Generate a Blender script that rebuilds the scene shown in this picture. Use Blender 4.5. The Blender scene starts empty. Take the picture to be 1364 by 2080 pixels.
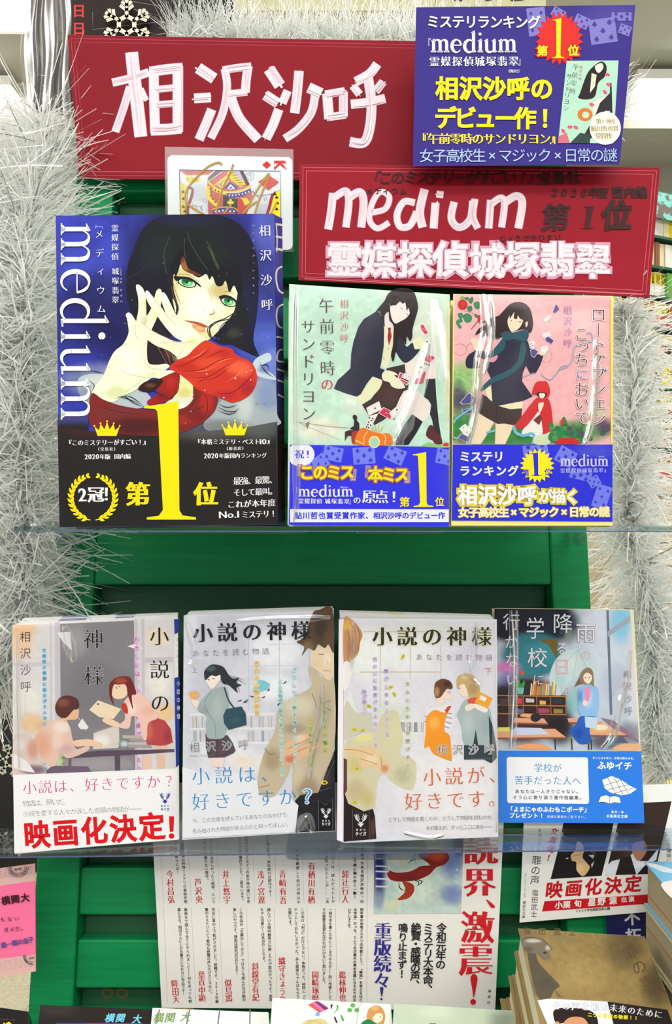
import bpy, math, random
import numpy as np
from mathutils import Vector, geometry

random.seed(7)
RNG = np.random.RandomState(11)
SC = bpy.context.scene
COL = SC.collection

# ---------------------------------------------------------------- camera
F = 1618.0                       # focal length in pixels of the 1364 x 2080 frame
CX, CY = 682.0, 1040.0
EYE = np.array([0.0, 0.0, 1.45])
cam_d = bpy.data.cameras.new('camera')
cam = bpy.data.objects.new('camera', cam_d)
COL.objects.link(cam)
cam.location = EYE
cam.rotation_euler = (math.radians(90), 0, 0)
cam_d.sensor_fit = 'VERTICAL'
cam_d.sensor_height = 36.0
cam_d.lens = 36.0 * F / 2080.0
cam_d.clip_start = 0.02
cam_d.clip_end = 60
SC.camera = cam

# ---------------------------------------------------------------- world, lamps, exposure
W = bpy.data.worlds.new('world')
SC.world = W
W.use_nodes = True
W.node_tree.nodes['Background'].inputs[0].default_value = (1.0, 0.99, 0.96, 1)
W.node_tree.nodes['Background'].inputs[1].default_value = 0.95
SC.view_settings.view_transform = 'Standard'
SC.view_settings.look = 'None'
SC.view_settings.exposure = -0.06
SC.view_settings.gamma = 1.0
SC.view_settings.use_curve_mapping = False
SC.cycles.transparent_max_bounces = 24
SC.cycles.max_bounces = 8
SC.cycles.sample_clamp_indirect = 3.0


def area(name, loc, rot, sx, sy, power, col=(1, 0.99, 0.95)):
    l = bpy.data.lights.new(name, 'AREA')
    l.shape = 'RECTANGLE'
    l.size, l.size_y, l.energy, l.color = sx, sy, power, col
    o = bpy.data.objects.new(name, l)
    COL.objects.link(o)
    o.location = loc
    o.rotation_euler = rot
    return o


# ceiling light over and behind the photographer (the shop's rows of tubes), and two added side fills
area('ceiling_and_fill_light', (-0.3, -1.1, 3.30), (math.radians(20), 0, 0), 4.6, 0.5, 50)
area('ceiling_and_fill_light', (0.2, 0.0, 3.30), (math.radians(4), 0, 0), 4.6, 0.35, 18)
area('ceiling_and_fill_light', (0.0, -2.6, 3.30), (math.radians(40), 0, 0), 5.0, 0.4, 95)
area('ceiling_and_fill_light', (-2.7, 0.2, 3.28), (math.radians(6), math.radians(-38), 0), 0.5, 3.0, 42)  # added fill from the left, brightens the tinsel and green wood
area('ceiling_and_fill_light', (2.9, 0.2, 3.28), (math.radians(6), math.radians(38), 0), 0.5, 3.0, 42)  # matching added fill from the right, not one of the tube rows
area('ceiling_and_fill_light', (0.0, 3.0, 3.28), (math.radians(-14), 0, 0), 5.0, 0.5, 130)


# ---------------------------------------------------------------- colour and materials
def lin(c, k=1.0):
    c = np.asarray(c, float)
    if c.ndim == 0:
        c = np.array([c, c, c])
    c = np.clip(c / 255.0, 0, 1)
    return np.where(c <= 0.04045, c / 12.92, ((c + 0.055) / 1.055) ** 2.4) * k


MATS = {}


def mat(name, col=None, rough=0.5, metal=0.0, spec=0.5, coat=0.0, noise=None, bump=None, attr=False, emit=None, trans=0.0, k=0.85, alpha=1.0):
    if name in MATS:
        return MATS[name]
    m = bpy.data.materials.new(name)
    m.use_nodes = True
    nt = m.node_tree
    b = nt.nodes['Principled BSDF']
    b.inputs['Roughness'].default_value = rough
    b.inputs['Metallic'].default_value = metal
    b.inputs['Specular IOR Level'].default_value = spec
    b.inputs['Coat Weight'].default_value = coat
    b.inputs['Coat Roughness'].default_value = 0.08
    b.inputs['Transmission Weight'].default_value = trans
    b.inputs['Alpha'].default_value = alpha
    if attr:
        a = nt.nodes.new('ShaderNodeAttribute')
        a.attribute_name = 'Col'
        nt.links.new(a.outputs['Color'], b.inputs['Base Color'])
    else:
        c = tuple(lin(col, k)) + (1,)
        b.inputs['Base Color'].default_value = c
        if noise:
            col2, sc, stretch, amt = noise
            tc = nt.nodes.new('ShaderNodeNewGeometry')
            mp = nt.nodes.new('ShaderNodeMapping')
            mp.inputs['Scale'].default_value = stretch
            nz = nt.nodes.new('ShaderNodeTexNoise')
            nz.inputs['Scale'].default_value = sc
            nz.inputs['Detail'].default_value = 5
            cr = nt.nodes.new('ShaderNodeValToRGB')
            cr.color_ramp.elements[0].position = 0.5 - amt
            cr.color_ramp.elements[1].position = 0.5 + amt
            cr.color_ramp.elements[0].color = c
            cr.color_ramp.elements[1].color = tuple(lin(col2, k)) + (1,)
            nt.links.new(tc.outputs['Position'], mp.inputs['Vector'])
            nt.links.new(mp.outputs['Vector'], nz.inputs['Vector'])
            nt.links.new(nz.outputs['Fac'], cr.inputs['Fac'])
            nt.links.new(cr.outputs['Color'], b.inputs['Base Color'])
    if bump:
        sc, stretch, st, dist = bump
        tc = nt.nodes.new('ShaderNodeNewGeometry')
        mp = nt.nodes.new('ShaderNodeMapping')
        mp.inputs['Scale'].default_value = stretch
        nz = nt.nodes.new('ShaderNodeTexNoise')
        nz.inputs['Scale'].default_value = sc
        nz.inputs['Detail'].default_value = 4
        bp = nt.nodes.new('ShaderNodeBump')
        bp.inputs['Strength'].default_value = st
        bp.inputs['Distance'].default_value = dist
        nt.links.new(tc.outputs['Position'], mp.inputs['Vector'])
        nt.links.new(mp.outputs['Vector'], nz.inputs['Vector'])
        nt.links.new(nz.outputs['Fac'], bp.inputs['Height'])
        nt.links.new(bp.outputs['Normal'], b.inputs['Normal'])
    if emit:
        ecol, es = emit
        b.inputs['Emission Color'].default_value = tuple(lin(ecol)) + (1,)
        b.inputs['Emission Strength'].default_value = es
    MATS[name] = m
    return m


def film(name, tint=(250, 252, 255), rough=0.06, base=0.04, gain=1.0, haze=0.0):
    """thin clear plastic: mostly see-through, glossy at its surface"""
    if name in MATS:
        return MATS[name]
    m = bpy.data.materials.new(name)
    m.use_nodes = True
    nt = m.node_tree
    nt.nodes.clear()
    out = nt.nodes.new('ShaderNodeOutputMaterial')
    tr = nt.nodes.new('ShaderNodeBsdfTransparent')
    tr.inputs[0].default_value = tuple(lin(tint)) + (1,)
    gl = nt.nodes.new('ShaderNodeBsdfGlossy')
    gl.inputs['Roughness'].default_value = rough
    gl.inputs['Color'].default_value = (1, 1, 1, 1)
    lw = nt.nodes.new('ShaderNodeFresnel')
    lw.inputs['IOR'].default_value = 1.45
    mu = nt.nodes.new('ShaderNodeMath')
    mu.operation = 'MULTIPLY_ADD'
    mu.inputs[1].default_value = gain
    mu.inputs[2].default_value = base
    mu.use_clamp = True
    nt.links.new(lw.outputs[0], mu.inputs[0])
    mx = nt.nodes.new('ShaderNodeMixShader')
    nt.links.new(mu.outputs[0], mx.inputs[0])
    nt.links.new(gl.outputs[0], mx.inputs[2])
    if haze:
        df = nt.nodes.new('ShaderNodeBsdfDiffuse')
        df.inputs[0].default_value = (0.85, 0.87, 0.88, 1)
        m2 = nt.nodes.new('ShaderNodeMixShader')
        m2.inputs[0].default_value = haze
        nt.links.new(tr.outputs[0], m2.inputs[1])
        nt.links.new(df.outputs[0], m2.inputs[2])
        nt.links.new(m2.outputs[0], mx.inputs[1])
    else:
        nt.links.new(tr.outputs[0], mx.inputs[1])
    nt.links.new(mx.outputs[0], out.inputs[0])
    MATS[name] = m
    return m


# ---------------------------------------------------------------- objects
def thing(name, label, cat, loc, group=None, kind=None):
    o = bpy.data.objects.new(name, None)
    o.empty_display_size = 0.02
    COL.objects.link(o)
    o.location = Vector([float(q) for q in loc])
    o['label'] = label
    o['category'] = cat
    if group:
        o['group'] = group
    if kind:
        o['kind'] = kind
    return o


def root_loc(o):
    v = Vector((0, 0, 0))
    while o is not None:
        v = v + o.location
        o = o.parent
    return v


def obj(name, verts, faces, m, parent=None, colors=None, smooth=False, label=None, loc=None, mats=None, midx=None):
    verts = np.asarray(verts, float).reshape(-1, 3)
    base = np.array(root_loc(parent)) if parent is not None else (np.array(loc, float) if loc is not None else verts.mean(0) * 0)
    me = bpy.data.meshes.new(name)
    v = verts - base
    if isinstance(faces, np.ndarray) and faces.ndim == 2:
        n, k = faces.shape
        me.vertices.add(len(v))
        me.vertices.foreach_set('co', v.astype(np.float32).ravel())
        me.loops.add(n * k)
        me.loops.foreach_set('vertex_index', faces.astype(np.int32).ravel())
        me.polygons.add(n)
        me.polygons.foreach_set('loop_start', np.arange(0, n * k, k, dtype=np.int32))
        me.update(calc_edges=True)
    else:
        me.from_pydata([tuple(p) for p in v], [], [tuple(int(i) for i in f) for f in faces])
    if mats:
        for q in mats:
            me.materials.append(q)
        if midx is not None:
            me.polygons.foreach_set('material_index', np.asarray(midx, dtype=np.int32))
    else:
        me.materials.append(m)
    if colors is not None:
        ca = me.color_attributes.new('Col', 'FLOAT_COLOR', 'POINT')
        c = np.ones((len(v), 4), np.float32)
        c[:, :3] = colors
        ca.data.foreach_set('color', c.ravel())
    if smooth:
        me.polygons.foreach_set('use_smooth', np.ones(len(me.polygons), dtype=bool))
    me.validate()
    o = bpy.data.objects.new(name, me)
    COL.objects.link(o)
    if parent is not None:
        o.parent = parent
    elif loc is not None:
        o.location = Vector([float(q) for q in loc])
    if label:
        o['label'] = label
    return o


def tag(o, label=None, cat=None, group=None, kind=None):
    if label: o['label'] = label
    if cat: o['category'] = cat
    if group: o['group'] = group
    if kind: o['kind'] = kind
    return o


CUBE_F = [(0, 1, 2, 3), (7, 6, 5, 4), (0, 4, 5, 1), (1, 5, 6, 2), (2, 6, 7, 3), (3, 7, 4, 0)]


def hexa(front, back):
    """8 corners: front quad TL TR BR BL, back quad the same order"""
    v = [np.asarray(p, float) for p in list(front) + list(back)]
    return v, [(3, 2, 1, 0), (4, 5, 6, 7), (0, 1, 5, 4), (1, 2, 6, 5), (2, 3, 7, 6), (3, 0, 4, 7)]


def box(x0, x1, y0, y1, z0, z1):
    return hexa([(x0, y0, z1), (x1, y0, z1), (x1, y0, z0), (x0, y0, z0)],
                [(x0, y1, z1), (x1, y1, z1), (x1, y1, z0), (x0, y1, z0)])


def merge(parts):
    V, Fs, n = [], [], 0
    for v, f in parts:
        V += list(v)
        Fs += [tuple(i + n for i in q) for q in f]
        n += len(v)
    return V, Fs


def bevel(o, w, seg=2):
    md = o.modifiers.new('bevel', 'BEVEL')
    md.width = w
    md.segments = seg
    md.limit_method = 'ANGLE'
    return o


def ray(px, py):
    return np.array([(px - CX) / F, 1.0, -(py - CY) / F])


def at(px, py, Y):
    """the point at distance Y in front of the lens that the photograph shows at this pixel"""
    return EYE + ray(px, py) * Y


class Surf:
    """a flat face: origin, normal towards the viewer"""
    def __init__(s, a, b, c):
        a, b, c = [np.asarray(q, float) for q in (a, b, c)]
        n = np.cross(b - a, c - a)
        n /= np.linalg.norm(n)
        if np.dot(n, EYE - a) < 0:
            n = -n
        s.o, s.n = a, n

    def pts(s, xy, lift=0.0):
        xy = np.asarray(xy, float).reshape(-1, 2)
        d = np.stack([(xy[:, 0] - CX) / F, np.ones(len(xy)), -(xy[:, 1] - CY) / F], 1)
        o = s.o + s.n * lift
        t = ((o - EYE) @ s.n) / (d @ s.n)
        return EYE + d * t[:, None]

    def pt(s, x, y, lift=0.0):
        return s.pts([(x, y)], lift)[0]


def lean_surf(bl, yl, br, yr, lean):
    """face standing on the points bl, br (pixels at depth yl, yr) and leaning back by lean degrees"""
    a, b = at(bl[0], bl[1], yl), at(br[0], br[1], yr)
    h = b - a
    h[2] = 0
    h /= np.linalg.norm(h)
    back = np.array([-h[1], h[0], 0])
    if back[1] < 0:
        back = -back
    L = math.radians(lean)
    return Surf(a, b, a + np.array([0, 0, math.cos(L)]) + back * math.sin(L))


# ---------------------------------------------------------------- printing: flat shapes and letters on a face
def cat_rom(p, n=5, closed=True):
    p = np.asarray(p, float)
    N = len(p)
    out = []
    rng = range(N) if closed else range(N - 1)
    t = np.linspace(0, 1, n, endpoint=False)[:, None]
    for i in rng:
        if closed:
            a, b, c, d = p[i - 1], p[i], p[(i + 1) % N], p[(i + 2) % N]
        else:
            a, b, c, d = p[max(i - 1, 0)], p[i], p[i + 1], p[min(i + 2, N - 1)]
        out.append(0.5 * ((2 * b) + (c - a) * t + (2 * a - 5 * b + 4 * c - d) * t * t + (3 * b - a - 3 * c + d) * t ** 3))
    if not closed:
        out.append(p[-1:])
    return np.concatenate(out)


def vnoise(x, y, s, seed=0):
    """smooth value noise in 0..1"""
    x, y = np.asarray(x) / s + 37.3 * seed, np.asarray(y) / s + 11.7 * seed
    xi, yi = np.floor(x), np.floor(y)
    fx, fy = x - xi, y - yi
    fx, fy = fx * fx * (3 - 2 * fx), fy * fy * (3 - 2 * fy)
    h = lambda a, b: np.modf(np.abs(np.sin(a * 127.1 + b * 311.7 + seed * 17.0) * 43758.5453))[0]
    return (h(xi, yi) * (1 - fx) + h(xi + 1, yi) * fx) * (1 - fy) + (h(xi, yi + 1) * (1 - fx) + h(xi + 1, yi + 1) * fx) * fy


def paint(xy, col, blobs=()):
    """colours at points: a flat colour, then soft blobs (cx, cy, rx, ry, colour, strength[, angle[, hard]])"""
    xy = np.asarray(xy, float)
    c = np.tile(lin(col), (len(xy), 1)) if not callable(col) else col(xy)
    for b in blobs:
        cx, cy, rx, ry, bc, st = b[:6]
        ang = math.radians(b[6]) if len(b) > 6 else 0
        hard = b[7] if len(b) > 7 else 1.0
        dx, dy = xy[:, 0] - cx, xy[:, 1] - cy
        u = (dx * math.cos(ang) + dy * math.sin(ang)) / rx
        v = (-dx * math.sin(ang) + dy * math.cos(ang)) / ry
        w = np.clip((1 - (u * u + v * v)) * hard, 0, 1)
        w = (w * w * (3 - 2 * w) * st)[:, None]
        c = c * (1 - w) + lin(bc) * w
    return c


_GL = {}


def glyph(ch):
    if ch in _GL:
        return _GL[ch]
    cu = bpy.data.curves.new('t', 'FONT')
    cu.body = ch
    cu.resolution_u = 3
    o = bpy.data.objects.new('t', cu)
    COL.objects.link(o)
    me = o.evaluated_get(bpy.context.evaluated_depsgraph_get()).to_mesh()
    n = len(me.vertices)
    v = np.zeros(n * 3)
    me.vertices.foreach_get('co', v)
    v = v.reshape(-1, 3)[:, :2].copy()
    t = np.array([p.vertices[:] for p in me.polygons], int).reshape(-1, 3) if len(me.polygons) else np.zeros((0, 3), int)
    bpy.data.objects.remove(o)
    bpy.data.curves.remove(cu)
    # weld duplicates
    if n:
        key = np.round(v, 5)
        u, inv = np.unique(key, axis=0, return_inverse=True)
        inv = inv.ravel()
        v, t = u.copy(), inv[t]
        a = v[t]
        ar = (a[:, 1, 0] - a[:, 0, 0]) * (a[:, 2, 1] - a[:, 0, 1]) - (a[:, 1, 1] - a[:, 0, 1]) * (a[:, 2, 0] - a[:, 0, 0])
        t = np.where((ar < 0)[:, None], t[:, ::-1], t)[np.abs(ar) > 1e-9]
        e = {}
        for q in t:
            for i in range(3):
                k_ = (q[i], q[(i + 1) % 3])
                if (k_[1], k_[0]) in e:
                    del e[(k_[1], k_[0])]
                else:
                    e[k_] = 1
        nx = [[] for _ in range(len(v))]
        for (p, q) in e:
            d = v[q] - v[p]
            L = math.hypot(*d) or 1
            nn = (d[1] / L, -d[0] / L)
            nx[p].append(nn)
            nx[q].append(nn)
        n1 = np.array([q[0] if q else (0, 0) for q in nx])
        n2 = np.array([q[1] if len(q) > 1 else (q[0] if q else (0, 0)) for q in nx])
    else:
        n1 = n2 = v
    _GL[ch] = (v, t, n1, n2)
    return _GL[ch]


STY = dict(reg=(0, 0), min=(0.008, -0.017), lmin=(-0.003, -0.018), minb=(0.034, -0.012), got=(0.024, 0.02), gotb=(0.036, 0.03),
           fat=(0.05, 0.045), light=(-0.012, -0.012), hand=(0.004, 0.004))


def glyph_styled(ch, style, extra=0.0):
    v, t, n1, n2 = glyph(ch)
    if not len(t):
        return v, t
    dx, dy = STY[style] if isinstance(style, str) else style
    f = lambda n: dx * np.abs(n[:, 0]) ** 1.5 + dy * np.abs(n[:, 1]) ** 1.5 + extra
    d1, d2 = f(n1), f(n2)
    c = (n1 * n2).sum(1)
    det = n1[:, 0] * n2[:, 1] - n1[:, 1] * n2[:, 0]
    par = np.abs(det) < 0.25
    ds = np.where(np.abs(det) < 1e-6, 1, det)
    mx = (d1 * n2[:, 1] - d2 * n1[:, 1]) / ds
    my = (n1[:, 0] * d2 - n2[:, 0] * d1) / ds
    mit = np.stack([mx, my], 1)
    av = n1 + n2
    av /= np.maximum(np.linalg.norm(av, axis=1), 0.3)[:, None]
    off = np.where(par[:, None], av * ((d1 + d2) / 2)[:, None], mit)
    L = np.linalg.norm(off, axis=1)
    lim = 1.8 * np.maximum(np.abs(d1), np.abs(d2)) + 1e-9
    off *= np.minimum(1, lim / np.maximum(L, 1e-9))[:, None]
    return v + off, t


VROT = set('ー―…—「」『』（）〜()[]［］－')
VSHIFT = {'、': (0.55, 0.5), '。': (0.55, 0.5), 'っ': (0.1, 0.1), 'ッ': (0.1, 0.1), 'ャ': (0.1, 0.1), 'ュ': (0.1, 0.1), 'ョ': (0.1, 0.1),
          'ィ': (0.08, 0.08), 'ェ': (0.08, 0.08), 'ょ': (0.1, 0.1), 'ゃ': (0.1, 0.1)}


class Art:
    """print on one face; every shape is laid a hair above the one before it"""
    STEP = 6e-6

    def __init__(s, surf, start=4e-5):
        s.surf, s.lift = surf, start
        s.b = {'pic': [], 'let': []}
        s.x0 = s.y0 = 0.0
        s.k = 1.0
        s.clip = None

    def crop(s, x0=0, y0=0, k=1.0):
        s.x0, s.y0, s.k = x0, y0, k
        return s

    def P(s, p):
        return np.asarray(p, float).reshape(-1, 2) / s.k + np.array([s.x0, s.y0])

    def put(s, xy, tri, col, bucket='pic'):
        """xy in photograph pixels"""
        s.lift += s.STEP
        if s.clip is not None:
            x0, y0, x1, y1 = s.clip
            xy = np.stack([np.clip(xy[:, 0], x0, x1), np.clip(xy[:, 1], y0, y1)], 1)
        v = s.surf.pts(xy, s.lift)
        col = np.asarray(col, float)
        if col.ndim == 1:
            col = np.tile(col, (len(v), 1))
        s.b[bucket].append((v, np.asarray(tri, int).reshape(-1, 3), col))

    def grid(s, quad, nx, ny, col, blobs=(), bucket='pic', fn=None):
        """a four-cornered patch (TL TR BR BL), painted per grid point"""
        q = s.P(quad)
        u = np.linspace(0, 1, nx + 1)
        v = np.linspace(0, 1, ny + 1)
        U, V = np.meshgrid(u, v)
        U, V = U.ravel()[:, None], V.ravel()[:, None]
        xy = (q[0] * (1 - U) + q[1] * U) * (1 - V) + (q[3] * (1 - U) + q[2] * U) * V
        loc = (xy - np.array([s.x0, s.y0])) * s.k
        c = paint(loc, col, blobs)
        if fn:
            c = fn(loc, c)
        i = np.arange(nx * ny)
        a = (i // nx) * (nx + 1) + i % nx
        tri = np.concatenate([np.stack([a, a + 1, a + nx + 2], 1), np.stack([a, a + nx + 2, a + nx + 1], 1)])
        s.put(xy, tri, c, bucket)

    def poly(s, pts, col, blobs=None, smooth=True, step=None, n=4, fn=None, bucket='pic'):
        p = np.asarray(pts, float).reshape(-1, 2)
        if smooth:
            p = cat_rom(p, n)
        if not blobs and not fn:
            t = geometry.tessellate_polygon([[Vector((a, b, 0)) for a, b in p]])
            if len(t):
                s.put(s.P(p), t, lin(col), bucket)
            return
        step = step or max(8.0, (p.max(0) - p.min(0)).max() / 40)
        xs = np.arange(p[:, 0].min(), p[:, 0].max(), step) + step * 0.5
        ys = np.arange(p[:, 1].min(), p[:, 1].max(), step) + step * 0.5
        G = np.stack(np.meshgrid(xs, ys), -1).reshape(-1, 2)
        # keep inner points
        x, y = G[:, 0], G[:, 1]
        ins = np.zeros(len(G), bool)
        j = len(p) - 1
        for i in range(len(p)):
            xi, yi, xj, yj = p[i][0], p[i][1], p[j][0], p[j][1]
            if yi != yj:
                ins ^= ((yi > y) != (yj > y)) & (x < (xj - xi) * (y - yi) / (yj - yi) + xi)
            j = i
        G = G[ins]
        allp = [Vector((a, b)) for a, b in p] + [Vector((a, b)) for a, b in G]
        r = geometry.delaunay_2d_cdt(allp, [], [list(range(len(p)))], 1, 1e-4)
        v = np.array([(q[0], q[1]) for q in r[0]])
        tr = [f for f in r[2] if len(f) == 3]
        if not len(tr):
            return
        c = paint(v, col, blobs or ())
        if fn:
            c = fn(v, c)
        s.put(s.P(v), tr, c, bucket)

    def stroke(s, pts, w, col, smooth=True, n=5, bucket='pic', taper=False, cap=True):
        p = np.asarray(pts, float).reshape(-1, 2)
        ws = np.full(len(p), float(w)) if np.ndim(w) == 0 else np.asarray(w, float)
        if taper:
            ws = ws * np.sin(np.linspace(0.08, math.pi - 0.08, len(p))) if len(p) > 2 else ws
        if smooth and len(p) > 2:
            q = cat_rom(np.column_stack([p, ws]), n, closed=False)
            p, ws = q[:, :2], np.maximum(q[:, 2], 0)
        d = np.gradient(p, axis=0)
        L = np.maximum(np.linalg.norm(d, axis=1), 1e-9)[:, None]
        nrm = np.stack([-d[:, 1], d[:, 0]], 1) / L
        a, b = p + nrm * ws[:, None] / 2, p - nrm * ws[:, None] / 2
        xy = np.concatenate([a, b])
        N = len(p)
        i = np.arange(N - 1)
        tri = np.concatenate([np.stack([i, i + 1, i + N], 1), np.stack([i + 1, i + N + 1, i + N], 1)])
        s.put(s.P(xy), tri, lin(col), bucket)

    def multi(s, paths, w, col, **k):
        """many strokes in one layer"""
        V, T, n = [], [], 0
        keep, s.b2 = s.put, []
        acc = []
        s.put = lambda xy, tri, c, bucket='pic': acc.append((xy, np.asarray(tri, int)))
        for p in paths:
            s.stroke(p, w, col, **k)
        s.put = keep
        for xy, tri in acc:
            V.append(xy)
            T.append(tri + n)
            n += len(xy)
        if V:
            s.put(np.concatenate(V), np.concatenate(T), lin(col), k.get('bucket', 'pic'))

    def disc(s, cx, cy, r, col, ry=None, n=20, ang=0, bucket='pic', blobs=None):
        t = np.linspace(0, 2 * math.pi, n, endpoint=False)
        ry = ry or r
        a = math.radians(ang)
        x, y = np.cos(t) * r, np.sin(t) * ry
        pts = np.stack([cx + x * math.cos(a) - y * math.sin(a), cy + x * math.sin(a) + y * math.cos(a)], 1)
        if blobs:
            return s.poly(pts, col, blobs, smooth=False)
        s.put(s.P(pts), [(0, i, i + 1) for i in range(1, n - 1)], lin(col), bucket)

    def quad(s, pts, col, bucket='pic'):
        s.put(s.P(pts), [(0, 1, 2), (0, 2, 3)], lin(col), bucket)

    def rect(s, x0, y0, x1, y1, col, bucket='pic'):
        s.quad([(x0, y0), (x1, y0), (x1, y1), (x0, y1)], col, bucket)

    def text(s, body, x0, y0, x1, y1, size, col, style='reg', sx=1.0, sy=1.0, shear=0.0, out=None, outw=0.05, jitter=0.0, turn=0.0, fn=None, glow=None):
        """characters evenly spaced from the centre of the first to the centre of the last"""
        body = list(body)
        N = len(body)
        d = np.array([x1 - x0, y1 - y0], float)
        vert = abs(d[1]) > abs(d[0])
        ang = math.atan2(d[1], d[0]) if N > 1 else 0
        if vert:
            ang = ang - math.pi / 2
        if out is not None:
            s._run(body, N, x0, y0, d, size, out, style, sx, sy, shear, outw, vert, ang + turn, 0, fn)
        s._run(body, N, x0, y0, d, size, col, style, sx, sy, shear, 0.0, vert, ang + turn, jitter, fn)

    def _run(s, body, N, x0, y0, d, size, col, style, sx, sy, shear, extra, vert, ang, jitter, fn):
        V, T, n = [], [], 0
        rs = np.random.RandomState(len(body) * 7 + int(abs(x0)))
        for i, ch in enumerate(body):
            if ch in ' 　':
                continue
            v, t = glyph_styled(ch, style, extra)
            if not len(t):
                continue
            v = v.copy()
            full = ord(ch) > 0x2000 or ch == '×'
            mx = 0.5 if full and ch not in '×！？' else (v[:, 0].min() + v[:, 0].max()) / 2
            v[:, 0] -= mx
            v[:, 1] -= 0.37
            if vert and ch in VROT:
                v = np.stack([v[:, 1], -v[:, 0]], 1)
                if ch == 'ー':
                    v[:, 0] *= -1
            if vert and ch in VSHIFT:
                v += np.array(VSHIFT[ch])
            v = np.stack([v[:, 0] * sx + v[:, 1] * shear, -v[:, 1] * sy], 1) * size
            a = ang
            if jitter:
                v = v + rs.uniform(-1, 1, 2) * jitter * size
                a = a + rs.uniform(-1, 1) * jitter
            v = np.stack([v[:, 0] * math.cos(a) - v[:, 1] * math.sin(a), v[:, 0] * math.sin(a) + v[:, 1] * math.cos(a)], 1)
            f = i / (N - 1) if N > 1 else 0
            v += np.array([x0 + d[0] * f, y0 + d[1] * f])
            V.append(v)
            T.append(t + n)
            n += len(v)
        if V:
            v = np.concatenate(V)
            c = lin(col) if fn is None else fn(v, np.tile(lin(col), (len(v), 1)))
            s.put(s.P(v), np.concatenate(T), c, 'let')

    def latin(s, body, x0, y0, x1, y1, h, col, style='reg', shear=0.0, out=None, outw=0.05, bucket='let'):
        """proportional letters on a baseline from (x0,y0) to (x1,y1); h = em height in crop pixels"""
        adv, pos = 0.0, []
        for ch in body:
            if ch == ' ':
                adv += 0.28
                continue
            v, t = glyph_styled(ch, style, 0)
            w = v[:, 0].max() - v[:, 0].min()
            pos.append((ch, adv - v[:, 0].min()))
            adv += w + 0.075
        L = math.hypot(x1 - x0, y1 - y0)
        k = L / max(adv, 1e-6)
        a = math.atan2(y1 - y0, x1 - x0)
        for e, c in (((outw, out),) if out is not None else ()) + ((0.0, col),):
            V, T, n = [], [], 0
            for ch, p in pos:
                v, t = glyph_styled(ch, style, e)
                X = (v[:, 0] + p) * k + v[:, 1] * shear * h
                Y = -v[:, 1] * h
                V.append(np.stack([x0 + X * math.cos(a) - Y * math.sin(a), y0 + X * math.sin(a) + Y * math.cos(a)], 1))
                T.append(t + n)
                n += len(v)
            s.put(s.P(np.concatenate(V)), np.concatenate(T), lin(c), bucket)

    # --- a light serif face for the word medium (x-height = 1)
    def serif(s, word, ox, oy, ex, ey, col, stem=0.12, widths=None, hair=0.03, bucket='let'):
        """ox,oy: baseline origin; ex: vector of one x-height along the line; ey: one x-height upwards (crop pixels)"""
        ex, ey = np.array(ex, float), np.array(ey, float)
        V, T, n = [], [], 0
        keep = s.put
        acc = []
        s.put = lambda xy, tri, c, b='pic': acc.append((xy, np.asarray(tri, int)))
        x = 0.0
        M = lambda p: [tuple(np.array([ox, oy]) + ex * (a + x) + ey * b) for a, b in p]
        unit = (np.linalg.norm(ex) + np.linalg.norm(ey)) / 2
        def st(p, w, sm=True):
            s.stroke(M(p), np.asarray(w, float) * unit, (0, 0, 0), smooth=sm, n=7)
        def stem_(cx, y0, y1, foot=True, flag=True, fl=0.2):
            st([(cx, y0), (cx, y1)], [stem, stem], False)
            if foot:
                st([(cx - fl, hair * .7), (cx + fl, hair * .7)], [hair * 1.4] * 2, False)
                st([(cx - stem * .95, hair), (cx, hair + .07), (cx + stem * .95, hair)], [hair, .13, hair], True)
            if flag:
                st([(cx - fl * .95, y1 - .1), (cx - fl * .4, y1 - .06), (cx + stem * .45, y1 + .01)], [hair, hair * 2, hair * 3.2])
        def arch(a, b, top=1.0):
            st([(a + stem * .3, .74), (a + (b - a) * .32, .93), (a + (b - a) * .62, top - .035), (a + (b - a) * .92, .86), (b, .62)], [hair, hair * 1.7, stem * .62, stem * 1.02, stem])
        for ch in word:
            if ch == 'm':
                stem_(.22, 0, .98); arch(.22, .74); stem_(.74, 0, .64, flag=False); arch(.74, 1.26); stem_(1.26, 0, .64, flag=False); x += 1.56
            elif ch == 'e':
                t = np.linspace(0.12, 2 * math.pi - .62, 16)
                st([(.48 + .36 * math.cos(a), .5 + .48 * math.sin(a)) for a in t], [hair + (stem * 1.05 - hair) * max(0, -math.cos(a)) ** .8 for a in t] if False else [hair + (stem * 1.1 - hair) * (0.5 - 0.5 * math.cos(a)) ** 1.3 * (1 if a < 4.2 else .8) + (stem * .35 if a < .9 else 0) for a in t])
                st([(.13, .56), (.84, .56)], [hair * 1.3] * 2, False); x += 1.0
            elif ch == 'd':
                t = np.linspace(.75, 2 * math.pi - .75, 14)
                st([(.5 + .38 * math.cos(a), .49 + .47 * math.sin(a)) for a in t], [hair + (stem * 1.1 - hair) * (0.5 - 0.5 * math.cos(a)) for a in t])
                stem_(.82, 0, 1.62, foot=False); st([(.8, hair), (1.02, hair + .03)], [hair * 1.6, hair * 2], False); x += 1.14
            elif ch == 'i':
                stem_(.22, 0, .98); x += .5
                t = np.linspace(0, 2 * math.pi, 17)
                s.stroke(M([(.2 - x * 0 + .062 * math.cos(a) - .5, 1.42 + .062 * math.sin(a)) for a in t]), .125 * unit, (0, 0, 0), smooth=False)
            elif ch == 'u':
                stem_(.22, .36, .98, foot=False)
                st([(.22, .38), (.25, .16), (.4, .035), (.58, .05), (.78, .2)], [stem, stem * .95, stem * .75, hair * 2.2, hair])
                stem_(.82, 0, .98, foot=False); st([(.8, hair), (1.02, hair + .03)], [hair * 1.6, hair * 2], False); x += 1.12
        s.put = keep
        for xy, tri in acc:
            V.append(xy)
            T.append(tri + n)
            n += len(xy)
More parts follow.
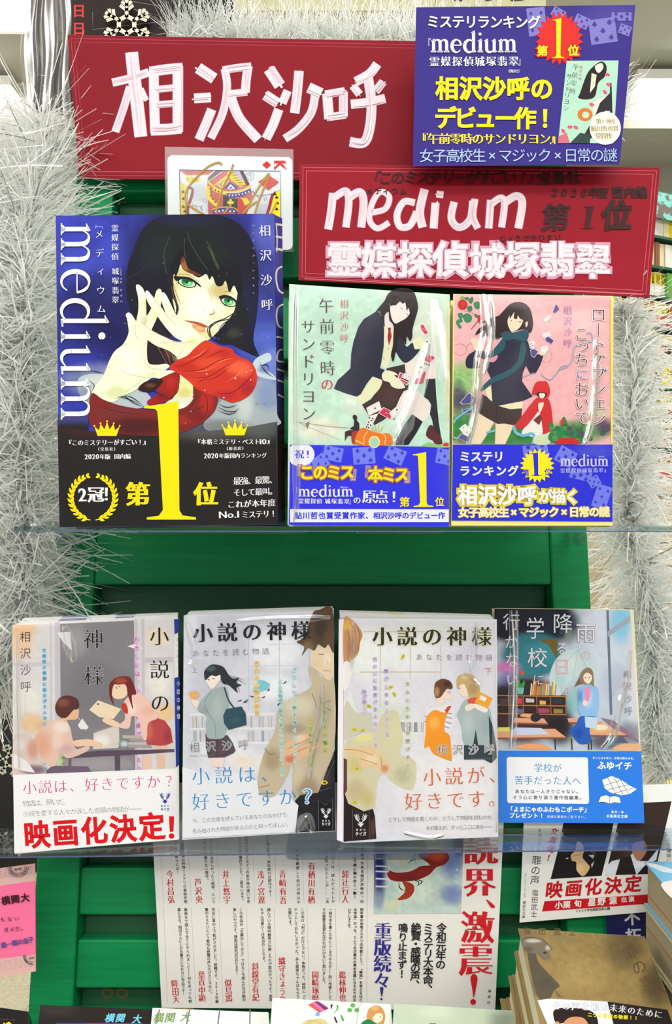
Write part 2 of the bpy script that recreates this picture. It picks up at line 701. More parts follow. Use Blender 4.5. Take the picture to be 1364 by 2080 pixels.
        s.put(np.concatenate(V), np.concatenate(T), lin(col), bucket)
        return x

    def one(s, x0, y0, x1, y1, col, out=None, ow=0, lean=0.0, thick=1.0):
        """a heavy serif numeral 1 filling the box"""
        P = [(0, .045), (.2, .035), (.42, .02), (.66, 0), (.68, .92), (.74, .965), (1, .982), (1, 1), (.05, 1), (.05, .982), (.28, .968), (.36, .92), (.27, .16), (.25, .085), (.2, .066), (0, .062)]
        w, h = x1 - x0, y1 - y0
        pts = [(x0 + (a + lean * (1 - b)) * w, y0 + b * h) for a, b in P]
        if out is not None:
            c = np.mean(pts, 0)
            s.stroke(pts + [pts[0]], ow, out, smooth=False, bucket='let')
        s.poly(pts, col, smooth=False, bucket='let')

    def done(s, parent, pic='cover_artwork', let='lettering', m=None):
        m = m or mat('printed_paper', attr=True, rough=0.5, spec=0.1)
        out = []
        for key, nm in (('pic', pic), ('let', let)):
            L = s.b[key]
            if not L:
                continue
            V, T, C, n = [], [], [], 0
            for v, t, c in L:
                V.append(v)
                T.append(t + n)
                C.append(c)
                n += len(v)
            V, T, C = np.concatenate(V), np.concatenate(T), np.concatenate(C)
            a = V[T]
            nn = np.cross(a[:, 1] - a[:, 0], a[:, 2] - a[:, 0]) @ s.surf.n
            T = np.where((nn < 0)[:, None], T[:, ::-1], T)[np.abs(nn) > 1e-14]
            out.append(obj(nm, V, T, m, parent, colors=C * 0.84))
        return out

# ================================================================ the shop behind
def plane_quad(name, a, b, c, d, m, kind='structure', label=None, cat=None):
    o = obj(name, [a, b, c, d], [(0, 1, 2, 3)], m)
    o['kind'] = kind
    if label:
        o['label'] = label
    if cat:
        o['category'] = cat
    return o


def solid(name, x0, x1, y0, y1, z0, z1, m, parent=None, **k):
    v, f = box(x0, x1, y0, y1, z0, z1)
    return obj(name, v, f, m, parent, **k)


white_wall = mat('white_wall', (226, 226, 220), rough=0.8)
o = solid('floor', -5, 5, -6, 5.2, -0.02, 0.0, mat('beige_floor_tile', (196, 188, 168), rough=0.35, noise=((178, 170, 150), 30, (1, 1, 1), 0.2)))
o['kind'] = 'structure'
# floor tiles near the foot of the display that can be told apart
tm = mat('speckled_tile', (205, 199, 176), rough=0.4, noise=((176, 168, 140), 160, (1, 1, 1), 0.18))
for i in range(6):
    for j in range(5):
        x0, y0 = -2.1 + i * 0.3, 2.0 + j * 0.3
        if x0 + 0.3 > -0.75 and y0 < 2.2:
            pass
        solid('tile', x0 + 0.0015, x0 + 0.2985, y0 + 0.0015, y0 + 0.2985, 0, 0.003, tm, o)
o = solid('ceiling', -5, 5, -6, 5.2, 3.36, 3.40, mat('ceiling_board', (214, 211, 200), rough=0.85))
o['kind'] = 'structure'
o = solid('wall_back', -5, 5, 4.4, 4.5, 0, 3.36, white_wall)
o['kind'] = 'structure'
o = solid('trim_1', -5, 5, 3.55, 3.68, 3.16, 3.36, mat('beige_soffit', (196, 192, 176), rough=0.8))
o['kind'] = 'structure'
o = solid('wall_left', -5.1, -5, -6, 5.2, 0, 3.36, white_wall); o['kind'] = 'structure'
o = solid('wall_right', 5, 5.1, -6, 5.2, 0, 3.36, white_wall); o['kind'] = 'structure'

tube = mat('lit_tube', (255, 255, 250), emit=((255, 254, 246), 14.0))
lampw = mat('lamp_housing', (240, 240, 236), rough=0.4)


def ceiling_lamp(label, x, y, z, L, w=0.12, along='x'):
    t = thing('ceiling_light', label, 'ceiling light', (x, y, z), group='fluorescent lights under the shop ceiling')
    dx, dy = (L / 2, w / 2) if along == 'x' else (w / 2, L / 2)
    solid('housing', x - dx, x + dx, y - dy, y + dy, z + 0.02, z + 0.06, lampw, t)
    for s in (-1, 1):
        cx, cy = (x, y + s * w * 0.22) if along == 'x' else (x + s * w * 0.22, y)
        n = 8
        V, Fc = [], []
        for e in (-1, 1):
            for i in range(n):
                a = 2 * math.pi * i / n
                p = (e * (dx - 0.03), cy - y + 0.016 * math.cos(a), 0.016 * math.sin(a)) if along == 'x' else (cx - x + 0.016 * math.cos(a), e * (dy - 0.03), 0.016 * math.sin(a))
                V.append((x + p[0], y + p[1], z + p[2]))
        for i in range(n):
            Fc.append((i, (i + 1) % n, n + (i + 1) % n, n + i))
        obj('tube', V, Fc, tube, t, smooth=True)
    return t


ceiling_lamp('bright tube light at the top left corner of the ceiling', -1.52, 2.9, 3.26, 1.3, 0.30)
ceiling_lamp('tube light below the bright one at the left edge of the ceiling', -2.05, 3.5, 3.27, 1.3, 0.14)
ceiling_lamp('tube light along the ceiling edge at the upper right', 2.08, 3.46, 3.27, 1.6, 0.16)
for i, x in enumerate((-1.15, 0.05, 1.3)):
    for j, y in enumerate((-1.2, -2.9, -4.6)):
        ceiling_lamp('tube light behind the viewer, %s row, %s' % (('nearest', 'middle', 'farthest')[j], ('left', 'centre', 'right')[i]), x, y, 3.29, 1.25, 0.16, 'y')

# hanging sign with a pale yellow face, seen over the tinsel
a, b = at(468, -170, 2.2), at(1108, 21, 2.2)
t = thing('hanging_sign', 'pale yellow hanging shop sign with large dark characters above the tinsel', 'sign', ((a[0] + b[0]) / 2, 2.2, a[2]))
solid('sign_board', a[0], b[0], 2.2, 2.23, b[2], a[2], mat('pale_yellow_board', (238, 236, 196), rough=0.5), t)
for q in (0.15, 0.85):
    x = a[0] * (1 - q) + b[0] * q
    solid('hanger', x - 0.006, x + 0.006, 2.21, 2.222, a[2], 3.36, lampw, t)
S_ = Surf((a[0], 2.199, a[2]), (b[0], 2.199, a[2]), (a[0], 2.199, b[2]))
A = Art(S_)
A.text('木村', 930, -58, 1022, -58, 128, (90, 84, 74), 'got')
A.done(t, let='sign_lettering')

# ---------------------------------------------------------------- far bookcase on the right, angled
BKC = dict(a=(at(1236, 1040, 3.0)[0], 3.0), ang=math.radians(24))
ux = np.array([math.cos(BKC['ang']), math.sin(BKC['ang']), 0])
uy = np.array([-math.sin(BKC['ang']), math.cos(BKC['ang']), 0])
B0 = np.array([BKC['a'][0], BKC['a'][1], 0])
t = thing('bookcase', 'tall dark green bookcase of small paperbacks beyond the right-hand tinsel', 'bookcase', B0 + ux * 0.4)
green_m = mat('dark_green_shelf', (30, 92, 62), rough=0.5)


def obox(name, u0, u1, v0, v1, z0, z1, m, parent, **k):
    c = []
    for v in (v0, v1):
        for (u, z) in ((u0, z1), (u1, z1), (u1, z0), (u0, z0)):
            p = B0 + ux * u + uy * v
            c.append((p[0], p[1], z))
    return obj(name, *hexa(c[:4], c[4:]), m, parent, **k)


PITCH = 0.118
ztop = 2.70
obox('side_panel', -0.012, 0, 0, 0.2, 0.0, ztop, green_m, t)
obox('side_panel', 1.2, 1.212, 0, 0.2, 0.0, ztop, green_m, t)
obox('back_panel', 0, 1.2, 0.19, 0.2, 0.0, ztop, mat('dark_back', (44, 44, 40), rough=0.7), t)
rows = []
z = 1.337
while z < ztop - 0.15:
    obox('shelf_board', 0, 1.2, 0, 0.19, z, z + 0.010, green_m, t)
    rows.append(z + 0.010)
    z += PITCH
obox('top_board', -0.012, 1.212, 0, 0.2, ztop - 0.012, ztop, green_m, t)
obox('display_board', 0.0, 0.5, -0.02, -0.008, ztop - 0.115, ztop - 0.015, mat('teal_blotched_card', (112, 196, 186), rough=0.6, noise=((96, 84, 74), 22, (1, 1, 1.6), 0.03)), t, label='teal patterned card at the top of the bookcase')
ordn = ['first', 'second', 'third', 'fourth', 'fifth', 'sixth', 'seventh', 'eighth', 'ninth', 'tenth', 'eleventh', 'twelfth', 'thirteenth', 'fourteenth', 'fifteenth', 'sixteenth', 'seventeenth', 'eighteenth', 'nineteenth', 'twentieth', 'twenty-first', 'twenty-second', 'twenty-third', 'twenty-fourth', 'twenty-fifth']
pal = [('yellow', (246, 226, 24)), ('white', (236, 234, 226)), ('dark grey', (60, 58, 56)), ('yellow', (244, 214, 10)), ('green', (96, 170, 70)), ('red', (204, 52, 42)), ('cream', (240, 226, 176)),
       ('pink', (238, 170, 176)), ('orange', (232, 120, 40)), ('white', (240, 240, 236)), ('brown', (140, 86, 60)), ('purple', (110, 84, 150))]
rs = random.Random(5)
for r, zz in enumerate(rows[:11]):
    u = 0.004
    i = 0
    low = r < 9
    while u < 0.36:
        w = rs.uniform(0.02, 0.036)
        cn, cc = pal[rs.choice([0, 0, 3, 2, 4, 5, 8, 1, 1, 9])] if low else pal[rs.choice([1, 6, 7, 9, 6, 10, 1, 0])]
        h = rs.uniform(0.093, 0.099)
        d = rs.uniform(0.004, 0.018)
        c0 = B0 + ux * (u + w / 2) + uy * (d + 0.05)
        lab = '%s spined paperback, %s from left, %s row from top of far bookcase' % (cn, ordn[i], ordn[min(max(10 - r, 0), 10)])
        bk = thing('paperback', lab, 'book', (c0[0], c0[1], zz), group='paperbacks in the far bookcase')
        cov = obox('cover', u, u + w - 0.0012, d, d + 0.10, zz, zz + h, mat('spine_' + cn.replace(' ', '_'), cc, rough=0.4), bk)
        if low and rs.random() < 0.7:
            obox('author_tab', u + 0.0005, u + w - 0.0017, d - 0.0012, d - 0.0002, zz + h * 0.52, zz + h * 0.97, mat('yellow_tab', (250, 228, 20), rough=0.4), bk)
            n = rs.choice([3, 4])
            p = B0 + ux * (u + w / 2) + uy * (d - 0.0014)
            sf = Surf((p[0], p[1], zz), (p[0] + ux[0], p[1] + ux[1], zz), (p[0], p[1], zz + 1))
            q1 = np.array([p[0], p[1], zz + h * 0.88]) - EYE
            q2 = np.array([p[0], p[1], zz + h * 0.60]) - EYE
            A = Art(sf)
            names = ['江國香織', '三浦春', '北原慎', '角田光', '小川洋', '山田詠', '石川望', '村上航']
            A.text(rs.choice(names)[:n], CX + q1[0] / q1[1] * F, CY - q1[2] / q1[1] * F, CX + q2[0] / q2[1] * F, CY - q2[2] / q2[1] * F, 7.5, (50, 46, 30), 'got')
            A.done(cov, let='spine_lettering')
        u += w
        i += 1

# beige counter with goods at the right, beige cabinet at the left
beige = mat('beige_laminate', (206, 188, 156), rough=0.5, noise=((194, 174, 140), 14, (1, 1, 0.3), 0.25))


def counter(name, label, cat, x0, x1, y0, y1, z0, z1):
    t = thing(name, label, cat, ((x0 + x1) / 2, (y0 + y1) / 2, z0))
    solid('body', x0 + 0.01, x1 - 0.01, y0 + 0.02, y1, z0, z1 - 0.03, beige, t)
    solid('worktop', x0, x1, y0, y1, z1 - 0.03, z1, beige, t)
    solid('plinth', x0 + 0.03, x1 - 0.03, y0 + 0.05, y1 - 0.02, z0 - 0.0, z0 + 0.06, mat('dark_plinth', (60, 54, 48), rough=0.6), t)
    return t


counter('display_counter', 'beige wooden display counter beyond the right-hand tinsel', 'counter', 0.62, 2.1, 1.75, 2.35, 0, 1.52)
counter('storage_cabinet', 'beige wooden cabinet beyond the left-hand tinsel', 'cabinet', -3.2, -0.9, 3.7, 4.2, 0.0, 1.40)
t = thing('price_card_stand', 'white and red price card lying on the beige counter', 'card', (0.86, 1.83, 1.52))
solid('card', 0.72, 1.05, 1.80, 1.86, 1.521, 1.56, mat('red_white_card', (236, 232, 226), rough=0.4), t)
solid('stripe', 0.73, 0.82, 1.796, 1.80, 1.528, 1.54, mat('red_stripe', (200, 60, 50), rough=0.4), t)
solid('stripe', 0.84, 0.98, 1.796, 1.80, 1.526, 1.538, mat('blue_stripe', (120, 190, 214), rough=0.4), t)
# low table with a yellow comic at the right
wood = mat('pale_wood', (214, 190, 148), rough=0.5, noise=((196, 168, 124), 12, (0.3, 1, 1), 0.2))
t = thing('low_table', 'pale wooden table top at the right edge, behind the book stacks', 'table', (0.75, 1.0, 0))
p = at(1290, 1604, 1.0)
solid('table_top', p[0], p[0] + 0.7, 0.94, 1.5, p[2] - 0.028, p[2] + 0.002, wood, t)
for x in (p[0] + 0.03, p[0] + 0.62):
    solid('leg', x, x + 0.04, 0.98, 1.02, 0, p[2] - 0.028, mat('dark_metal_leg', (40, 38, 38), rough=0.5), t)
tz = p[2] + 0.002
solid('front_apron', p[0] + 0.004, p[0] + 0.69, 0.965, 0.975, p[2] - 0.30, p[2] - 0.028, mat('dark_metal_leg', (40, 38, 38)), bpy.data.objects['low_table'])
t = thing('yellow_comic', 'yellow and blue comic lying on the pale wooden table', 'book', (p[0] + 0.1, 1.0, tz))
solid('cover', p[0] + 0.012, p[0] + 0.145, 0.955, 1.14, tz, tz + 0.014, mat('spine_yellow2', (246, 226, 30), rough=0.4), t)
solid('blue_blot', p[0] + 0.02, p[0] + 0.05, 0.953, 0.955, tz + 0.004, tz + 0.012, mat('navy_print', (40, 50, 120), rough=0.4), t)
t = thing('blue_comic', 'light blue comic lying beside the yellow one on the table', 'book', (p[0] + 0.22, 1.0, tz))
solid('cover', p[0] + 0.15, p[0] + 0.28, 0.955, 1.14, tz, tz + 0.018, mat('spine_blue2', (110, 190, 236), rough=0.4), t)
solid('pages', p[0] + 0.152, p[0] + 0.278, 0.9545, 0.956, tz + 0.003, tz + 0.015, mat('page_paper', (236, 230, 212), rough=0.7), t)
# dark neighbouring display case on the left and a dark cabinet on the right behind the racks
dk = mat('black_case', (22, 20, 20), rough=0.35)
p0 = at(-40, 1726, 0.72)
t = thing('black_shelf_unit', 'black shelf edge at the left behind the pink handwritten card', 'shelf', (-0.36, 0.8, 0))
solid('shelf_edge', -0.55, -0.253, 0.70, 1.15, at(0, 1772, .7)[2], at(0, 1733, .7)[2], dk, t)
solid('support', -0.55, -0.50, 0.74, 0.78, 0, at(0, 1772, .7)[2], dk, t)
solid('support', -0.55, -0.50, 1.1, 1.14, 0, at(0, 1772, .7)[2], dk, t)

# ================================================================ green louvred rack
green = mat('green_painted_wood', (10, 150, 86), rough=0.5, spec=0.2, noise=((6, 124, 68), 26, (1, 1, 14), 0.28), bump=(90, (1, 1, 0.12), 0.35, 0.001))
green_h = mat('green_painted_rail', (10, 146, 84), rough=0.5, spec=0.2, noise=((8, 126, 72), 26, (0.5, 1, 9), 0.3), bump=(90, (0.12, 1, 1), 0.35, 0.001))
TILT = 0.165


def rackY(z):
    return 0.585 + TILT * (z - 1.4066)


def rbox(name, x0, x1, d0, d1, z0, z1, m, parent, pitch=0.0, b=0.0015):
    """box lying in the plane of the rack; d = depth behind its front face"""
    nz = 1 / math.hypot(1, TILT)
    def P(x, d, z):
        return (x, rackY(z) + d * nz, z - d * TILT * nz)
    c = [P(x, d, z) for d in (d0, d1) for (x, z) in ((x0, z1), (x1, z1), (x1, z0), (x0, z0))]
    o = obj(name, *hexa(c[:4], c[4:]), m, parent)
    bevel(o, b)
    return o


def zy(py):
    """height on the rack's front plane that the photograph shows at pixel row py"""
    k = (CY - py) / F
    # z = 1.45 + k*Y ; Y = .585+T*(z-1.4066)
    return (1.45 + k * (0.585 - TILT * 1.4066)) / (1 - k * TILT)


ZT, ZB = zy(150), 0.72
rack = thing('display_rack', 'green painted louvred wooden display rack behind the acrylic shelves', 'rack', (0, 0.56, ZB))
XL0, XL1, XR0, XR1 = -0.2075, -0.1775, 0.1580, 0.1860
rbox('stile', XL0, XL1, 0, 0.022, ZB, ZT, green, rack)
rbox('stile', XR0, XR1, 0, 0.022, ZB, ZT, green, rack)
rbox('top_rail', XL1, XR0, 0.001, 0.020, zy(388), ZT - 0.002, green_h, rack)
rbox('middle_rail', XL1, XR0, 0.001, 0.018, zy(1187), zy(1030), green_h, rack)
rbox('back_panel', XL1, XR0, 0.017, 0.020, ZB, zy(388), mat('green_back_panel', (5, 84, 46), rough=0.6), rack)


def slat(zt, zb):
    rbox('slat', XL1, XR0, 0.003, 0.016, zb, zt, green_h, rack)


z1 = zy(1862)
H, PT = zy(1765) - zy(1862), zy(1862) - zy(2012)
for i in range(4):
    zb = z1 + PT * (i - 1)
    if zb + H < zy(1200):
        slat(zb + H, zb)
slat(zy(2062), zy(2160))
zb = zy(505)
H2 = zy(437) - zy(560)
for i in range(4):
    zt = zy(437) - i * (H2 + 0.016)
    if zt - H2 > zy(1010):
        slat(zt, zt - H2)
# feet of the rack
solid('foot', XL0, XL1, rackY(ZB) - 0.05, rackY(ZB) + 0.3, 0.0, 0.03, green, rack)
solid('foot', XR0, XR1, rackY(ZB) - 0.05, rackY(ZB) + 0.3, 0.0, 0.03, green, rack)
solid('post', XL0, XL1, rackY(ZB), rackY(ZB) + 0.022, 0.03, ZB, green, rack)
solid('post', XR0, XR1, rackY(ZB), rackY(ZB) + 0.022, 0.03, ZB, green, rack)
# two knot holes low on the back panel
for px in (218, 248):
    p = at(px, 2018, 0.553)
    n = 12
    V = [(p[0] + 0.0042 * math.cos(2 * math.pi * i / n) * s, rackY(p[2]) + 0.0166 + 0.001 * e, p[2] + 0.0042 * math.sin(2 * math.pi * i / n) * s) for e, s in ((0, 1), (0, 0.55), (0.8, 0.5)) for i in range(n)]
    Fc = [(j * n + i, j * n + (i + 1) % n, (j + 1) * n + (i + 1) % n, (j + 1) * n + i) for j in range(2) for i in range(n)] + [tuple(range(2 * n, 3 * n))]
    obj('screw_hole', V, Fc, mat('raw_wood', (96, 84, 52), rough=0.8), rack)

# ================================================================ acrylic shelves
acr = film('clear_acrylic', (238, 244, 250), rough=0.02, base=0.0, gain=0.55)
edge_m = mat('acrylic_edge', (92, 100, 140), rough=0.15, spec=0.6, alpha=0.75)


def acrylic(name, label, pl, pr, yl, yr, ztop, th, depth_to, xr_list=()):
    """plate whose front edge runs from pixel pl (depth yl) to pr (depth yr)"""
    a, b = at(pl, 1040, yl), at(pr, 1040, yr)
    t = thing(name, label, 'shelf', ((a[0] + b[0]) / 2, (yl + yr) / 2, ztop - th))
    fr = [(a[0], yl, ztop), (b[0], yr, ztop), (b[0], yr, ztop - th), (a[0], yl, ztop - th)]
    bk = [(a[0], depth_to, ztop), (b[0], depth_to, ztop), (b[0], depth_to, ztop - th), (a[0], depth_to, ztop - th)]
    obj('plate', *hexa(fr, bk), acr, t)
    e = 0.0006
    fr2 = [(x, y - e, z) for x, y, z in fr]
    fr2[0] = (fr2[0][0], fr2[0][1], ztop - th + 0.0007)
    fr2[1] = (fr2[1][0], fr2[1][1], ztop - th + 0.0007)
    fr2[2] = (fr2[2][0], fr2[2][1], ztop - th)
    obj('front_edge', *hexa(fr2, [(x, y + e * 0.9, z) for x, y, z in fr2]), edge_m, t)
    return t


Z1 = 1.45 - (1068.5 - 1040) / F * 0.486
Z2 = 1.45 - 0.2123
sh1 = acrylic('acrylic_shelf', 'upper clear acrylic shelf holding the large blue book and two paperbacks', 28, 1420, 0.468, 0.458, Z1, 0.0030, 0.562)
sh2 = acrylic('acrylic_shelf', 'lower clear acrylic shelf holding the four paperback stacks', -60, 1420, 0.4945, 0.507, Z2, 0.0026, 0.535)
# small rounded plates clipped to the underside of each shelf
for nm, sh, px0, px1, Y, zz in (('support_plate', sh2, 578, 872, 0.497, Z2 - 0.0026), ('support_plate', sh1, 236, 620, 0.500, Z1 - 0.003), ('support_plate', sh1, 725, 905, 0.500, Z1 - 0.003)):
    x0, x1 = at(px0, 1040, Y)[0], at(px1, 1040, Y)[0]
    r, V = 0.006, []
    for cx, cy, a0 in ((x1 - r, Y + r, -90), (x1 - r, 0.53, 0), (x0 + r, 0.53, 90), (x0 + r, Y + r, 180)):
        for k in range(5):
            a = math.radians(a0 + k * 22.5)
            V.append((cx + r * math.cos(a), cy + r * math.sin(a)))
    n = len(V)
    vv = [(x, y, zz - 0.0002) for x, y in V] + [(x, y, zz - 0.0022) for x, y in V]
    ff = [tuple(range(n)), tuple(range(2 * n - 1, n - 1, -1))] + [(i, n + i, n + (i + 1) % n, (i + 1) % n) for i in range(n)]
    obj(nm, vv, ff, acr, sh)
# brackets that carry the shelves on the rack
for sh, zz in ((sh1, Z1 - 0.003), (sh2, Z2 - 0.0026)):
    for x in (XL0 + 0.012, XR0 + 0.012):
        yb = rackY(zz - 0.02) - 0.0006
        solid('bracket', x, x + 0.004, yb - 0.03, yb, zz - 0.012, zz - 0.0003, acr, sh)

# ================================================================ tinsel
tin_m = mat('tinsel_foil', attr=True, rough=0.2, metal=0.3, spec=0.8)
_nt = tin_m.node_tree
_tl = _nt.nodes.new('ShaderNodeBsdfTranslucent')
_mx = _nt.nodes.new('ShaderNodeMixShader')
_mx.inputs[0].default_value = 0.68
_nt.links.new(_nt.nodes['Attribute'].outputs['Color'], _tl.inputs[0])
_nt.links.new(_nt.nodes['Principled BSDF'].outputs[0], _mx.inputs[1])
_nt.links.new(_tl.outputs[0], _mx.inputs[2])
_nt.links.new(_mx.outputs[0], _nt.nodes['Material Output'].inputs[0])


def tinsel(name, label, path, radius, count, bias=(0, 0, 0), seed=1, width=0.0014, flat=1.0):
    rs = np.random.RandomState(seed)
    path = np.asarray(path, float)
    pc = cat_rom(path, 12, closed=False)
    L = np.concatenate([[0], np.cumsum(np.linalg.norm(np.diff(pc, axis=0), axis=1))])
    t = thing(name, label, 'tinsel garland', pc[len(pc) // 2])
    # twisted core wire
    V, Fc, n = [], [], 6
    for i, p in enumerate(pc):
        for k in range(n):
            a = 2 * math.pi * k / n
            V.append(p + 0.0013 * np.array([math.cos(a), math.sin(a), 0.3 * math.sin(a)]))
    for i in range(len(pc) - 1):
        for k in range(n):
            Fc.append((i * n + k, i * n + (k + 1) % n, (i + 1) * n + (k + 1) % n, (i + 1) * n + k))
    obj('core_wire', V, Fc, mat('core_thread', (236, 238, 236), rough=0.5), t)
    s = rs.uniform(0, L[-1], count)
    base = np.stack([np.interp(s, L, pc[:, i]) for i in range(3)], 1)
    tan = np.stack([np.interp(np.minimum(s + 0.004, L[-1]), L, pc[:, i]) - np.interp(np.maximum(s - 0.004, 0), L, pc[:, i]) for i in range(3)], 1)
    tan /= np.linalg.norm(tan, axis=1)[:, None]
    d = rs.normal(size=(count, 3))
    d -= (d * tan).sum(1)[:, None] * tan * 0.85
    d[:, 1] *= flat
    d += np.array(bias)
    d /= np.linalg.norm(d, axis=1)[:, None]
    ln = radius * rs.uniform(0.55, 1.15, count)
    curl = rs.normal(size=(count, 3)) * 0.35
    curl[:, 2] -= 0.12
    w = np.cross(d, rs.normal(size=(count, 3)))
    w /= np.linalg.norm(w, axis=1)[:, None]
    segs = 4
    rings = []
    tw = rs.uniform(-1.2, 1.2, count)[:, None]
    for k in range(segs + 1):
        f = k / segs
        c = base + d * (ln * f)[:, None] + curl * (ln * f * f)[:, None]
        ww = w * np.cos(tw * f) + np.cross(d, w) * np.sin(tw * f)
        h = width * (1 - 0.5 * f) * rs.uniform(0.7, 1.3, count)[:, None] / 2
        rings += [c - ww * h, c + ww * h]
    V = np.stack(rings, 1).reshape(-1, 3)
    m = 2 * (segs + 1)
    q = np.array([[2 * k, 2 * k + 1, 2 * k + 3, 2 * k + 2] for k in range(segs)])
    Fq = (np.arange(count)[:, None, None] * m + q[None]).reshape(-1, 4)
    tone = rs.choice([0, 1, 2, 3], count, p=[0.46, 0.24, 0.26, 0.04])
    pal_ = np.array([lin((246, 248, 246)), lin((238, 241, 238)), lin((250, 250, 250)), lin((150, 158, 152))])
    C = np.repeat(pal_[tone], m, axis=0)
    o = obj('foil_strips', V, Fq, tin_m, t, colors=C)
    o['kind'] = 'stuff'
    return t


def TP(*q):
    return [at(x, y, Y) for x, y, Y in q]


tinsel('tinsel_garland', 'silver tinsel garland hanging down the left side of the rack', TP((84, 232, .645), (78, 330, .640), (62, 430, .615), (45, 540, .59), (52, 660, .585), (40, 780, .58), (46, 900, .575), (40, 1020, .57), (55, 1120, .57), (45, 1230, .565), (20, 1320, .56), (-20, 1400, .56)), 0.046, 8200, seed=3, flat=.6)
tinsel('tinsel_garland', 'thin silver tinsel strand at the far left edge of the picture', TP((-50, 240, .60), (-40, 500, .59), (-30, 760, .58), (-46, 1000, .57), (-20, 1200, .57)), 0.044, 2600, seed=5, flat=.6)
tinsel('tinsel_garland', 'silver tinsel garland along the top of the rack', TP((345, 95, .68), (430, 75, .68), (520, 92, .68), (620, 84, .68), (720, 92, .68), (820, 84, .68), (930, 100, .68), (1060, 130, .68), (1180, 170, .68), (1250, 250, .67)), 0.030, 6500, bias=(0, 0, 0.45), flat=.5, seed=4, width=0.0010)
tinsel('tinsel_garland', 'silver tinsel garland hanging down the right side of the rack', TP((1262, 618, .635), (1280, 690, .63), (1290, 780, .625), (1276, 860, .62), (1290, 940, .615), (1272, 1020, .61), (1288, 1110, .61), (1318, 1210, .605), (1326, 1330, .60), (1336, 1430, .60), (1330, 1510, .595), (1356, 1580, .59)), 0.035, 5600, seed=6, flat=.6)

# snow-printed dark board in a clear bag at the upper left
Yb = 0.70
Sb = Surf(at(80, 300, Yb), at(480, 300, Yb), at(80, -80, Yb))
c = [Sb.pt(*q) for q in ((62, -120), (474, -120), (474, 240), (62, 330))]
t = thing('dark_poster_board', 'dark brown bagged poster board with a cream snowflake at the upper left', 'poster', c[3])
back = [p + np.array([0, 0.004, 0]) for p in c]
obj('board', *hexa(c, back), mat('dark_brown_card', (40, 30, 30), rough=0.35), t)
A = Art(Sb)
A.grid([(62, -100), (474, -100), (474, 240), (62, 330)], 40, 40, (44, 33, 33), [(100, 100, 60, 300, (86, 76, 70), 0.8), (420, 10, 120, 90, (30, 34, 34), 0.9)])
A.text('JINGLE', 92, 152, 92, 262, 20, (190, 180, 170), 'light', turn=math.pi / 2)
A.text('日日', 160, 22, 160, 58, 28, (214, 60, 56), 'got')
for p in (((188, 24), (188, 60), (344, 42)), ((200, -8), (336, 14), (336, -20))):
    A.stroke([np.array(q) for q in p], 0.8, (150, 140, 130), smooth=False)
for i in range(26):
    x, y = 345 + rs.random() * 120, rs.random() * 60 - 4
    A.stroke([(x, y), (x + 6, y - 14)], 1.2, (20, 22, 22), smooth=False)
A.done(t, pic='board_print', let='board_lettering')


def snowflake(name, label, cx, cy, r, Y, ang=0):
    s = Surf(at(cx, cy, Y), at(cx + 10, cy, Y), at(cx, cy + 10, Y))
    t = thing(name, label, 'snowflake decoration', s.pt(cx, cy))
    cc = mat('cream_glitter_card', (226, 224, 200), rough=0.6)
    def bar(pts, w):
        p = np.asarray(pts, float)
        d = (p[1] - p[0]) / np.linalg.norm(p[1] - p[0])
        n = np.array([-d[1], d[0]]) * w / 2
        q = [p[0] + n, p[1] + n, p[1] - n, p[0] - n]
        f = s.pts(q, 0.0012)
        b = s.pts(q, 0.0)
        return hexa(f, b)
    L = []
    for k in range(6):
        a = math.radians(60 * k + ang)
        d = np.array([math.cos(a), math.sin(a)])
        c0 = np.array([cx, cy])
        L.append(bar([c0 + d * r * 0.30, c0 + d * r], r * 0.15))
        for q, l in ((0.58, 0.34), (0.78, 0.26)):
            for sg in (-1, 1):
                a2 = a + sg * math.radians(52)
                L.append(bar([c0 + d * r * q, c0 + d * r * q + np.array([math.cos(a2), math.sin(a2)]) * r * l], r * 0.13))
        a3 = math.radians(60 * k + 60 + ang)
        d3 = np.array([math.cos(a3), math.sin(a3)])
        L.append(bar([c0 + d * r * 0.36, c0 + d3 * r * 0.36], r * 0.17))
    obj('flake', *merge(L), cc, t)
    return t


snowflake('paper_snowflake', 'large cream cut-out snowflake above the red name board', 257, 50, 50, 0.694, 30)
snowflake('paper_snowflake', 'cream snowflake at the left edge beside the lower shelf', 22, 1545, 34, 0.60, 12)
# dark bagged sheet behind the lower left corner
c = [at(*q, 0.62) for q in ((-60, 1380), (34, 1340), (34, 1722), (-60, 1722))]
t = thing('dark_bagged_sheet', 'dark sheet in a clear bag at the left edge behind the first stack', 'sheet', c[3])
obj('sheet', *hexa(c, [p + np.array([0, 0.003, 0]) for p in c]), mat('charcoal_card', (34, 34, 34), rough=0.3), t)
A = Art(Surf(c[0], c[1], c[2]))
for i in range(60):
    x, y = rs.random() * 36 - 6, 1385 + rs.random() * 110
    A.stroke([(x, y), (x + rs.uniform(-6, 6), y + rs.uniform(4, 12))], 2.5, (196, 202, 186), smooth=False)
A.done(t, pic='frost_print')

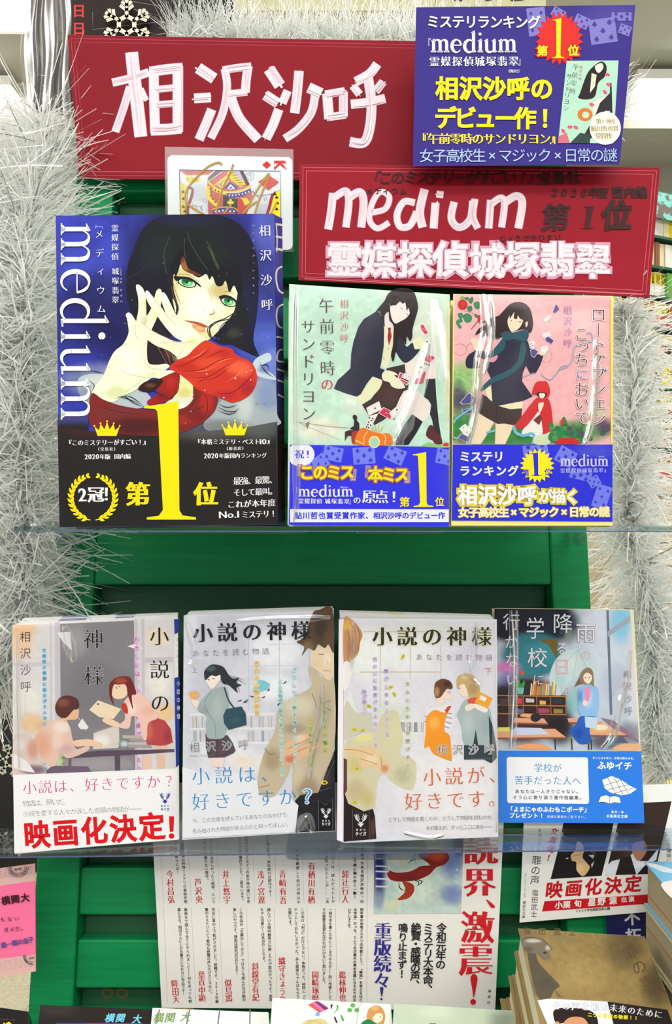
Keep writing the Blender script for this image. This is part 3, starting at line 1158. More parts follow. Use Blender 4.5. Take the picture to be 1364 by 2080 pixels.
# crinkled clear bag at the upper left
V, nx, ny = [], 26, 16
for j in range(ny + 1):
    for i in range(nx + 1):
        px, py = 44 + 98 * i / nx, -40 + (300 + 40) * j / ny
        Y = 0.655 + 0.0045 * math.sin(i * 0.62 + j * 0.05) + 0.0012 * math.sin(j * 0.35 + i * .5)
        V.append(at(px + 3 * math.sin(j * 0.7 + i * 0.2), py, Y))
Fc = [(j * (nx + 1) + i, j * (nx + 1) + i + 1, (j + 1) * (nx + 1) + i + 1, (j + 1) * (nx + 1) + i) for j in range(ny) for i in range(nx)]
t = thing('clear_plastic_bag', 'crinkled clear plastic bag edge hanging left of the red name board', 'plastic bag', at(95, 280, .655))
obj('film', V, Fc, film('bag_film', (236, 238, 238), rough=0.2, base=0.0, gain=0.35, haze=0.03), t, smooth=True)

# ================================================================ book builder
paper = mat('page_paper_cream', (238, 228, 200), rough=0.8)
wrap_m = film('shrink_wrap', (252, 253, 255), rough=0.12, base=0.0, gain=0.3)
REDB = []


def book(name, label, quad, surf, thick, col, spine='right', skew=0.0, group=None, cat='book', pages=(238, 228, 200), spine_col=None, page_in=0.0016, mname=None, rough=0.3):
    """closed paperback: front cover face = quad (TL TR BR BL pixels) on surf; returns (thing, cover part)"""
    n = surf.n
    h = surf.pt(*quad[2]) - surf.pt(*quad[3])
    h /= np.linalg.norm(h)
    fr = surf.pts(quad)
    off = -n * thick + h * skew
    # keep every underside on the shelf: slide the back corners along the shelf plane
    bk = fr + off
    bot = (fr[2] + fr[3]) / 2
    loc = bot + off / 2
    loc[2] = min(fr[2][2], fr[3][2], bk[2][2], bk[3][2])
    t = thing(name, label, cat, loc, group=group)
    e = 0.0005
    def slab(a, b):
        A = fr + off * a / thick * 1.0 if False else fr + (off / thick) * a
        B = fr + (off / thick) * b
        return A, B
    parts = []
    a, b = slab(0, e)
    parts.append(hexa(a, b))
    a2, b2 = slab(thick - e, thick)
    parts.append(hexa(a2, b2))
    w = h * e
    if spine == 'right':
        s0 = [a[1] - w, a[1], a[2], a[2] - w]
        s1 = [b2[1] - w, b2[1], b2[2], b2[2] - w]
    else:
        s0 = [a[0], a[0] + w, a[3] + w, a[3]]
        s1 = [b2[0], b2[0] + w, b2[3] + w, b2[3]]
    s0 = [p + off / thick * e for p in s0]
    s1 = [p - off / thick * e for p in s1]
    m = mat(mname or ('cover_stock_%d_%d_%d' % tuple(col)), col, rough=rough, spec=0.4)
    V, Fc = merge(parts + [hexa(s0, s1)])
    cov = obj('cover', V, Fc, m, t)
    # page block, a little inside the cover
    up = (fr[0] - fr[3]) / np.linalg.norm(fr[0] - fr[3])
    i = page_in
    l, r = (i, 0.0006) if spine == 'right' else (0.0006, i)
    p0 = [fr[0] + h * l - up * i, fr[1] - h * r - up * i, fr[2] - h * r + up * i * 0.6, fr[3] + h * l + up * i * 0.6]
    pf = [p + off / thick * e for p in p0]
    pb = [p + off / thick * (thick - e) for p in p0]
    pg = obj('pages', *hexa(pf, pb), mat('pages_%d_%d_%d' % tuple(pages), pages, rough=0.8, bump=(900, (1, 1, 0.02) if False else (1, 1, 1), 0.15, 0.0003)), t)
    t['_w'] = 0
    del t['_w']
    return t, cov


def band(parent, surf, quad, col, thick, name='paper_band', skew=0.0):
    """printed paper strip wrapped round the lower part of a cover"""
    fr = surf.pts(quad, 0.00035)
    h = surf.pt(*quad[2]) - surf.pt(*quad[3])
    h /= np.linalg.norm(h)
    bk = surf.pts(quad, 0.00002)
    V, Fc = merge([hexa(fr, bk)])
    return obj(name, V, Fc, mat('band_%d_%d_%d' % tuple(col), col, rough=0.3, spec=0.4), parent)


def wrap(parent, surf, quad, creases, lift=0.0014, n=46, m=46, amp=0.0006, seed=0, label=None):
    """clear shrink wrap over a cover; creases: list of (points, width px, height m)"""
    q = np.asarray(quad, float)
    u, v = np.meshgrid(np.linspace(0, 1, n + 1), np.linspace(0, 1, m + 1))
    U, V = u.ravel()[:, None], v.ravel()[:, None]
    xy = (q[0] * (1 - U) + q[1] * U) * (1 - V) + (q[3] * (1 - U) + q[2] * U) * V
    hgt = np.zeros(len(xy))
    hgt += amp * (vnoise(xy[:, 0], xy[:, 1], 60, seed) - 0.5) * np.clip(U[:, 0] * (1 - U[:, 0]) * 8, 0, 1)
    hgt = np.maximum(hgt, -0.0006) + lift
    P = surf.pts(xy) + surf.n * hgt[:, None]
    i = np.arange(n * m)
    a = (i // n) * (n + 1) + i % n
    Fq = np.stack([a, a + n + 1, a + n + 2, a + 1], 1)
    o = obj('plastic_wrap', P, Fq, wrap_m, parent, smooth=True, label=label)
    cm = film('wrap_crease', (255, 255, 255), rough=0.16, base=0.10, gain=1.6)
    t = np.linspace(-2.2, 2.2, 15)
    for ci, (pts, wpx, hh) in enumerate(creases):
        p = cat_rom(pts, 14, closed=False)
        N = len(p)
        d = np.gradient(p, axis=0)
        d /= np.linalg.norm(d, axis=1)[:, None]
        nn = np.stack([-d[:, 1], d[:, 0]], 1)
        f = np.linspace(0, 1, N)
        ww = wpx * 0.5 * (0.35 + np.sin(math.pi * np.clip(f, .04, .96)) ** .6) * (0.8 + 0.4 * vnoise(f * 60, f * 0, 5, ci + seed))
        XY = (p[:, None, :] + nn[:, None, :] * (t[None, :, None] * ww[:, None, None])).reshape(-1, 2)
        H = (np.exp(-t ** 2)[None, :] * (hh * 0.9 * (0.7 + 0.5 * vnoise(f * 90, f * 0, 6, ci + 9 + seed)))[:, None]).ravel() + lift + 0.0003
        P2 = surf.pts(XY) + surf.n * H[:, None]
        k = len(t)
        i2 = np.arange((N - 1) * (k - 1))
        a2 = (i2 // (k - 1)) * k + i2 % (k - 1)
        obj('wrap_crease', P2, np.stack([a2, a2 + k, a2 + k + 1, a2 + 1], 1), cm, o, smooth=True)
    return o


# ================================================================ upper shelf
# --- large blue book
def medium_book():
    S = lean_surf((121, 1071), 0.4835, (564, 1064), 0.4850, 3.0)
    S = Surf(at(121, 1068.5, 0.4835), at(564, 1066.5, 0.4860), at(330, 436, 0.4980))
    Q = [(113, 438), (557, 434), (564, 1065), (121, 1071)]
    t, cov = book('large_hardcover', 'large dark blue hardcover with white vertical letters and a big yellow 1', Q, S, 0.022, (38, 42, 120), skew=0.0035, mname='medium_cover_stock')
    SP = Surf(S.pt(557, 434) + np.array([0.00002, 0, 0]), S.pt(564, 1065) + np.array([0.00002, 0, 0]), S.pt(557, 434) - S.n * 0.022 + (S.pt(564, 1065) - S.pt(121, 1071)) / np.linalg.norm(S.pt(564, 1065) - S.pt(121, 1071)) * 0.0035)
    A = Art(S)
    c1 = (100, 420, 2.728)
    A.crop(*c1)
    quad = [((113 - 100) * 2.728, (438 - 420) * 2.728), ((557 - 100) * 2.728, (434 - 420) * 2.728), ((564 - 100) * 2.728, (1065 - 420) * 2.728), ((121 - 100) * 2.728, (1071 - 420) * 2.728)]
    def bgfn(p, c):
        n = vnoise(p[:, 0], p[:, 1], 90, 1) * 0.6 + vnoise(p[:, 0], p[:, 1], 30, 2) * 0.4
        c = c * (0.72 + 0.55 * n)[:, None]
        sp = vnoise(p[:, 0], p[:, 1], 7, 3) > 0.985
        c[sp] = c[sp] * 2 + 0.05
        return c
    A.grid(quad, 130, 180, (48, 56, 164), [
        (250, 330, 340, 300, (62, 74, 190), 0.8), (180, 120, 260, 200, (50, 60, 176), 0.6), (150, 620, 260, 260, (26, 28, 92), 0.85), (90, 760, 140, 260, (44, 50, 150), 0.5),
        (820, 260, 520, 420, (18, 20, 52), 1.0, 20), (640, 420, 300, 400, (16, 16, 42), 0.95), (330, 470, 300, 170, (26, 28, 84), 0.8), (450, 700, 300, 260, (20, 20, 66), 0.9),
        (1180, 470, 170, 260, (54, 62, 140), 0.85), (1220, 140, 130, 170, (84, 96, 190), 0.9), (1200, 760, 190, 150, (80, 100, 190), 0.8), (1240, 900, 120, 150, (110, 130, 200), 0.8),
        (1080, 1050, 260, 200, (150, 164, 180), 0.9), (300, 960, 300, 120, (140, 150, 170), 0.7), (1000, 1200, 300, 170, (112, 116, 124), 0.9), (800, 1250, 240, 120, (70, 70, 78), 0.8),
    ], fn=bgfn)
    # white blouse / pale background low on the cover
    pale = (176, 190, 196)
    A.poly([(160, 955), (260, 925), (420, 960), (520, 1010), (560, 1100), (300, 1130), (180, 1060)], pale, [(300, 980, 160, 80, (206, 214, 214), .8), (200, 1040, 90, 60, (110, 120, 150), .7)])
    A.poly([(1040, 990), (1100, 960), (1180, 970), (1250, 1000), (1262, 1150), (1270, 1210), (1030, 1260), (860, 1230), (900, 1130)], (160, 172, 178), [(1210, 1040, 90, 120, (120, 140, 190), .8), (960, 1220, 200, 60, (104, 106, 112), .8), (1080, 1100, 60, 120, (196, 206, 204), .8)])
    A.poly([(1130, 860), (1180, 820), (1220, 812), (1228, 850), (1180, 880), (1240, 930), (1250, 960), (1140, 930)], (190, 206, 220), [(1200, 900, 60, 30, (70, 90, 160), .8)])
    hair = (20, 20, 36)
    # hair mass behind the face
    A.poly([(470, 230), (520, 120), (600, 60), (720, 44), (880, 42), (1010, 70), (1100, 150), (1150, 280), (1160, 430), (1150, 600), (1130, 740), (1160, 830), (1080, 800), (960, 740), (860, 700), (700, 680), (640, 800), (560, 900), (520, 860), (520, 700), (470, 620), (430, 500), (430, 350)],
           hair, [(760, 200, 300, 200, (18, 28, 26), .8), (600, 260, 140, 140, (26, 36, 40), .6), (1060, 560, 140, 240, (26, 28, 60), .9), (560, 640, 100, 200, (34, 26, 40), .7), (760, 70, 260, 50, (30, 30, 70), .6)])
    A.crop(240, 430, 4.2625)
    # face
    skin = (232, 240, 206)
    A.poly([(470, 560), (520, 470), (640, 440), (800, 520), (960, 600), (1030, 680), (1040, 780), (1000, 870), (930, 960), (850, 1050), (780, 1110), (700, 1140), (600, 1110), (530, 1020), (500, 900), (470, 760), (455, 650)],
           skin, [(720, 820, 190, 200, (246, 252, 236), .9), (480, 640, 90, 200, (226, 206, 140), .8), (560, 540, 150, 80, (206, 190, 120), .8), (880, 680, 130, 110, (196, 170, 96), .85), (980, 840, 80, 110, (240, 226, 170), .7),
                  (760, 1070, 150, 70, (220, 200, 110), .6), (830, 900, 50, 60, (238, 222, 172), .6), (560, 690, 80, 60, (250, 232, 210), .5)], step=20)
    # brows area hair fringe
    hb = [(900, 300, 300, 200, (24, 34, 30), .6)]
    A.poly([(440, 560), (470, 430), (530, 330), (620, 250), (760, 220), (900, 280), (1040, 430), (1080, 620), (1060, 760), (1030, 700), (1000, 640), (960, 700), (930, 600), (900, 640), (850, 640), (815, 560), (790, 590), (760, 540), (700, 570), (640, 540), (600, 500), (570, 430), (545, 380), (530, 480), (500, 560), (480, 540), (470, 640), (455, 600)],
           (16, 18, 26), hb, step=26)
    A.poly([(570, 390), (600, 480), (660, 520), (740, 560), (640, 540), (560, 500), (540, 430)], (110, 50, 30), [(580, 470, 50, 60, (160, 110, 50), .7)])
    A.multi([[(600, 170), (620, 260), (700, 400), (780, 510)], [(450, 210), (400, 330), (400, 440), (420, 540)], [(575, 230), (570, 330), (585, 400)], [(760, 240), (800, 340), (860, 480)], [(770, 300), (830, 400), (880, 500)], [(790, 330), (830, 430), (860, 500)]], [1, 4, 5, 2] and 3.0, (84, 104, 70))
    A.multi([[(780, 260), (820, 360), (865, 490)], [(800, 330), (840, 420), (870, 490)]], 6, (70, 92, 50), taper=True)
    A.stroke([(60, 590), (150, 540), (240, 470), (330, 360)], 2.2, (52, 62, 96))
    # eyes
    def eye(cx, cy, rx, ry, ang, iris):
        A.disc(cx, cy, rx * 1.25, (38, 34, 34), ry * 1.35, 20, ang)
        A.disc(cx, cy + ry * .15, rx * 1.06, (214, 232, 206), ry * .9, 20, ang)
        A.poly([(cx + rx * .75 * math.cos(t) * math.cos(math.radians(ang)) - ry * .95 * math.sin(t) * math.sin(math.radians(ang)), cy + ry * .95 * math.sin(t) * math.cos(math.radians(ang)) + rx * .75 * math.cos(t) * math.sin(math.radians(ang))) for t in np.linspace(0, 6.28, 18, endpoint=False)],
               iris, [(cx + rx * .2, cy + ry * .4, rx * .6, ry * .7, (120, 232, 150), .9), (cx, cy - ry * .5, rx * .9, ry * .6, (6, 66, 34), .9)], smooth=False, step=6)
        A.disc(cx - 2, cy, rx * .2, (8, 40, 26), ry * .34, 12, ang)
        A.disc(cx + rx * .3, cy + ry * .1, rx * .12, (230, 255, 235), ry * .2, 10, ang)
    eye(595, 612, 68, 34, 14, (20, 150, 80))
    A.poly([(480, 560), (530, 560), (620, 570), (700, 625), (715, 655), (660, 615), (590, 585), (530, 590), (500, 600)], (26, 22, 24))
    A.stroke([(510, 610), (560, 645), (620, 655), (680, 650)], [2, 5, 5, 2], (90, 90, 60))
    A.stroke([(520, 545), (600, 545), (700, 610)], 3, (120, 100, 60))
    eye(955, 775, 60, 34, 22, (24, 156, 84))
    A.poly([(870, 735), (920, 720), (980, 735), (1035, 780), (1050, 800), (990, 760), (930, 745), (890, 760)], (30, 24, 26))
    A.stroke([(890, 770), (920, 810), (980, 820), (1020, 815)], [2, 4, 4, 2], (110, 100, 70))
    A.stroke([(900, 700), (960, 690), (1020, 720)], 4, (130, 110, 70), taper=True)
    # nose, mouth
    A.stroke([(820, 840), (832, 870), (812, 888), (786, 890)], [2, 5, 6, 3], (110, 76, 46))
    A.stroke([(730, 850), (745, 858)], 5, (190, 190, 150))
    A.stroke([(760, 640), (800, 720), (815, 800)], 10, (214, 208, 150), taper=True)
    A.poly([(575, 940), (640, 948), (690, 955), (730, 968), (775, 995), (740, 1002), (680, 975), (620, 960)], (186, 100, 70), [(690, 965, 60, 20, (206, 90, 60), .7)])
    A.stroke([(575, 942), (650, 955), (720, 985), (775, 998)], [2, 5, 5, 4], (90, 44, 34))
    A.poly([(640, 975), (700, 985), (750, 1008), (740, 1040), (690, 1035), (650, 1005)], (226, 150, 110), [(700, 1010, 40, 20, (240, 190, 150), .8)])
    A.stroke([(630, 1055), (690, 1062), (720, 1050)], 6, (212, 186, 130), taper=True)
    # right side locks across the cheek
    A.poly([(1040, 700), (1100, 800), (1120, 950), (1100, 1080), (1150, 1200), (1060, 1190), (980, 1150), (900, 1150), (830, 1110), (900, 1080), (960, 1020), (980, 940), (1000, 870), (1020, 800)], (26, 26, 34), [(1000, 1050, 90, 60, (60, 66, 50), .6)])
    A.multi([[(1010, 870), (930, 920), (830, 960), (775, 1010), (790, 1080), (840, 1120)], [(970, 930), (870, 950), (800, 1000), (790, 1060), (830, 1110)], [(1000, 920), (910, 970), (870, 1040), (880, 1110)], [(1000, 1000), (940, 1040), (920, 1100)], [(820, 975), (790, 1010), (810, 1100)]], [3, 8, 9, 7, 5, 3][:1] * 1 and 7, (36, 34, 34))
    # hair on the left of the face
    A.poly([(430, 520), (470, 560), (480, 680), (510, 780), (520, 860), (495, 900), (500, 800), (450, 720), (430, 640)], (30, 26, 30))
    A.multi([[(470, 600), (500, 700), (540, 800)], [(490, 740), (525, 840), (490, 880)], [(460, 650), (480, 740), (500, 820)]], 4, (120, 100, 60))
    A.poly([(300, 960), (380, 1000), (440, 1090), (510, 1140), (520, 1300), (420, 1330), (330, 1340), (250, 1260), (260, 1130)], (36, 26, 38), [(440, 1180, 60, 120, (104, 64, 50), .7), (500, 1260, 30, 60, (120, 110, 70), .8)])
    A.multi([[(330, 1150), (380, 1240), (430, 1330)], [(350, 1130), (420, 1220), (450, 1310)], [(390, 1090), (450, 1180), (480, 1290)]], 4, (150, 120, 90))
    # hands
    A.crop(180, 560, 3.59)
    hs = (232, 240, 208)
    A.poly([(20, 850), (60, 790), (110, 720), (150, 620), (190, 550), (250, 500), (290, 420), (285, 350), (275, 290), (290, 268), (315, 285), (345, 330), (350, 310), (362, 250), (360, 160), (345, 90), (352, 64), (385, 80), (412, 130), (418, 200), (420, 290), (450, 250), (470, 200), (490, 120), (512, 95), (532, 115), (530, 190), (500, 300), (460, 390), (430, 470), (425, 580), (440, 640), (500, 650), (560, 642), (590, 660), (560, 690), (600, 690), (640, 705), (600, 735), (520, 750), (460, 745), (400, 790), (330, 840), (250, 880), (180, 920), (110, 905)],
           hs, [(300, 590, 130, 100, (244, 248, 228), .9), (330, 420, 60, 120, (246, 240, 214), .7), (405, 330, 30, 60, (222, 196, 180), .8), (420, 200, 26, 60, (206, 214, 120), .7), (300, 690, 130, 40, (248, 250, 232), .8), (200, 850, 120, 60, (196, 206, 130), .6), (480, 280, 40, 60, (232, 226, 160), .6), (110, 800, 70, 60, (238, 246, 220), .8), (460, 720, 60, 20, (214, 214, 150), .7)], step=14)
    A.multi([[(345, 330), (340, 420), (360, 460)], [(418, 200), (420, 290), (405, 380)], [(400, 600), (420, 650), (470, 680), (560, 690)], [(220, 680), (300, 720), (400, 740), (460, 745)], [(430, 470), (400, 520)], [(270, 850), (340, 800), (400, 740)]], 3.0, (170, 168, 116))
    A.poly([(270, 290), (290, 268), (318, 290), (330, 330), (300, 330)], (246, 250, 236))
    A.poly([(345, 80), (368, 66), (398, 110), (405, 160), (370, 140)], (246, 250, 238))
    # second hand
    A.poly([(340, 350), (350, 325), (380, 335), (430, 380), (500, 420), (580, 460), (640, 480), (680, 478), (630, 450), (580, 400), (540, 350), (490, 280), (440, 210), (415, 150), (418, 110), (440, 118), (490, 180), (530, 230), (560, 270), (535, 200), (530, 140), (545, 120), (570, 150), (600, 210), (640, 290), (700, 350), (760, 400), (830, 440), (850, 470), (800, 540), (740, 590), (650, 610), (640, 590), (580, 545), (490, 510), (420, 460), (370, 410)],
           hs, [(640, 520, 110, 60, (232, 220, 190), .7), (700, 420, 120, 70, (244, 250, 230), .9), (520, 460, 90, 40, (244, 240, 220), .7), (550, 490, 50, 20, (236, 190, 170), .6), (760, 480, 60, 50, (214, 216, 140), .6), (600, 380, 60, 60, (240, 246, 220), .7)], step=14)
    A.multi([[(440, 118), (500, 200), (570, 290), (640, 370)], [(380, 335), (460, 400), (560, 450), (660, 490), (760, 480)], [(640, 290), (600, 300)], [(690, 540), (640, 600)]], 3.0, (176, 170, 120))
    A.poly([(415, 150), (418, 112), (440, 122), (470, 175), (450, 200)], (248, 250, 240))
    A.poly([(530, 145), (546, 122), (575, 165), (575, 200), (550, 190)], (246, 250, 238))
    # neck
    A.poly([(660, 720), (720, 700), (760, 800), (760, 880), (700, 940), (600, 930), (630, 860)], (226, 226, 160), [(700, 860, 60, 60, (206, 196, 110), .7)])
    A.poly([(560, 930), (640, 890), (760, 890), (800, 940), (720, 970), (600, 970)], (218, 222, 206), [(660, 950, 60, 30, (236, 240, 226), .8)])
    # scarf
    red = (196, 50, 32)
    A.poly([(500, 770), (560, 730), (640, 700), (665, 730), (650, 830), (600, 900), (520, 930), (440, 945), (430, 910), (500, 860)], (150, 30, 26), [(600, 780, 50, 60, (180, 40, 30), .8), (540, 880, 60, 40, (110, 22, 24), .7)])
    A.poly([(20, 860), (100, 900), (190, 935), (300, 960), (420, 975), (560, 980), (690, 965), (760, 900), (760, 840), (780, 790), (930, 870), (930, 960), (880, 1030), (800, 1090), (690, 1140), (560, 1170), (400, 1180), (200, 1190), (60, 1130), (0, 1040)],
           (120, 36, 34), [(200, 1000, 220, 60, (110, 44, 44), .9), (860, 920, 70, 110, (176, 40, 30), .9), (680, 1050, 120, 50, (156, 40, 34), .8), (360, 1100, 300, 90, (66, 26, 30), .9), (780, 1030, 90, 40, (120, 24, 26), .7)], step=16)
    A.multi([[(30, 930), (200, 990), (400, 1010)], [(540, 1000), (700, 990), (780, 900), (770, 820)], [(780, 1080), (860, 1000), (860, 900), (830, 850)], [(730, 1000), (840, 950)]], 5, (84, 18, 22), taper=True)
    A.poly([(585, 665), (640, 620), (720, 580), (770, 530), (840, 475), (890, 480), (950, 510), (1040, 530), (1060, 560), (1100, 590), (1170, 620), (1215, 680), (1225, 770), (1190, 850), (1130, 900), (1050, 925), (1000, 910), (930, 880), (840, 850), (780, 820), (740, 780), (690, 740), (650, 710), (610, 690)],
           red, [(870, 520, 120, 60, (206, 62, 36), .8), (1100, 680, 120, 80, (232, 96, 66), .9), (900, 640, 160, 60, (218, 74, 46), .8), (700, 660, 110, 40, (176, 36, 28), .8), (820, 770, 140, 60, (198, 52, 36), .8), (1160, 820, 80, 80, (160, 34, 44), .9), (1000, 870, 120, 50, (170, 36, 50), .8), (760, 770, 60, 50, (206, 60, 44), .6), (990, 560, 70, 40, (176, 40, 28), .7), (1040, 740, 90, 50, (190, 46, 34), .7)], step=14)
    A.multi([[(600, 670), (720, 640), (850, 560), (900, 500)], [(640, 690), (800, 690), (950, 620), (1060, 590)], [(700, 740), (860, 740), (1000, 660), (1090, 610)], [(850, 780), (960, 720), (1020, 670)], [(930, 860), (1050, 850), (1160, 760), (1200, 700)], [(780, 800), (830, 760), (900, 750)], [(860, 600), (940, 560), (1000, 545)]], 6, (124, 20, 22), taper=True)
    A.multi([[(700, 620), (800, 580), (860, 530)], [(900, 650), (1000, 610), (1060, 600)], [(1000, 780), (1090, 720), (1140, 660)], [(760, 700), (860, 690), (920, 660)]], 6, (240, 120, 84), taper=True)
    for x, y, r in ((860, 716, 5), (1068, 748, 7), (985, 888, 5), (1150, 700, 4), (1180, 760, 5), (1185, 690, 4), (845, 835, 4), (745, 990, 4), (705, 1075, 3)):
        A.disc(x, y, r, (246, 214, 206), n=10)
    # dark strands over the blouse
    A.multi([[(190, 900), (260, 880), (330, 930), (420, 960)], [(210, 880), (290, 900), (380, 940)], [(250, 870), (320, 890), (400, 950)], [(390, 800), (450, 830), (520, 860), (560, 890)], [(930, 950), (1000, 985), (1060, 990), (1100, 960)], [(940, 930), (1010, 960), (1090, 940)], [(935, 975), (1020, 1010), (1090, 985)], [(660, 760), (650, 840), (600, 890), (560, 900)], [(1240, 620), (1290, 700), (1350, 740)], [(1230, 660), (1300, 650), (1310, 690)], [(0, 760), (40, 800), (20, 850)], [(10, 690), (60, 700), (100, 710)]], 6, (26, 30, 44), taper=True)
    A.poly([(360, 830), (400, 780), (480, 755), (540, 760), (510, 810), (440, 850)], (44, 24, 22), [(450, 800, 50, 20, (110, 70, 40), .7)])
    for i in range(34):
        r = random.Random(i)
        A.disc(r.uniform(20, 560) if i % 2 else r.uniform(900, 1350), r.uniform(-100, 700), r.uniform(1.2, 3), (190, 200, 220), n=6)
    A.poly([(0, 0), (8, 2), (12, 14), (2, 12)], (120, 190, 150), smooth=False) if False else None
    # ---- lower black band
    A.crop(*c1)
    def bandfn(p, c):
        return c
    Y0 = 1160
    bq = [(48, Y0), (1262, Y0 - 6), (1266, 1759), (57, 1776)]
    V = A.P(bq)
    A.grid([(46, 1150), (215, 1150), (215, 1260), (47, 1260)], 16, 12, (60, 62, 120), [(130, 1262, 300, 90, (30, 29, 33), 1.0), (130, 1252, 300, 60, (34, 32, 34), 1.0)])
    A.poly([(46, 1215), (200, 1240), (420, 1262), (560, 1270), (700, 1262), (900, 1240), (1100, 1220), (1262, 1190), (1266, 1759), (57, 1776)], (34, 32, 32), [(900, 1190, 420, 130, (96, 96, 92), .75), (300, 1215, 300, 80, (74, 30, 32), .8), (1180, 1210, 140, 110, (88, 96, 96), .7)], smooth=False, step=24)
    A.crop(240, 430, 4.2625)
    # ---- lettering
    A.crop(*c1)
    A.serif('medium', 64, 88, (0, 161), (160, 0), (236, 238, 246), stem=0.155, hair=0.032)
    A.text('霊媒探偵', 364, 118, 364, 276, 42, (226, 230, 244), (.014, -.012))
    A.text('城塚翡翠', 366, 358, 366, 516, 42, (226, 230, 244), (.014, -.012))
    A.text('［', 274, 100, 274, 100, 44, (226, 230, 244), 'light', turn=math.pi / 2)
    A.text('メディウム', 276, 152, 288, 566, 50, (226, 230, 244), 'min')
    A.text('］', 288, 592, 288, 592, 44, (226, 230, 244), 'light', turn=math.pi / 2)
    A.text('しょう', 396, 345, 396, 375, 15, (210, 216, 236), 'reg')
    A.text('づか', 397, 400, 397, 418, 15, (210, 216, 236), 'reg')
    A.text('ひすい', 398, 462, 400, 524, 15, (210, 216, 236), 'reg')
    A.text('相沢沙呼', 1194, 132, 1206, 542, 68, (236, 238, 246), 'min')
    A.text('SakoAizawa', 1132, 104, 1134, 478, 20, (170, 178, 214), 'light', turn=math.pi / 2)
    A.text('講談社', 1150, 1085, 1240, 1082, 18, (150, 160, 160), 'minb')
    Yl = (252, 220, 12)
    A.one(526, 1076, 812, 1733, Yl)
    for cx, cy in ((320, 1232), (1028, 1228)):
        A.poly([(cx - 52, cy + 38), (cx - 70, cy - 14), (cx - 44, cy + 6), (cx - 36, cy - 30), (cx - 14, cy + 2), (cx, cy - 42), (cx + 14, cy + 2), (cx + 36, cy - 30), (cx + 44, cy + 6), (cx + 70, cy - 14), (cx + 52, cy + 38)], Yl, smooth=False)
        for dx, dy in ((-70, -18), (-37, -33), (0, -44), (37, -33), (70, -18)):
            A.disc(cx + dx, cy + dy, 5, Yl, n=10)
    wh = (240, 240, 240)
    A.text('『このミステリーがすごい！』', 108, 1308, 536, 1304, 35, wh, 'minb', sx=.92)
    A.text('（宝島社）', 268, 1343, 368, 1342, 21, wh, 'minb')
    A.latin('2020', 196, 1399, 278, 1398, 40, wh, 'minb')
    A.text('年版', 294, 1385, 324, 1385, 31, wh, 'minb')
    A.text('国内編', 374, 1384, 436, 1383, 31, wh, 'minb')
    A.text('『本格ミステリ・ベスト', 822, 1302, 1150, 1302, 34, wh, 'minb', sx=.92)
    A.latin('10', 1166, 1316, 1206, 1316, 42, wh, 'minb')
    A.text('』', 1222, 1300, 1222, 1300, 34, wh, 'minb')
    A.text('（原書房）', 980, 1340, 1078, 1338, 21, wh, 'minb')
    A.latin('2020', 856, 1394, 938, 1393, 40, wh, 'minb')
    A.text('年版国内ランキング', 954, 1380, 1190, 1378, 30, wh, 'minb', sx=.95)
    A.text('第', 490, 1592, 490, 1592, 138, Yl, (0.05, 0.006))
    A.text('位', 866, 1592, 866, 1592, 138, Yl, (0.05, 0.006))
    A.latin('2', 160, 1632, 214, 1632, 104, wh, (0.05, -.005))
    A.text('冠', 258, 1594, 258, 1594, 92, wh, (0.05, 0))
    A.text('！', 316, 1592, 316, 1592, 92, wh, (0.03, 0.01))
    for s_ in (-1, 1):
        cx, cy, R = 242, 1612, 122
        path = [(cx + s_ * R * math.cos(a), cy - R * 1.02 * math.sin(a)) for a in np.linspace(-1.45, 1.2, 14)]
        A.stroke(path, [5] * 10 + [4, 3, 2, 1], Yl, bucket='let')
        for k, a in enumerate(np.linspace(-1.3, 1.25, 13)):
            px, py = cx + s_ * R * math.cos(a), cy - R * 1.02 * math.sin(a)
            for off_, ln in ((0.55, 36), (-0.5, 34)):
                if k > 10: ln *= .7
                dirx, diry = s_ * -math.sin(a), -math.cos(a)
                ca, sa = math.cos(off_ * s_ * -1), math.sin(off_ * s_ * -1)
                dx, dy = dirx * ca - diry * sa, dirx * sa + diry * ca
                q = [(px, py), (px + dx * ln * .5 - dy * 7, py + dy * ln * .5 + dx * 7), (px + dx * ln, py + dy * ln), (px + dx * ln * .5 + dy * 7, py + dy * ln * .5 - dx * 7)]
                A.poly(q, Yl, n=3, bucket='let')
    A.text('最強、最驚、', 1040, 1520, 1240, 1512, 46, wh, (.016, -.006))
    A.text('そして最叫。', 1040, 1584, 1240, 1576, 44, wh, (.018, -.004))
    A.text('これが本年度', 1008, 1650, 1232, 1640, 44, wh, 'minb')
    A.latin('No.1', 940, 1726, 1056, 1722, 54, wh, 'minb')
    A.text('ミステリ！', 1084, 1706, 1240, 1700, 44, wh, 'minb', sx=.9)
    A.done(cov)
    # spine print
    L = SP
    B = Art(L)
    B.crop(*c1)
    B.grid([(1250, 44), (1290, 66), (1307, 1740), (1268, 1756)], 6, 90, (58, 60, 160), [(1280, 300, 60, 420, (46, 44, 150), .8), (1280, 900, 60, 300, (36, 40, 110), .8), (1280, 1500, 80, 480, (24, 18, 18), 1.0), (1280, 1450, 80, 300, (24, 18, 18), 1.0), (1262, 300, 12, 700, (60, 70, 170), .8)])
    for (y0, y1) in ((96, 102), (164, 172), (232, 240)):
        B.stroke([(1254, y0), (1294, y1)], 12, wh, bucket='let')
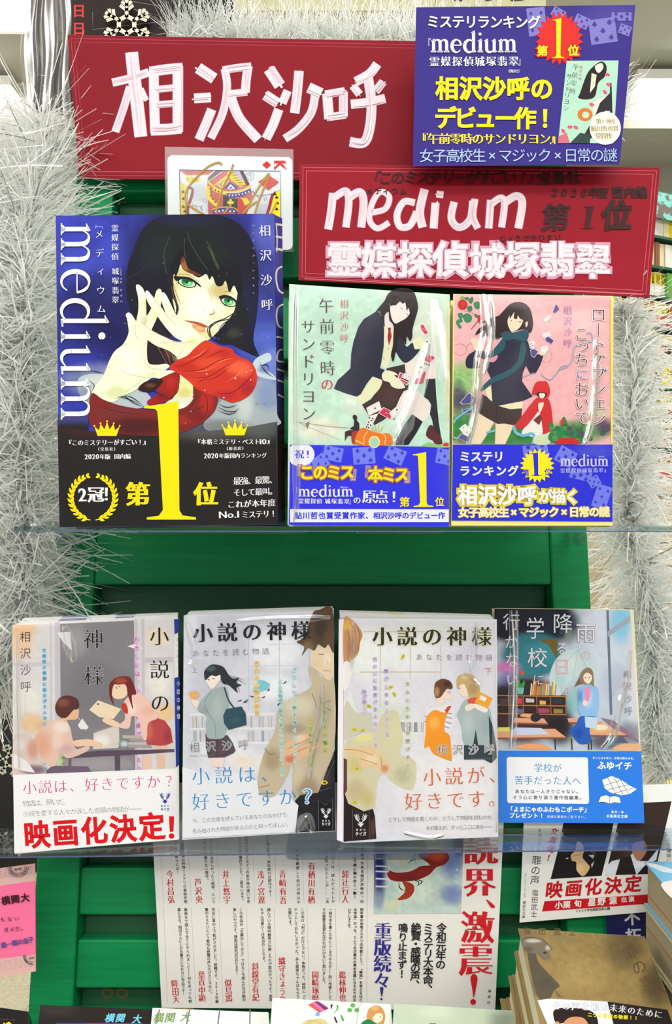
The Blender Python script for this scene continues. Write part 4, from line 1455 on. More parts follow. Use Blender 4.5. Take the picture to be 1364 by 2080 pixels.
    for (pts, w) in (([(1256, 90), (1262, 170), (1260, 250)], 6), ([(1290, 330), (1262, 350), (1256, 400), (1270, 460), (1296, 480)], 9), ([(1296, 540), (1266, 560), (1258, 610), (1270, 660), (1300, 672)], 9), ([(1258, 720), (1300, 728)], 9), ([(1300, 790), (1270, 800), (1262, 850), (1302, 860)], 9), ([(1262, 900), (1300, 912)], 9), ([(1264, 960), (1304, 974)], 10), ([(1266, 1040), (1306, 1060)], 10)):
        B.stroke(pts, w, wh, bucket='let')
    B.text('本年度No.1ミステリ', 1292, 1170, 1298, 1690, 30, (150, 96, 84), 'min', sx=.75)
    B.done(cov, pic='spine_print', let='spine_lettering')
    wrapq = [(114, 440), (556, 436), (563, 1063), (122, 1069)]
    # copies behind (edges peeping out between the covers)
    return t


medium_book()


# --- paperback with the pale green cover
def cards_on(A, L, col, pip, k=1.0):
    for (cx, cy, w, h, a) in L:
        a = math.radians(a)
        R = lambda x, y: (cx + x * math.cos(a) - y * math.sin(a), cy + x * math.sin(a) + y * math.cos(a))
        A.quad([R(-w / 2, -h / 2), R(w / 2, -h / 2), R(w / 2, h / 2), R(-w / 2, h / 2)], col)
        for (px, py) in ((-.28, -.3), (.28, -.3), (0, 0), (-.28, .3), (.28, .3)):
            x, y = R(px * w, py * h)
            A.disc(x, y, w * .085, pip, n=7)
            A.poly([(x, y - w * .13), (x + w * .1, y + w * .02), (x, y + w * .1), (x - w * .1, y + w * .02)], pip, smooth=False)


def green_book():
    S = Surf(at(585, 1066.5, 0.4790), at(912, 1067.5, 0.4790), at(750, 590, 0.4925))
    Q = [(587, 577), (913, 598), (912, 1067), (585, 1066)]
    t, cov = book('paperback_novel', 'pale green paperback with a girl dealing playing cards and a blue band', Q, S, 0.011, (206, 230, 210), skew=0.0, pages=(236, 222, 184))
    A = Art(S)
    K = (570, 560, 3.789)
    A.crop(*K)
    bg = (196, 228, 208)
    A.grid([((587 - 570) * 3.789, 17 * 3.789), ((913 - 570) * 3.789, 38 * 3.789), (1294, 1330), (70, 1310)], 80, 90, bg,
           [(1130, 420, 200, 400, (220, 228, 212), .9), (1060, 620, 160, 160, (226, 226, 214), .7), (840, 160, 100, 60, (226, 228, 214), .7), (560, 980, 130, 140, (222, 232, 216), .8), (300, 1180, 240, 130, (232, 228, 208), .9), (150, 1080, 120, 160, (220, 230, 214), .7), (300, 150, 400, 130, (206, 236, 222), .6), (860, 1200, 200, 160, (212, 232, 216), .6), (1286, 700, 14, 700, (240, 206, 120), .9), (82, 700, 22, 700, (230, 240, 228), .8)],
           fn=lambda p, c: c * (0.93 + 0.14 * vnoise(p[:, 0], p[:, 1], 70, 9) * vnoise(p[:, 0], p[:, 1], 26, 4) * 2)[:, None])
    A.latin('Cinderella at Midnight', 190, 190, 700, 200, 60, (216, 238, 222), 'light', shear=0.35)
    # figure, from its own closer crop
    A.crop(700, 580, 6.2)
    navy = (40, 40, 62)
    pink = (240, 226, 218)
    # legs
    A.poly([(760, 980), (880, 940), (1000, 920), (1110, 960), (1150, 1060), (1140, 1170), (1040, 1180), (900, 1160), (790, 1110)], pink)
    A.poly([(620, 1560), (700, 1400), (800, 1310), (920, 1330), (1010, 1420), (1080, 1500), (1070, 1600), (1000, 1700), (920, 1700), (860, 1640), (760, 1620), (680, 1600)], pink)
    A.poly([(1030, 1175), (1138, 1172), (1150, 1400), (1180, 1700), (1210, 1900), (1180, 1990), (1130, 1900), (1100, 1700), (1070, 1620), (1085, 1500), (1050, 1440), (990, 1400), (1010, 1300)], (44, 42, 48), smooth=False)
    A.poly([(850, 1620), (960, 1700), (980, 1715), (900, 1860), (800, 2010), (640, 2010), (640, 1960), (740, 1760)], (36, 36, 44), [(740, 1780, 60, 200, (130, 140, 150), .6, 20)], smooth=False, step=30)
    A.poly([(1020, 1880), (1050, 1780), (1100, 1760), (1150, 1850), (1210, 1900), (1225, 2030), (1150, 2036), (1110, 1960), (1060, 1930)], (92, 40, 44))
    # skirt
    A.poly([(530, 1040), (755, 990), (765, 1120), (800, 1180), (800, 1315), (740, 1330), (690, 1420), (640, 1540), (560, 1640), (480, 1700), (370, 1760), (290, 1620), (215, 1500), (330, 1430), (420, 1300), (470, 1180)], (64, 46, 44), [(560, 1400, 160, 160, (84, 58, 54), .7)], smooth=False, step=40)
    # shirt tail
    A.poly([(350, 1150), (465, 1190), (440, 1290), (340, 1400), (230, 1480), (150, 1440), (190, 1360), (290, 1240)], (232, 232, 190))
    # far arm
    A.poly([(860, 690), (940, 640), (990, 690), (975, 780), (900, 810), (860, 760)], (236, 232, 196))
    A.poly([(610, 520), (690, 560), (740, 700), (780, 770), (850, 720), (880, 800), (945, 800), (900, 870), (830, 940), (760, 975), (700, 930), (650, 850), (600, 760)], navy)
    # torso: shirt and neck
    A.poly([(500, 330), (560, 290), (620, 460), (610, 620), (600, 850), (530, 1040), (440, 1020), (480, 900), (490, 760), (490, 560)], (232, 230, 194), smooth=False)
    A.poly([(510, 340), (560, 300), (590, 440), (600, 520), (540, 540), (500, 510)], pink)
    A.poly([(540, 530), (580, 530), (575, 570), (590, 640), (555, 760), (535, 650), (548, 580)], (166, 30, 48), smooth=False)
    for y, x in ((795, 543), (918, 492)):
        A.disc(x, y, 9, (150, 140, 100), n=8)
    # jacket
    A.poly([(390, 330), (440, 340), (480, 450), (495, 560), (490, 760), (460, 960), (445, 1040), (500, 1060), (470, 1190), (350, 1145), (280, 1230), (200, 1370), (150, 1400), (0, 1355), (-140, 1300), (-90, 1190), (0, 1110), (70, 1040), (80, 850), (110, 700), (170, 520), (240, 420)], navy, [(250, 700, 160, 260, (48, 46, 68), .6)], smooth=False, step=50)
    # hand and cards
    A.poly([(470, 1110), (530, 1070), (620, 1090), (670, 1130), (620, 1130), (700, 1200), (750, 1260), (740, 1290), (670, 1300), (590, 1270), (560, 1220), (480, 1190)], (236, 234, 200))
    A.poly([(640, 1190), (700, 1230), (760, 1280), (720, 1290), (660, 1250)], pink)
    rd = (214, 60, 96)
    A.quad([(660, 1170), (690, 1090), (740, 1110), (700, 1190)], (240, 222, 226)); A.quad([(674, 1165), (698, 1104), (728, 1114), (700, 1180)], rd)
    A.quad([(670, 1180), (710, 1170), (808, 1222), (780, 1262)], (240, 222, 226)); A.quad([(690, 1185), (715, 1180), (795, 1224), (775, 1250)], rd)
    A.quad([(750, 1100), (870, 1160), (850, 1220), (720, 1160)], (240, 232, 230))
    for i in range(8):
        A.disc(770 + (i % 4) * 28, 1135 + (i // 4) * 32 + (i % 4) * 12, 6, (90, 80, 90), n=6)
    A.quad([(870, 1240), (885, 1170), (1000, 1080), (1015, 1110), (960, 1240)], rd) if False else A.poly([(870, 1240), (880, 1165), (925, 1175), (1000, 1080), (1018, 1105), (985, 1230), (930, 1245)], rd, smooth=False)
    for q in ([(955, 500), (985, 490), (1045, 600), (1010, 612), (960, 550)], [(960, 935), (1050, 872), (1135, 900), (1075, 970)], [(430, 1605), (490, 1540), (615, 1600), (570, 1680)]):
        c = np.mean(q, 0)
        A.poly([(x + (x - c[0]) * .14, y + (y - c[1]) * .14) for x, y in q], (244, 226, 230), smooth=False)
        A.poly(q, (212, 54, 92), smooth=False)
        A.stroke([(c[0] - 20, c[1] - 6), (c[0] + 20, c[1] + 8)], 6, (240, 190, 204), smooth=False)
    for q in ([(970, 870), (1040, 740), (1090, 790), (1010, 890)], [(1010, 680), (1060, 670), (1070, 740), (1020, 740)], [(925, 1010), (1000, 950), (1100, 1000), (1020, 1060), (930, 1110)], [(270, 1540), (430, 1455), (465, 1560), (300, 1640)], [(310, 1640), (420, 1610), (310, 1830), (250, 1790)], [(600, 1690), (700, 1560), (640, 1530), (560, 1600)]):
        A.poly(q, (240, 234, 228), smooth=False)
    for x, y in ((1035, 705), (1020, 820), (1000, 850), (985, 830), (1060, 798), (1000, 980), (1030, 990), (1060, 1000), (960, 1030), (930, 1080), (380, 1545), (310, 1665), (350, 1675), (300, 1720), (335, 1700), (290, 1750), (325, 1760), (300, 1790), (275, 1780), (655, 1565), (620, 1680)):
        A.poly([(x, y - 15), (x + 12, y), (x, y + 15), (x - 12, y)], (70, 66, 80), smooth=False)
    # face and hair
    A.poly([(380, 340), (440, 260), (500, 190), (540, 110), (620, 50), (740, 30), (850, 60), (900, 160), (920, 290), (880, 440), (850, 560), (850, 640), (820, 700), (780, 640), (770, 740), (740, 700), (700, 640), (660, 700), (640, 830), (610, 960), (580, 880), (600, 780), (620, 640), (610, 500), (560, 430), (550, 330), (500, 380), (500, 520), (470, 440), (440, 330), (400, 340)], (38, 24, 26), step=40)
    A.poly([(575, 240), (640, 210), (740, 200), (800, 290), (820, 340), (770, 410), (700, 450), (640, 478), (600, 440), (575, 350)], (244, 232, 224))
    A.poly([(565, 250), (570, 190), (600, 165), (605, 190), (580, 235)], (240, 226, 216))
    A.poly([(570, 260), (560, 150), (650, 80), (800, 90), (880, 200), (870, 330), (820, 360), (800, 270), (780, 330), (760, 210), (730, 230), (690, 200), (640, 250), (600, 250)], (40, 26, 28), smooth=False)
    A.stroke([(695, 275), (730, 300)], 7, (90, 80, 90), smooth=False)
    A.stroke([(770, 350), (795, 370)], 7, (90, 80, 90), smooth=False)
    A.stroke([(655, 400), (690, 420)], 4, (226, 180, 180), smooth=False)
    # small driver and pumpkin coach
    A.poly([(100, 1640), (120, 1625), (150, 1640), (155, 1665), (150, 1700), (180, 1730), (185, 1840), (120, 1830), (60, 1800), (110, 1770), (120, 1700), (100, 1670)], (44, 36, 42), smooth=False)
    A.poly([(0, 1840), (60, 1820), (130, 1830), (150, 1900), (40, 1890), (0, 1960)], (64, 40, 40), smooth=False)
    A.poly([(90, 1850), (170, 1840), (150, 1980), (90, 1980)], (170, 50, 36))
    org = (232, 120, 34)
    A.poly([(150, 2005), (160, 1850), (230, 1790), (330, 1830), (440, 1860), (540, 1860), (590, 1910), (570, 2005)], org)
    A.stroke([(140, 1950), (240, 2000)], 12, (252, 226, 150)); A.stroke([(290, 1830), (245, 1900), (240, 2000)], 9, (252, 226, 150))
    A.disc(370, 1970, 72, (250, 216, 150), 78); A.disc(370, 1975, 54, (160, 216, 190), 60)
    A.stroke([(440, 1850), (510, 1900), (500, 2000)], 9, (252, 226, 150))
    A.multi([[(400, 1850), (380, 1760)], [(420, 1850), (430, 1750)], [(440, 1850), (480, 1770)], [(380, 1840), (340, 1790)]], 8, (206, 184, 80), smooth=False)
    A.crop(*K)
    # telegraph kite lines, lower left
    A.stroke([(130, 1125), (380, 1160), (510, 1170)], 3, (140, 120, 110)); A.stroke([(140, 1130), (300, 1200), (450, 1260)], 2, (150, 130, 110))
    A.poly([(190, 1140), (222, 1118), (205, 1180)], (130, 116, 110), smooth=False)
    A.poly([(1096, 1300), (1150, 1285), (1220, 1300), (1284, 1280), (1290, 1322), (1100, 1316)], (150, 196, 120)); A.disc(1270, 1300, 22, (206, 50, 70), 14)
    # title
    br = (70, 46, 50)
    A.text('午前零時', 350, 232, 360, 712, 122, br, 'lmin')
    A.text('の', 356, 836, 356, 836, 104, (212, 60, 90), 'min')
    A.text('サンドリヨン', 210, 392, 214, 1062, 118, br, 'lmin')
    A.text('相沢沙呼', 487, 216, 489, 482, 72, (214, 96, 106), 'lmin')
    for x, y in ((330, 338), (362, 742), (236, 615), (310, 700)):
        A.disc(x, y, 7, (214, 60, 100), n=8)
    A.done(cov)
    # band
    bl = (46, 48, 226)
    bq = [(589, 904), (911.5, 909), (912, 1066), (586, 1065)]
    bd = band(t, S, bq, bl, 0.011)
    B = Art(S, 0.0004)
    B.crop(*K)
    B.grid([(72, 1300), (1292, 1318), (1292, 1930), (72, 1920)], 20, 12, bl, [(1270, 1600, 50, 400, (70, 70, 200), .6)])
    lb = (118, 130, 236)
    B.clip = (589, 904, 911.5, 1064)
    cards_on(B, [(400, 1370, 150, 110, 12), (640, 1385, 170, 130, -4), (880, 1380, 150, 120, 24), (1260, 1390, 130, 120, 10), (290, 1450, 110, 150, 52)], lb, (60, 60, 214))
    B.quad([(72, 1796), (1292, 1798), (1292, 1896), (72, 1898)], (238, 238, 246))
    B.quad([(72, 1916), (1290, 1912), (1290, 1930), (72, 1928)], (228, 226, 236))
    B.disc(150, 1375, 110, (236, 236, 246), 92)
    B.clip = None
    B.text('祝！', 142, 1374, 208, 1374, 74, bl, 'minb')
    yel = (252, 232, 20)
    o_ = (196, 120, 110)
    B.text('『', 118, 1514, 118, 1514, 128, (40, 44, 206), 'reg', out=(230, 190, 140), outw=.03, sx=.8)
    B.text('このミス', 200, 1514, 512, 1514, 118, yel, 'gotb', out=(190, 110, 60), outw=.075, sy=1.05)
    B.text('』『', 588, 1520, 640, 1524, 128, (40, 44, 206), 'reg', out=(230, 190, 140), outw=.03, sx=.8)
    B.text('本ミス', 728, 1530, 932, 1532, 116, yel, 'gotb', out=(190, 110, 60), outw=.075, sy=1.08)
    B.text('』', 1002, 1536, 1002, 1536, 128, (40, 44, 206), 'reg', out=(230, 190, 140), outw=.03, sx=.8)
    wh = (240, 240, 250)
    B.text('『', 116, 1658, 116, 1658, 56, wh, 'reg', sx=.6)
    B.serif('medium', 134, 1700, (62, 0), (0, 56 * -1), wh, stem=0.24, hair=0.06)
    B.text('（講談社）', 450, 1628, 524, 1630, 15, wh, 'reg')
    B.text('霊媒探偵', 156, 1734, 296, 1736, 44, wh, 'minb')
    B.text('城塚翡翠', 360, 1736, 506, 1738, 44, wh, 'minb')
    B.text('』', 540, 1736, 540, 1736, 50, wh, 'reg', sx=.6)
    B.text('の', 586, 1728, 586, 1728, 62, wh, 'minb')
    B.text('原点！', 680, 1700, 870, 1702, 112, wh, 'minb')
    B.one(1014, 1356, 1172, 1780, yel)
    B.text('第', 952, 1742, 952, 1742, 80, yel, 'got')
    B.text('位', 1222, 1740, 1222, 1740, 74, yel, 'got')
    B.text('鮎川哲也賞受賞作家、', 134, 1846, 680, 1846, 58, bl, 'got')
    B.text('相沢沙呼のデビュー作', 738, 1846, 1236, 1846, 56, bl, 'got')
    B.done(bd, pic='band_print', let='band_lettering')
    wrap(t, S, [(588, 580), (912, 601), (911, 1060), (587, 1060)], [([(601, 585), (599, 760), (602, 1000), (598, 1060)], 5, 0.0011), ([(868, 700), (855, 765), (835, 820), (812, 880), (806, 905)], 13, 0.0016), ([(880, 610), (905, 800)], 10, .0005)], seed=2, label='glossy clear wrap with bright creases')
    return t


green_book()


# --- paperback with the pink cover
def pink_book():
    S = Surf(at(916, 1067.5, 0.4785), at(1243, 1067.5, 0.4785), at(1080, 600, 0.4915))
    Q = [(920, 597), (1245, 601), (1243, 1067.5), (916, 1067.5)]
    t, cov = book('paperback_novel', 'pink paperback with a girl in a green scarf and a blue band', Q, S, 0.012, (240, 222, 130), pages=(236, 214, 160))
    A = Art(S)
    K2 = (900, 560, 2.94)
    A.crop(*K2)
    A.grid([(66, 110), (1004, 124), (1006, 1016), (56, 1006)], 90, 100, (240, 182, 184),
           [(90, 640, 180, 130, (130, 190, 110), .9), (140, 560, 120, 80, (150, 200, 120), .7), (120, 760, 130, 90, (70, 110, 80), .9), (90, 720, 60, 120, (74, 60, 92), .8), (130, 900, 220, 130, (50, 140, 66), 1), (400, 960, 500, 110, (44, 130, 60), 1), (800, 930, 260, 90, (60, 140, 76), 1), (960, 900, 70, 70, (84, 70, 96), .9), (820, 930, 60, 30, (96, 60, 84), .7), (600, 880, 130, 40, (232, 200, 168), .6), (920, 810, 80, 70, (190, 206, 160), .7), (880, 400, 140, 300, (244, 196, 198), .5)],
           fn=lambda p, c: c * (0.95 + 0.1 * vnoise(p[:, 0], p[:, 1], 24, 9) + np.where(c[:, 0] < 0.35, .5 * (vnoise(p[:, 0], p[:, 1], 14, 4) - .5), 0))[:, None])
    A.latin('Komm', 552, 194, 700, 176, 70, (248, 214, 212), 'light', shear=.3)
    A.latin('Rotkappchen', 640, 244, 884, 236, 64, (248, 210, 208), 'light', shear=.3)
    A.latin('Aizawa Sako', 552, 300, 700, 292, 30, (248, 210, 208), 'light', shear=.3)
    # figure crop
    A.crop(915, 595, 5.804)
    g = (52, 132, 84)
    for q in ([(205, 90), (250, 45), (268, 80), (240, 130)], [(270, 120), (320, 100), (350, 130), (330, 190), (285, 180)], [(150, 60), (210, 50), (200, 90)], [(80, 250), (130, 235), (150, 280), (110, 310)], [(150, 260), (200, 240), (250, 280), (235, 340), (180, 350), (150, 310)], [(60, 340), (120, 300), (140, 340), (100, 360), (130, 400), (100, 420)], [(190, 170), (240, 150), (255, 200), (210, 220)], [(280, 250), (320, 260), (330, 290), (290, 290)], [(470, 300), (540, 300), (570, 340), (500, 360)]):
        A.poly(q, g)
    A.poly([(110, 50), (150, 35), (155, 80), (120, 80)], (140, 180, 60))
    A.disc(140, 140, 58, (200, 30, 40), 62, blobs=[(150, 130, 30, 30, (226, 60, 60), .8)])
    A.poly([(320, 270), (365, 260), (370, 300), (330, 350), (315, 310)], (206, 34, 44))
    A.multi([[(200, 180), (280, 260), (330, 300)], [(160, 210), (230, 230)]], 5, (70, 100, 70))
    A.multi([[(40, 620), (110, 600), (180, 640), (180, 700), (110, 740), (45, 700)], [(180, 640), (220, 600), (250, 610)], [(1060, 730), (1080, 800), (1140, 820), (1190, 770), (1180, 700)]], 5, (200, 130, 130))
    # legs
    sk = (242, 218, 188)
    A.poly([(320, 1420), (520, 1500), (460, 1620), (380, 1740), (350, 1784), (205, 1782), (250, 1640), (280, 1520)], sk, smooth=False)
    A.poly([(530, 1510), (745, 1540), (700, 1660), (640, 1784), (520, 1784), (525, 1640)], sk, smooth=False)
    # skirt
    A.poly([(370, 1190), (500, 1270), (840, 1360), (825, 1530), (730, 1560), (640, 1540), (550, 1545), (450, 1490), (380, 1450), (330, 1410)], (66, 50, 50), smooth=False)
    A.multi([[(440, 1300), (420, 1470)], [(540, 1340), (530, 1530)], [(640, 1360), (640, 1540)], [(740, 1360), (740, 1550)]], 6, (44, 34, 36), smooth=False)
    A.poly([(400, 1130), (470, 1100), (500, 1290), (440, 1240)], (236, 232, 186), smooth=False)
    A.poly([(560, 1330), (850, 1280), (840, 1360), (700, 1370), (620, 1350)], (236, 232, 186), smooth=False)
    # hair behind
    A.poly([(700, 130), (800, 105), (880, 130), (940, 200), (970, 350), (950, 460), (900, 470), (860, 430), (800, 440), (700, 470), (600, 520), (500, 540), (420, 510), (340, 530), (400, 440), (290, 500), (330, 420), (420, 370), (380, 340), (480, 290), (560, 270), (620, 210)], (50, 30, 34), step=40)
    A.multi([[(420, 420), (330, 440), (290, 500)], [(480, 560), (560, 540), (600, 520)], [(400, 330), (330, 360)], [(320, 330), (240, 430)]], 8, (50, 30, 34), taper=True)
    # left arm + jacket
    nv = (42, 40, 64)
    A.poly([(340, 670), (270, 690), (200, 740), (175, 810), (190, 880), (250, 890), (340, 880), (320, 820), (290, 770), (340, 760), (400, 780), (440, 720)], nv)
    A.poly([(235, 560), (270, 530), (340, 560), (355, 620), (350, 670), (280, 670), (260, 620)], (240, 218, 190))
    A.poly([(620, 520), (760, 460), (880, 520), (940, 640), (985, 740), (1030, 720), (1090, 740), (1060, 840), (1000, 950), (935, 955), (885, 860), (850, 940), (840, 1040), (900, 1130), (965, 1220), (860, 1270), (700, 1300), (560, 1330), (490, 1290), (480, 1150), (470, 1000), (420, 900), (420, 800), (500, 820), (540, 770), (560, 640)], nv, [(700, 900, 200, 300, (48, 44, 66), .6)], smooth=False, step=50)
    A.poly([(455, 770), (560, 740), (530, 800), (490, 820)], (240, 150, 165), smooth=False)
    # scarf
    sc = (36, 88, 98)
    A.poly([(430, 760), (480, 690), (560, 600), (620, 520), (640, 560), (640, 640), (560, 720), (480, 760)], sc)
    A.poly([(590, 490), (650, 450), (720, 470), (800, 450), (880, 430), (915, 460), (915, 520), (880, 570), (800, 560), (740, 540), (670, 560), (620, 540)], (40, 84, 100), [(880, 500, 50, 50, (30, 70, 84), .8)])
    A.poly([(830, 590), (880, 600), (880, 720), (840, 840), (740, 940), (600, 1020), (500, 1060), (400, 1140), (350, 1150), (400, 1070), (500, 990), (640, 930), (740, 860), (800, 760)], sc)
    # face
    A.poly([(680, 290), (740, 220), (800, 250), (850, 310), (840, 360), (800, 420), (730, 458), (700, 440), (670, 360)], (244, 224, 196))
    A.poly([(880, 350), (905, 340), (905, 380), (885, 405)], (240, 216, 190))
    A.poly([(690, 290), (720, 190), (800, 150), (880, 200), (920, 300), (880, 340), (850, 400), (850, 320), (810, 300), (790, 260), (780, 310), (740, 300), (750, 220), (700, 300)], (50, 30, 34), smooth=False)
    A.stroke([(700, 322), (720, 326)], 8, (110, 90, 80), smooth=False); A.stroke([(800, 340), (830, 342)], 9, (110, 90, 80), smooth=False); A.stroke([(725, 412), (745, 416)], 4, (206, 140, 130), smooth=False)
    # right hand and flying cards
    A.poly([(1040, 720), (1060, 680), (1100, 680), (1130, 700), (1090, 740)], (242, 222, 190))
    for q, c in (([(920, 590), (970, 560), (990, 590), (975, 660), (935, 650)], (240, 234, 234)), ([(940, 680), (980, 660), (1028, 690), (985, 760), (950, 740)], (84, 80, 150)), ([(1060, 640), (1130, 620), (1150, 660), (1110, 710), (1062, 690)], (240, 234, 232)), ([(1075, 480), (1160, 460), (1180, 510), (1090, 530)], (238, 226, 224)), ([(1115, 530), (1150, 515), (1212, 565), (1185, 600), (1120, 565)], (70, 70, 140)), ([(1090, 320), (1150, 262), (1195, 275), (1120, 345)], (240, 226, 220)), ([(1200, 230), (1240, 130), (1280, 190), (1230, 240)], (96, 92, 150)),
                 ([(115, 1290), (215, 1180), (285, 1225), (230, 1300), (150, 1310)], (84, 80, 140)), ([(135, 1380), (240, 1360), (260, 1410), (165, 1430)], (86, 80, 140)), ([(105, 1600), (170, 1550), (240, 1620), (190, 1710)], (240, 236, 226)), ([(85, 1710), (130, 1660), (230, 1710), (190, 1760)], (90, 88, 146))):
        c0 = np.mean(q, 0)
        A.poly([(x + (x - c0[0]) * .12, y + (y - c0[1]) * .12) for x, y in q], (236, 220, 224), smooth=False)
        A.poly(q, c, smooth=False)
    for x, y in ((945, 600), (965, 620), (945, 640), (150, 1590), (190, 1645)):
        A.disc(x, y, 7, (60, 60, 66), n=6)
    # little hooded figure
    A.poly([(760, 1560), (860, 1420), (960, 1290), (1010, 1240), (1060, 1230), (1140, 1240), (1180, 1330), (1200, 1500), (1200, 1620), (1080, 1660), (960, 1600), (800, 1600)], (206, 44, 50))
    A.poly([(900, 1560), (970, 1480), (1040, 1400), (1075, 1560), (1075, 1670), (980, 1700), (840, 1660), (860, 1600)], (240, 234, 226))
    A.poly([(1030, 1310), (1080, 1290), (1095, 1310), (1060, 1400), (1040, 1400)], (240, 222, 200))
    A.poly([(970, 1500), (1050, 1430), (1075, 1480), (1040, 1560)], (110, 54, 50), smooth=False)
    A.poly([(955, 1190), (1000, 1060), (1080, 1040), (1135, 1050), (1170, 1150), (1150, 1225), (1080, 1240), (1010, 1200)], (212, 44, 48))
    A.poly([(1010, 1190), (1050, 1165), (1130, 1185), (1120, 1225), (1080, 1245), (1040, 1230)], (46, 26, 28))
    A.poly([(1040, 1190), (1060, 1180), (1110, 1190), (1100, 1230), (1070, 1245), (1045, 1225)], (246, 226, 206))
    # ribbons, roses
    rb = (110, 186, 214)
    A.stroke([(30, 1540), (60, 1490), (150, 1420), (290, 1330)], 22, rb); A.stroke([(420, 1650), (520, 1620)], 26, rb, smooth=False)
    A.stroke([(740, 1570), (770, 1650), (860, 1680), (960, 1660), (985, 1720), (960, 1780)], 36, rb); A.stroke([(20, 1700), (80, 1720)], 22, rb, smooth=False)
    A.stroke([(850, 990), (960, 950), (1000, 945)], 9, (150, 180, 200)); A.stroke([(1060, 950), (1110, 1000), (1180, 1020), (1250, 940), (1300, 870), (1370, 855)], 10, (140, 170, 196))
    A.poly([(990, 1690), (1120, 1660), (1180, 1640), (1160, 1780), (990, 1780)], (206, 222, 186))
    A.crop(*K2)
    for q in ([(640, 990), (640, 930), (700, 900), (760, 900), (820, 960), (830, 1000)], [(700, 880), (720, 840), (740, 890)], [(660, 900), (640, 870), (630, 900)]):
        A.poly(q, (52, 130, 70))
    for i in range(26):
        r = random.Random(i * 3 + 1)
        A.disc(r.uniform(640, 990), r.uniform(900, 990), r.uniform(10, 20), [(44, 116, 62), (70, 150, 84), (90, 76, 100)][i % 3], n=7)
    A.poly([(672, 990), (700, 972), (760, 970), (808, 985), (800, 1004), (680, 1004)], (206, 34, 44))
    A.poly([(698, 872), (712, 852), (720, 876), (708, 894)], (206, 50, 60))
    # ribbon over title
    A.stroke([(850, 350), (880, 340), (888, 390), (820, 400), (780, 430), (770, 500), (740, 540), (690, 560)], 6, (150, 180, 200))
    br = (76, 50, 58)
    A.text('ロートケプシェン', 926, 232, 926, 852, 94, br, 'lmin', out=(250, 224, 224), outw=.05)
    A.text('こっち', 824, 346, 826, 500, 92, br, 'lmin', out=(250, 224, 224), outw=.05)
    A.text('に', 828, 586, 828, 586, 80, (130, 120, 200), 'lmin', out=(250, 224, 224), outw=.05)
    A.text('おいで', 826, 676, 828, 848, 92, br, 'lmin', out=(250, 224, 224), outw=.05)
    A.text('相沢沙呼', 740, 206, 742, 402, 56, (160, 110, 190), 'lmin')
    A.disc(966, 566, 6, (90, 90, 210), n=8); A.disc(932, 222, 5, (90, 90, 190), n=8)
    A.stroke([(1001, 130), (1004, 1000)], 9, (246, 226, 90), smooth=False)
    A.done(cov)
    bl = (38, 44, 214)
    bq = [(919, 903), (1243.5, 903), (1243, 1059.5), (917, 1057)]
    bd = band(t, S, bq, bl, 0.012)
    B = Art(S, 0.0004)
    B.crop(*K2)
    B.clip = (917.5, 903.5, 1243, 1059)
    B.grid([(56, 1008), (1009, 1008), (1008, 1468), (50, 1462)], 16, 10, bl, [(900, 1040, 160, 50, (90, 100, 190), .6)])
    lb = (116, 126, 228)
    cards_on(B, [(550, 1040, 150, 70, -8), (730, 1080, 110, 100, 30), (820, 1190, 130, 60, 14), (945, 1320, 90, 140, 18), (900, 1230, 70, 60, -30)], lb, (50, 54, 206))
    B.clip = None
    wh = (240, 240, 250)
    B.text('ミステリ', 128, 1080, 330, 1080, 68, wh, 'gotb')
    B.text('ランキング', 128, 1166, 416, 1166, 66, wh, 'gotb')
    pts = []
    for i in range(40):
        a = i * math.pi / 20
        r = 104 if i % 2 else 80
        pts.append((560 + r * math.cos(a), 1134 + r * math.sin(a)))
    yel = (252, 232, 20)
    B.poly(pts, yel, smooth=False, bucket='let')
    B.one(516, 1056, 590, 1196, bl)
    B.text('第', 490, 1178, 490, 1178, 46, bl, 'got'); B.text('位', 624, 1172, 624, 1172, 44, bl, 'got')
    B.serif('medium', 698, 1138, (42, 0), (0, -44), (206, 210, 246), stem=0.24, hair=0.07)
    B.text('霊媒探偵城塚翡翠』', 712, 1164, 972, 1162, 30, (180, 186, 240), 'minb')
    B.text('（講談社）', 922, 1080, 966, 1080, 11, (206, 210, 246), 'reg')
    B.text('相沢沙呼', 146, 1312, 498, 1312, 116, (248, 248, 250), 'gotb', out=(232, 208, 60), outw=.11)
    B.text('が描く', 608, 1316, 766, 1320, 84, (248, 248, 250), 'gotb', out=(232, 208, 60), outw=.12)
    B.text('女子高校生×マジック×日常の謎', 120, 1414, 960, 1410, 64, (250, 240, 190), 'gotb', out=(206, 176, 30), outw=.045)
    B.done(bd, pic='band_print', let='band_lettering')
    wrap(t, S, [(920, 600), (1244, 604), (1242, 1060), (918, 1060)], [([(978, 600), (985, 680), (972, 740), (965, 830), (950, 905)], 9, 0.0016), ([(994, 600), (996, 690), (982, 760)], 6, 0.0012), ([(1208, 690), (1206, 780), (1198, 860), (1184, 905)], 8, 0.0014)], seed=5, label='glossy clear wrap with bright creases')
    return t


pink_book()

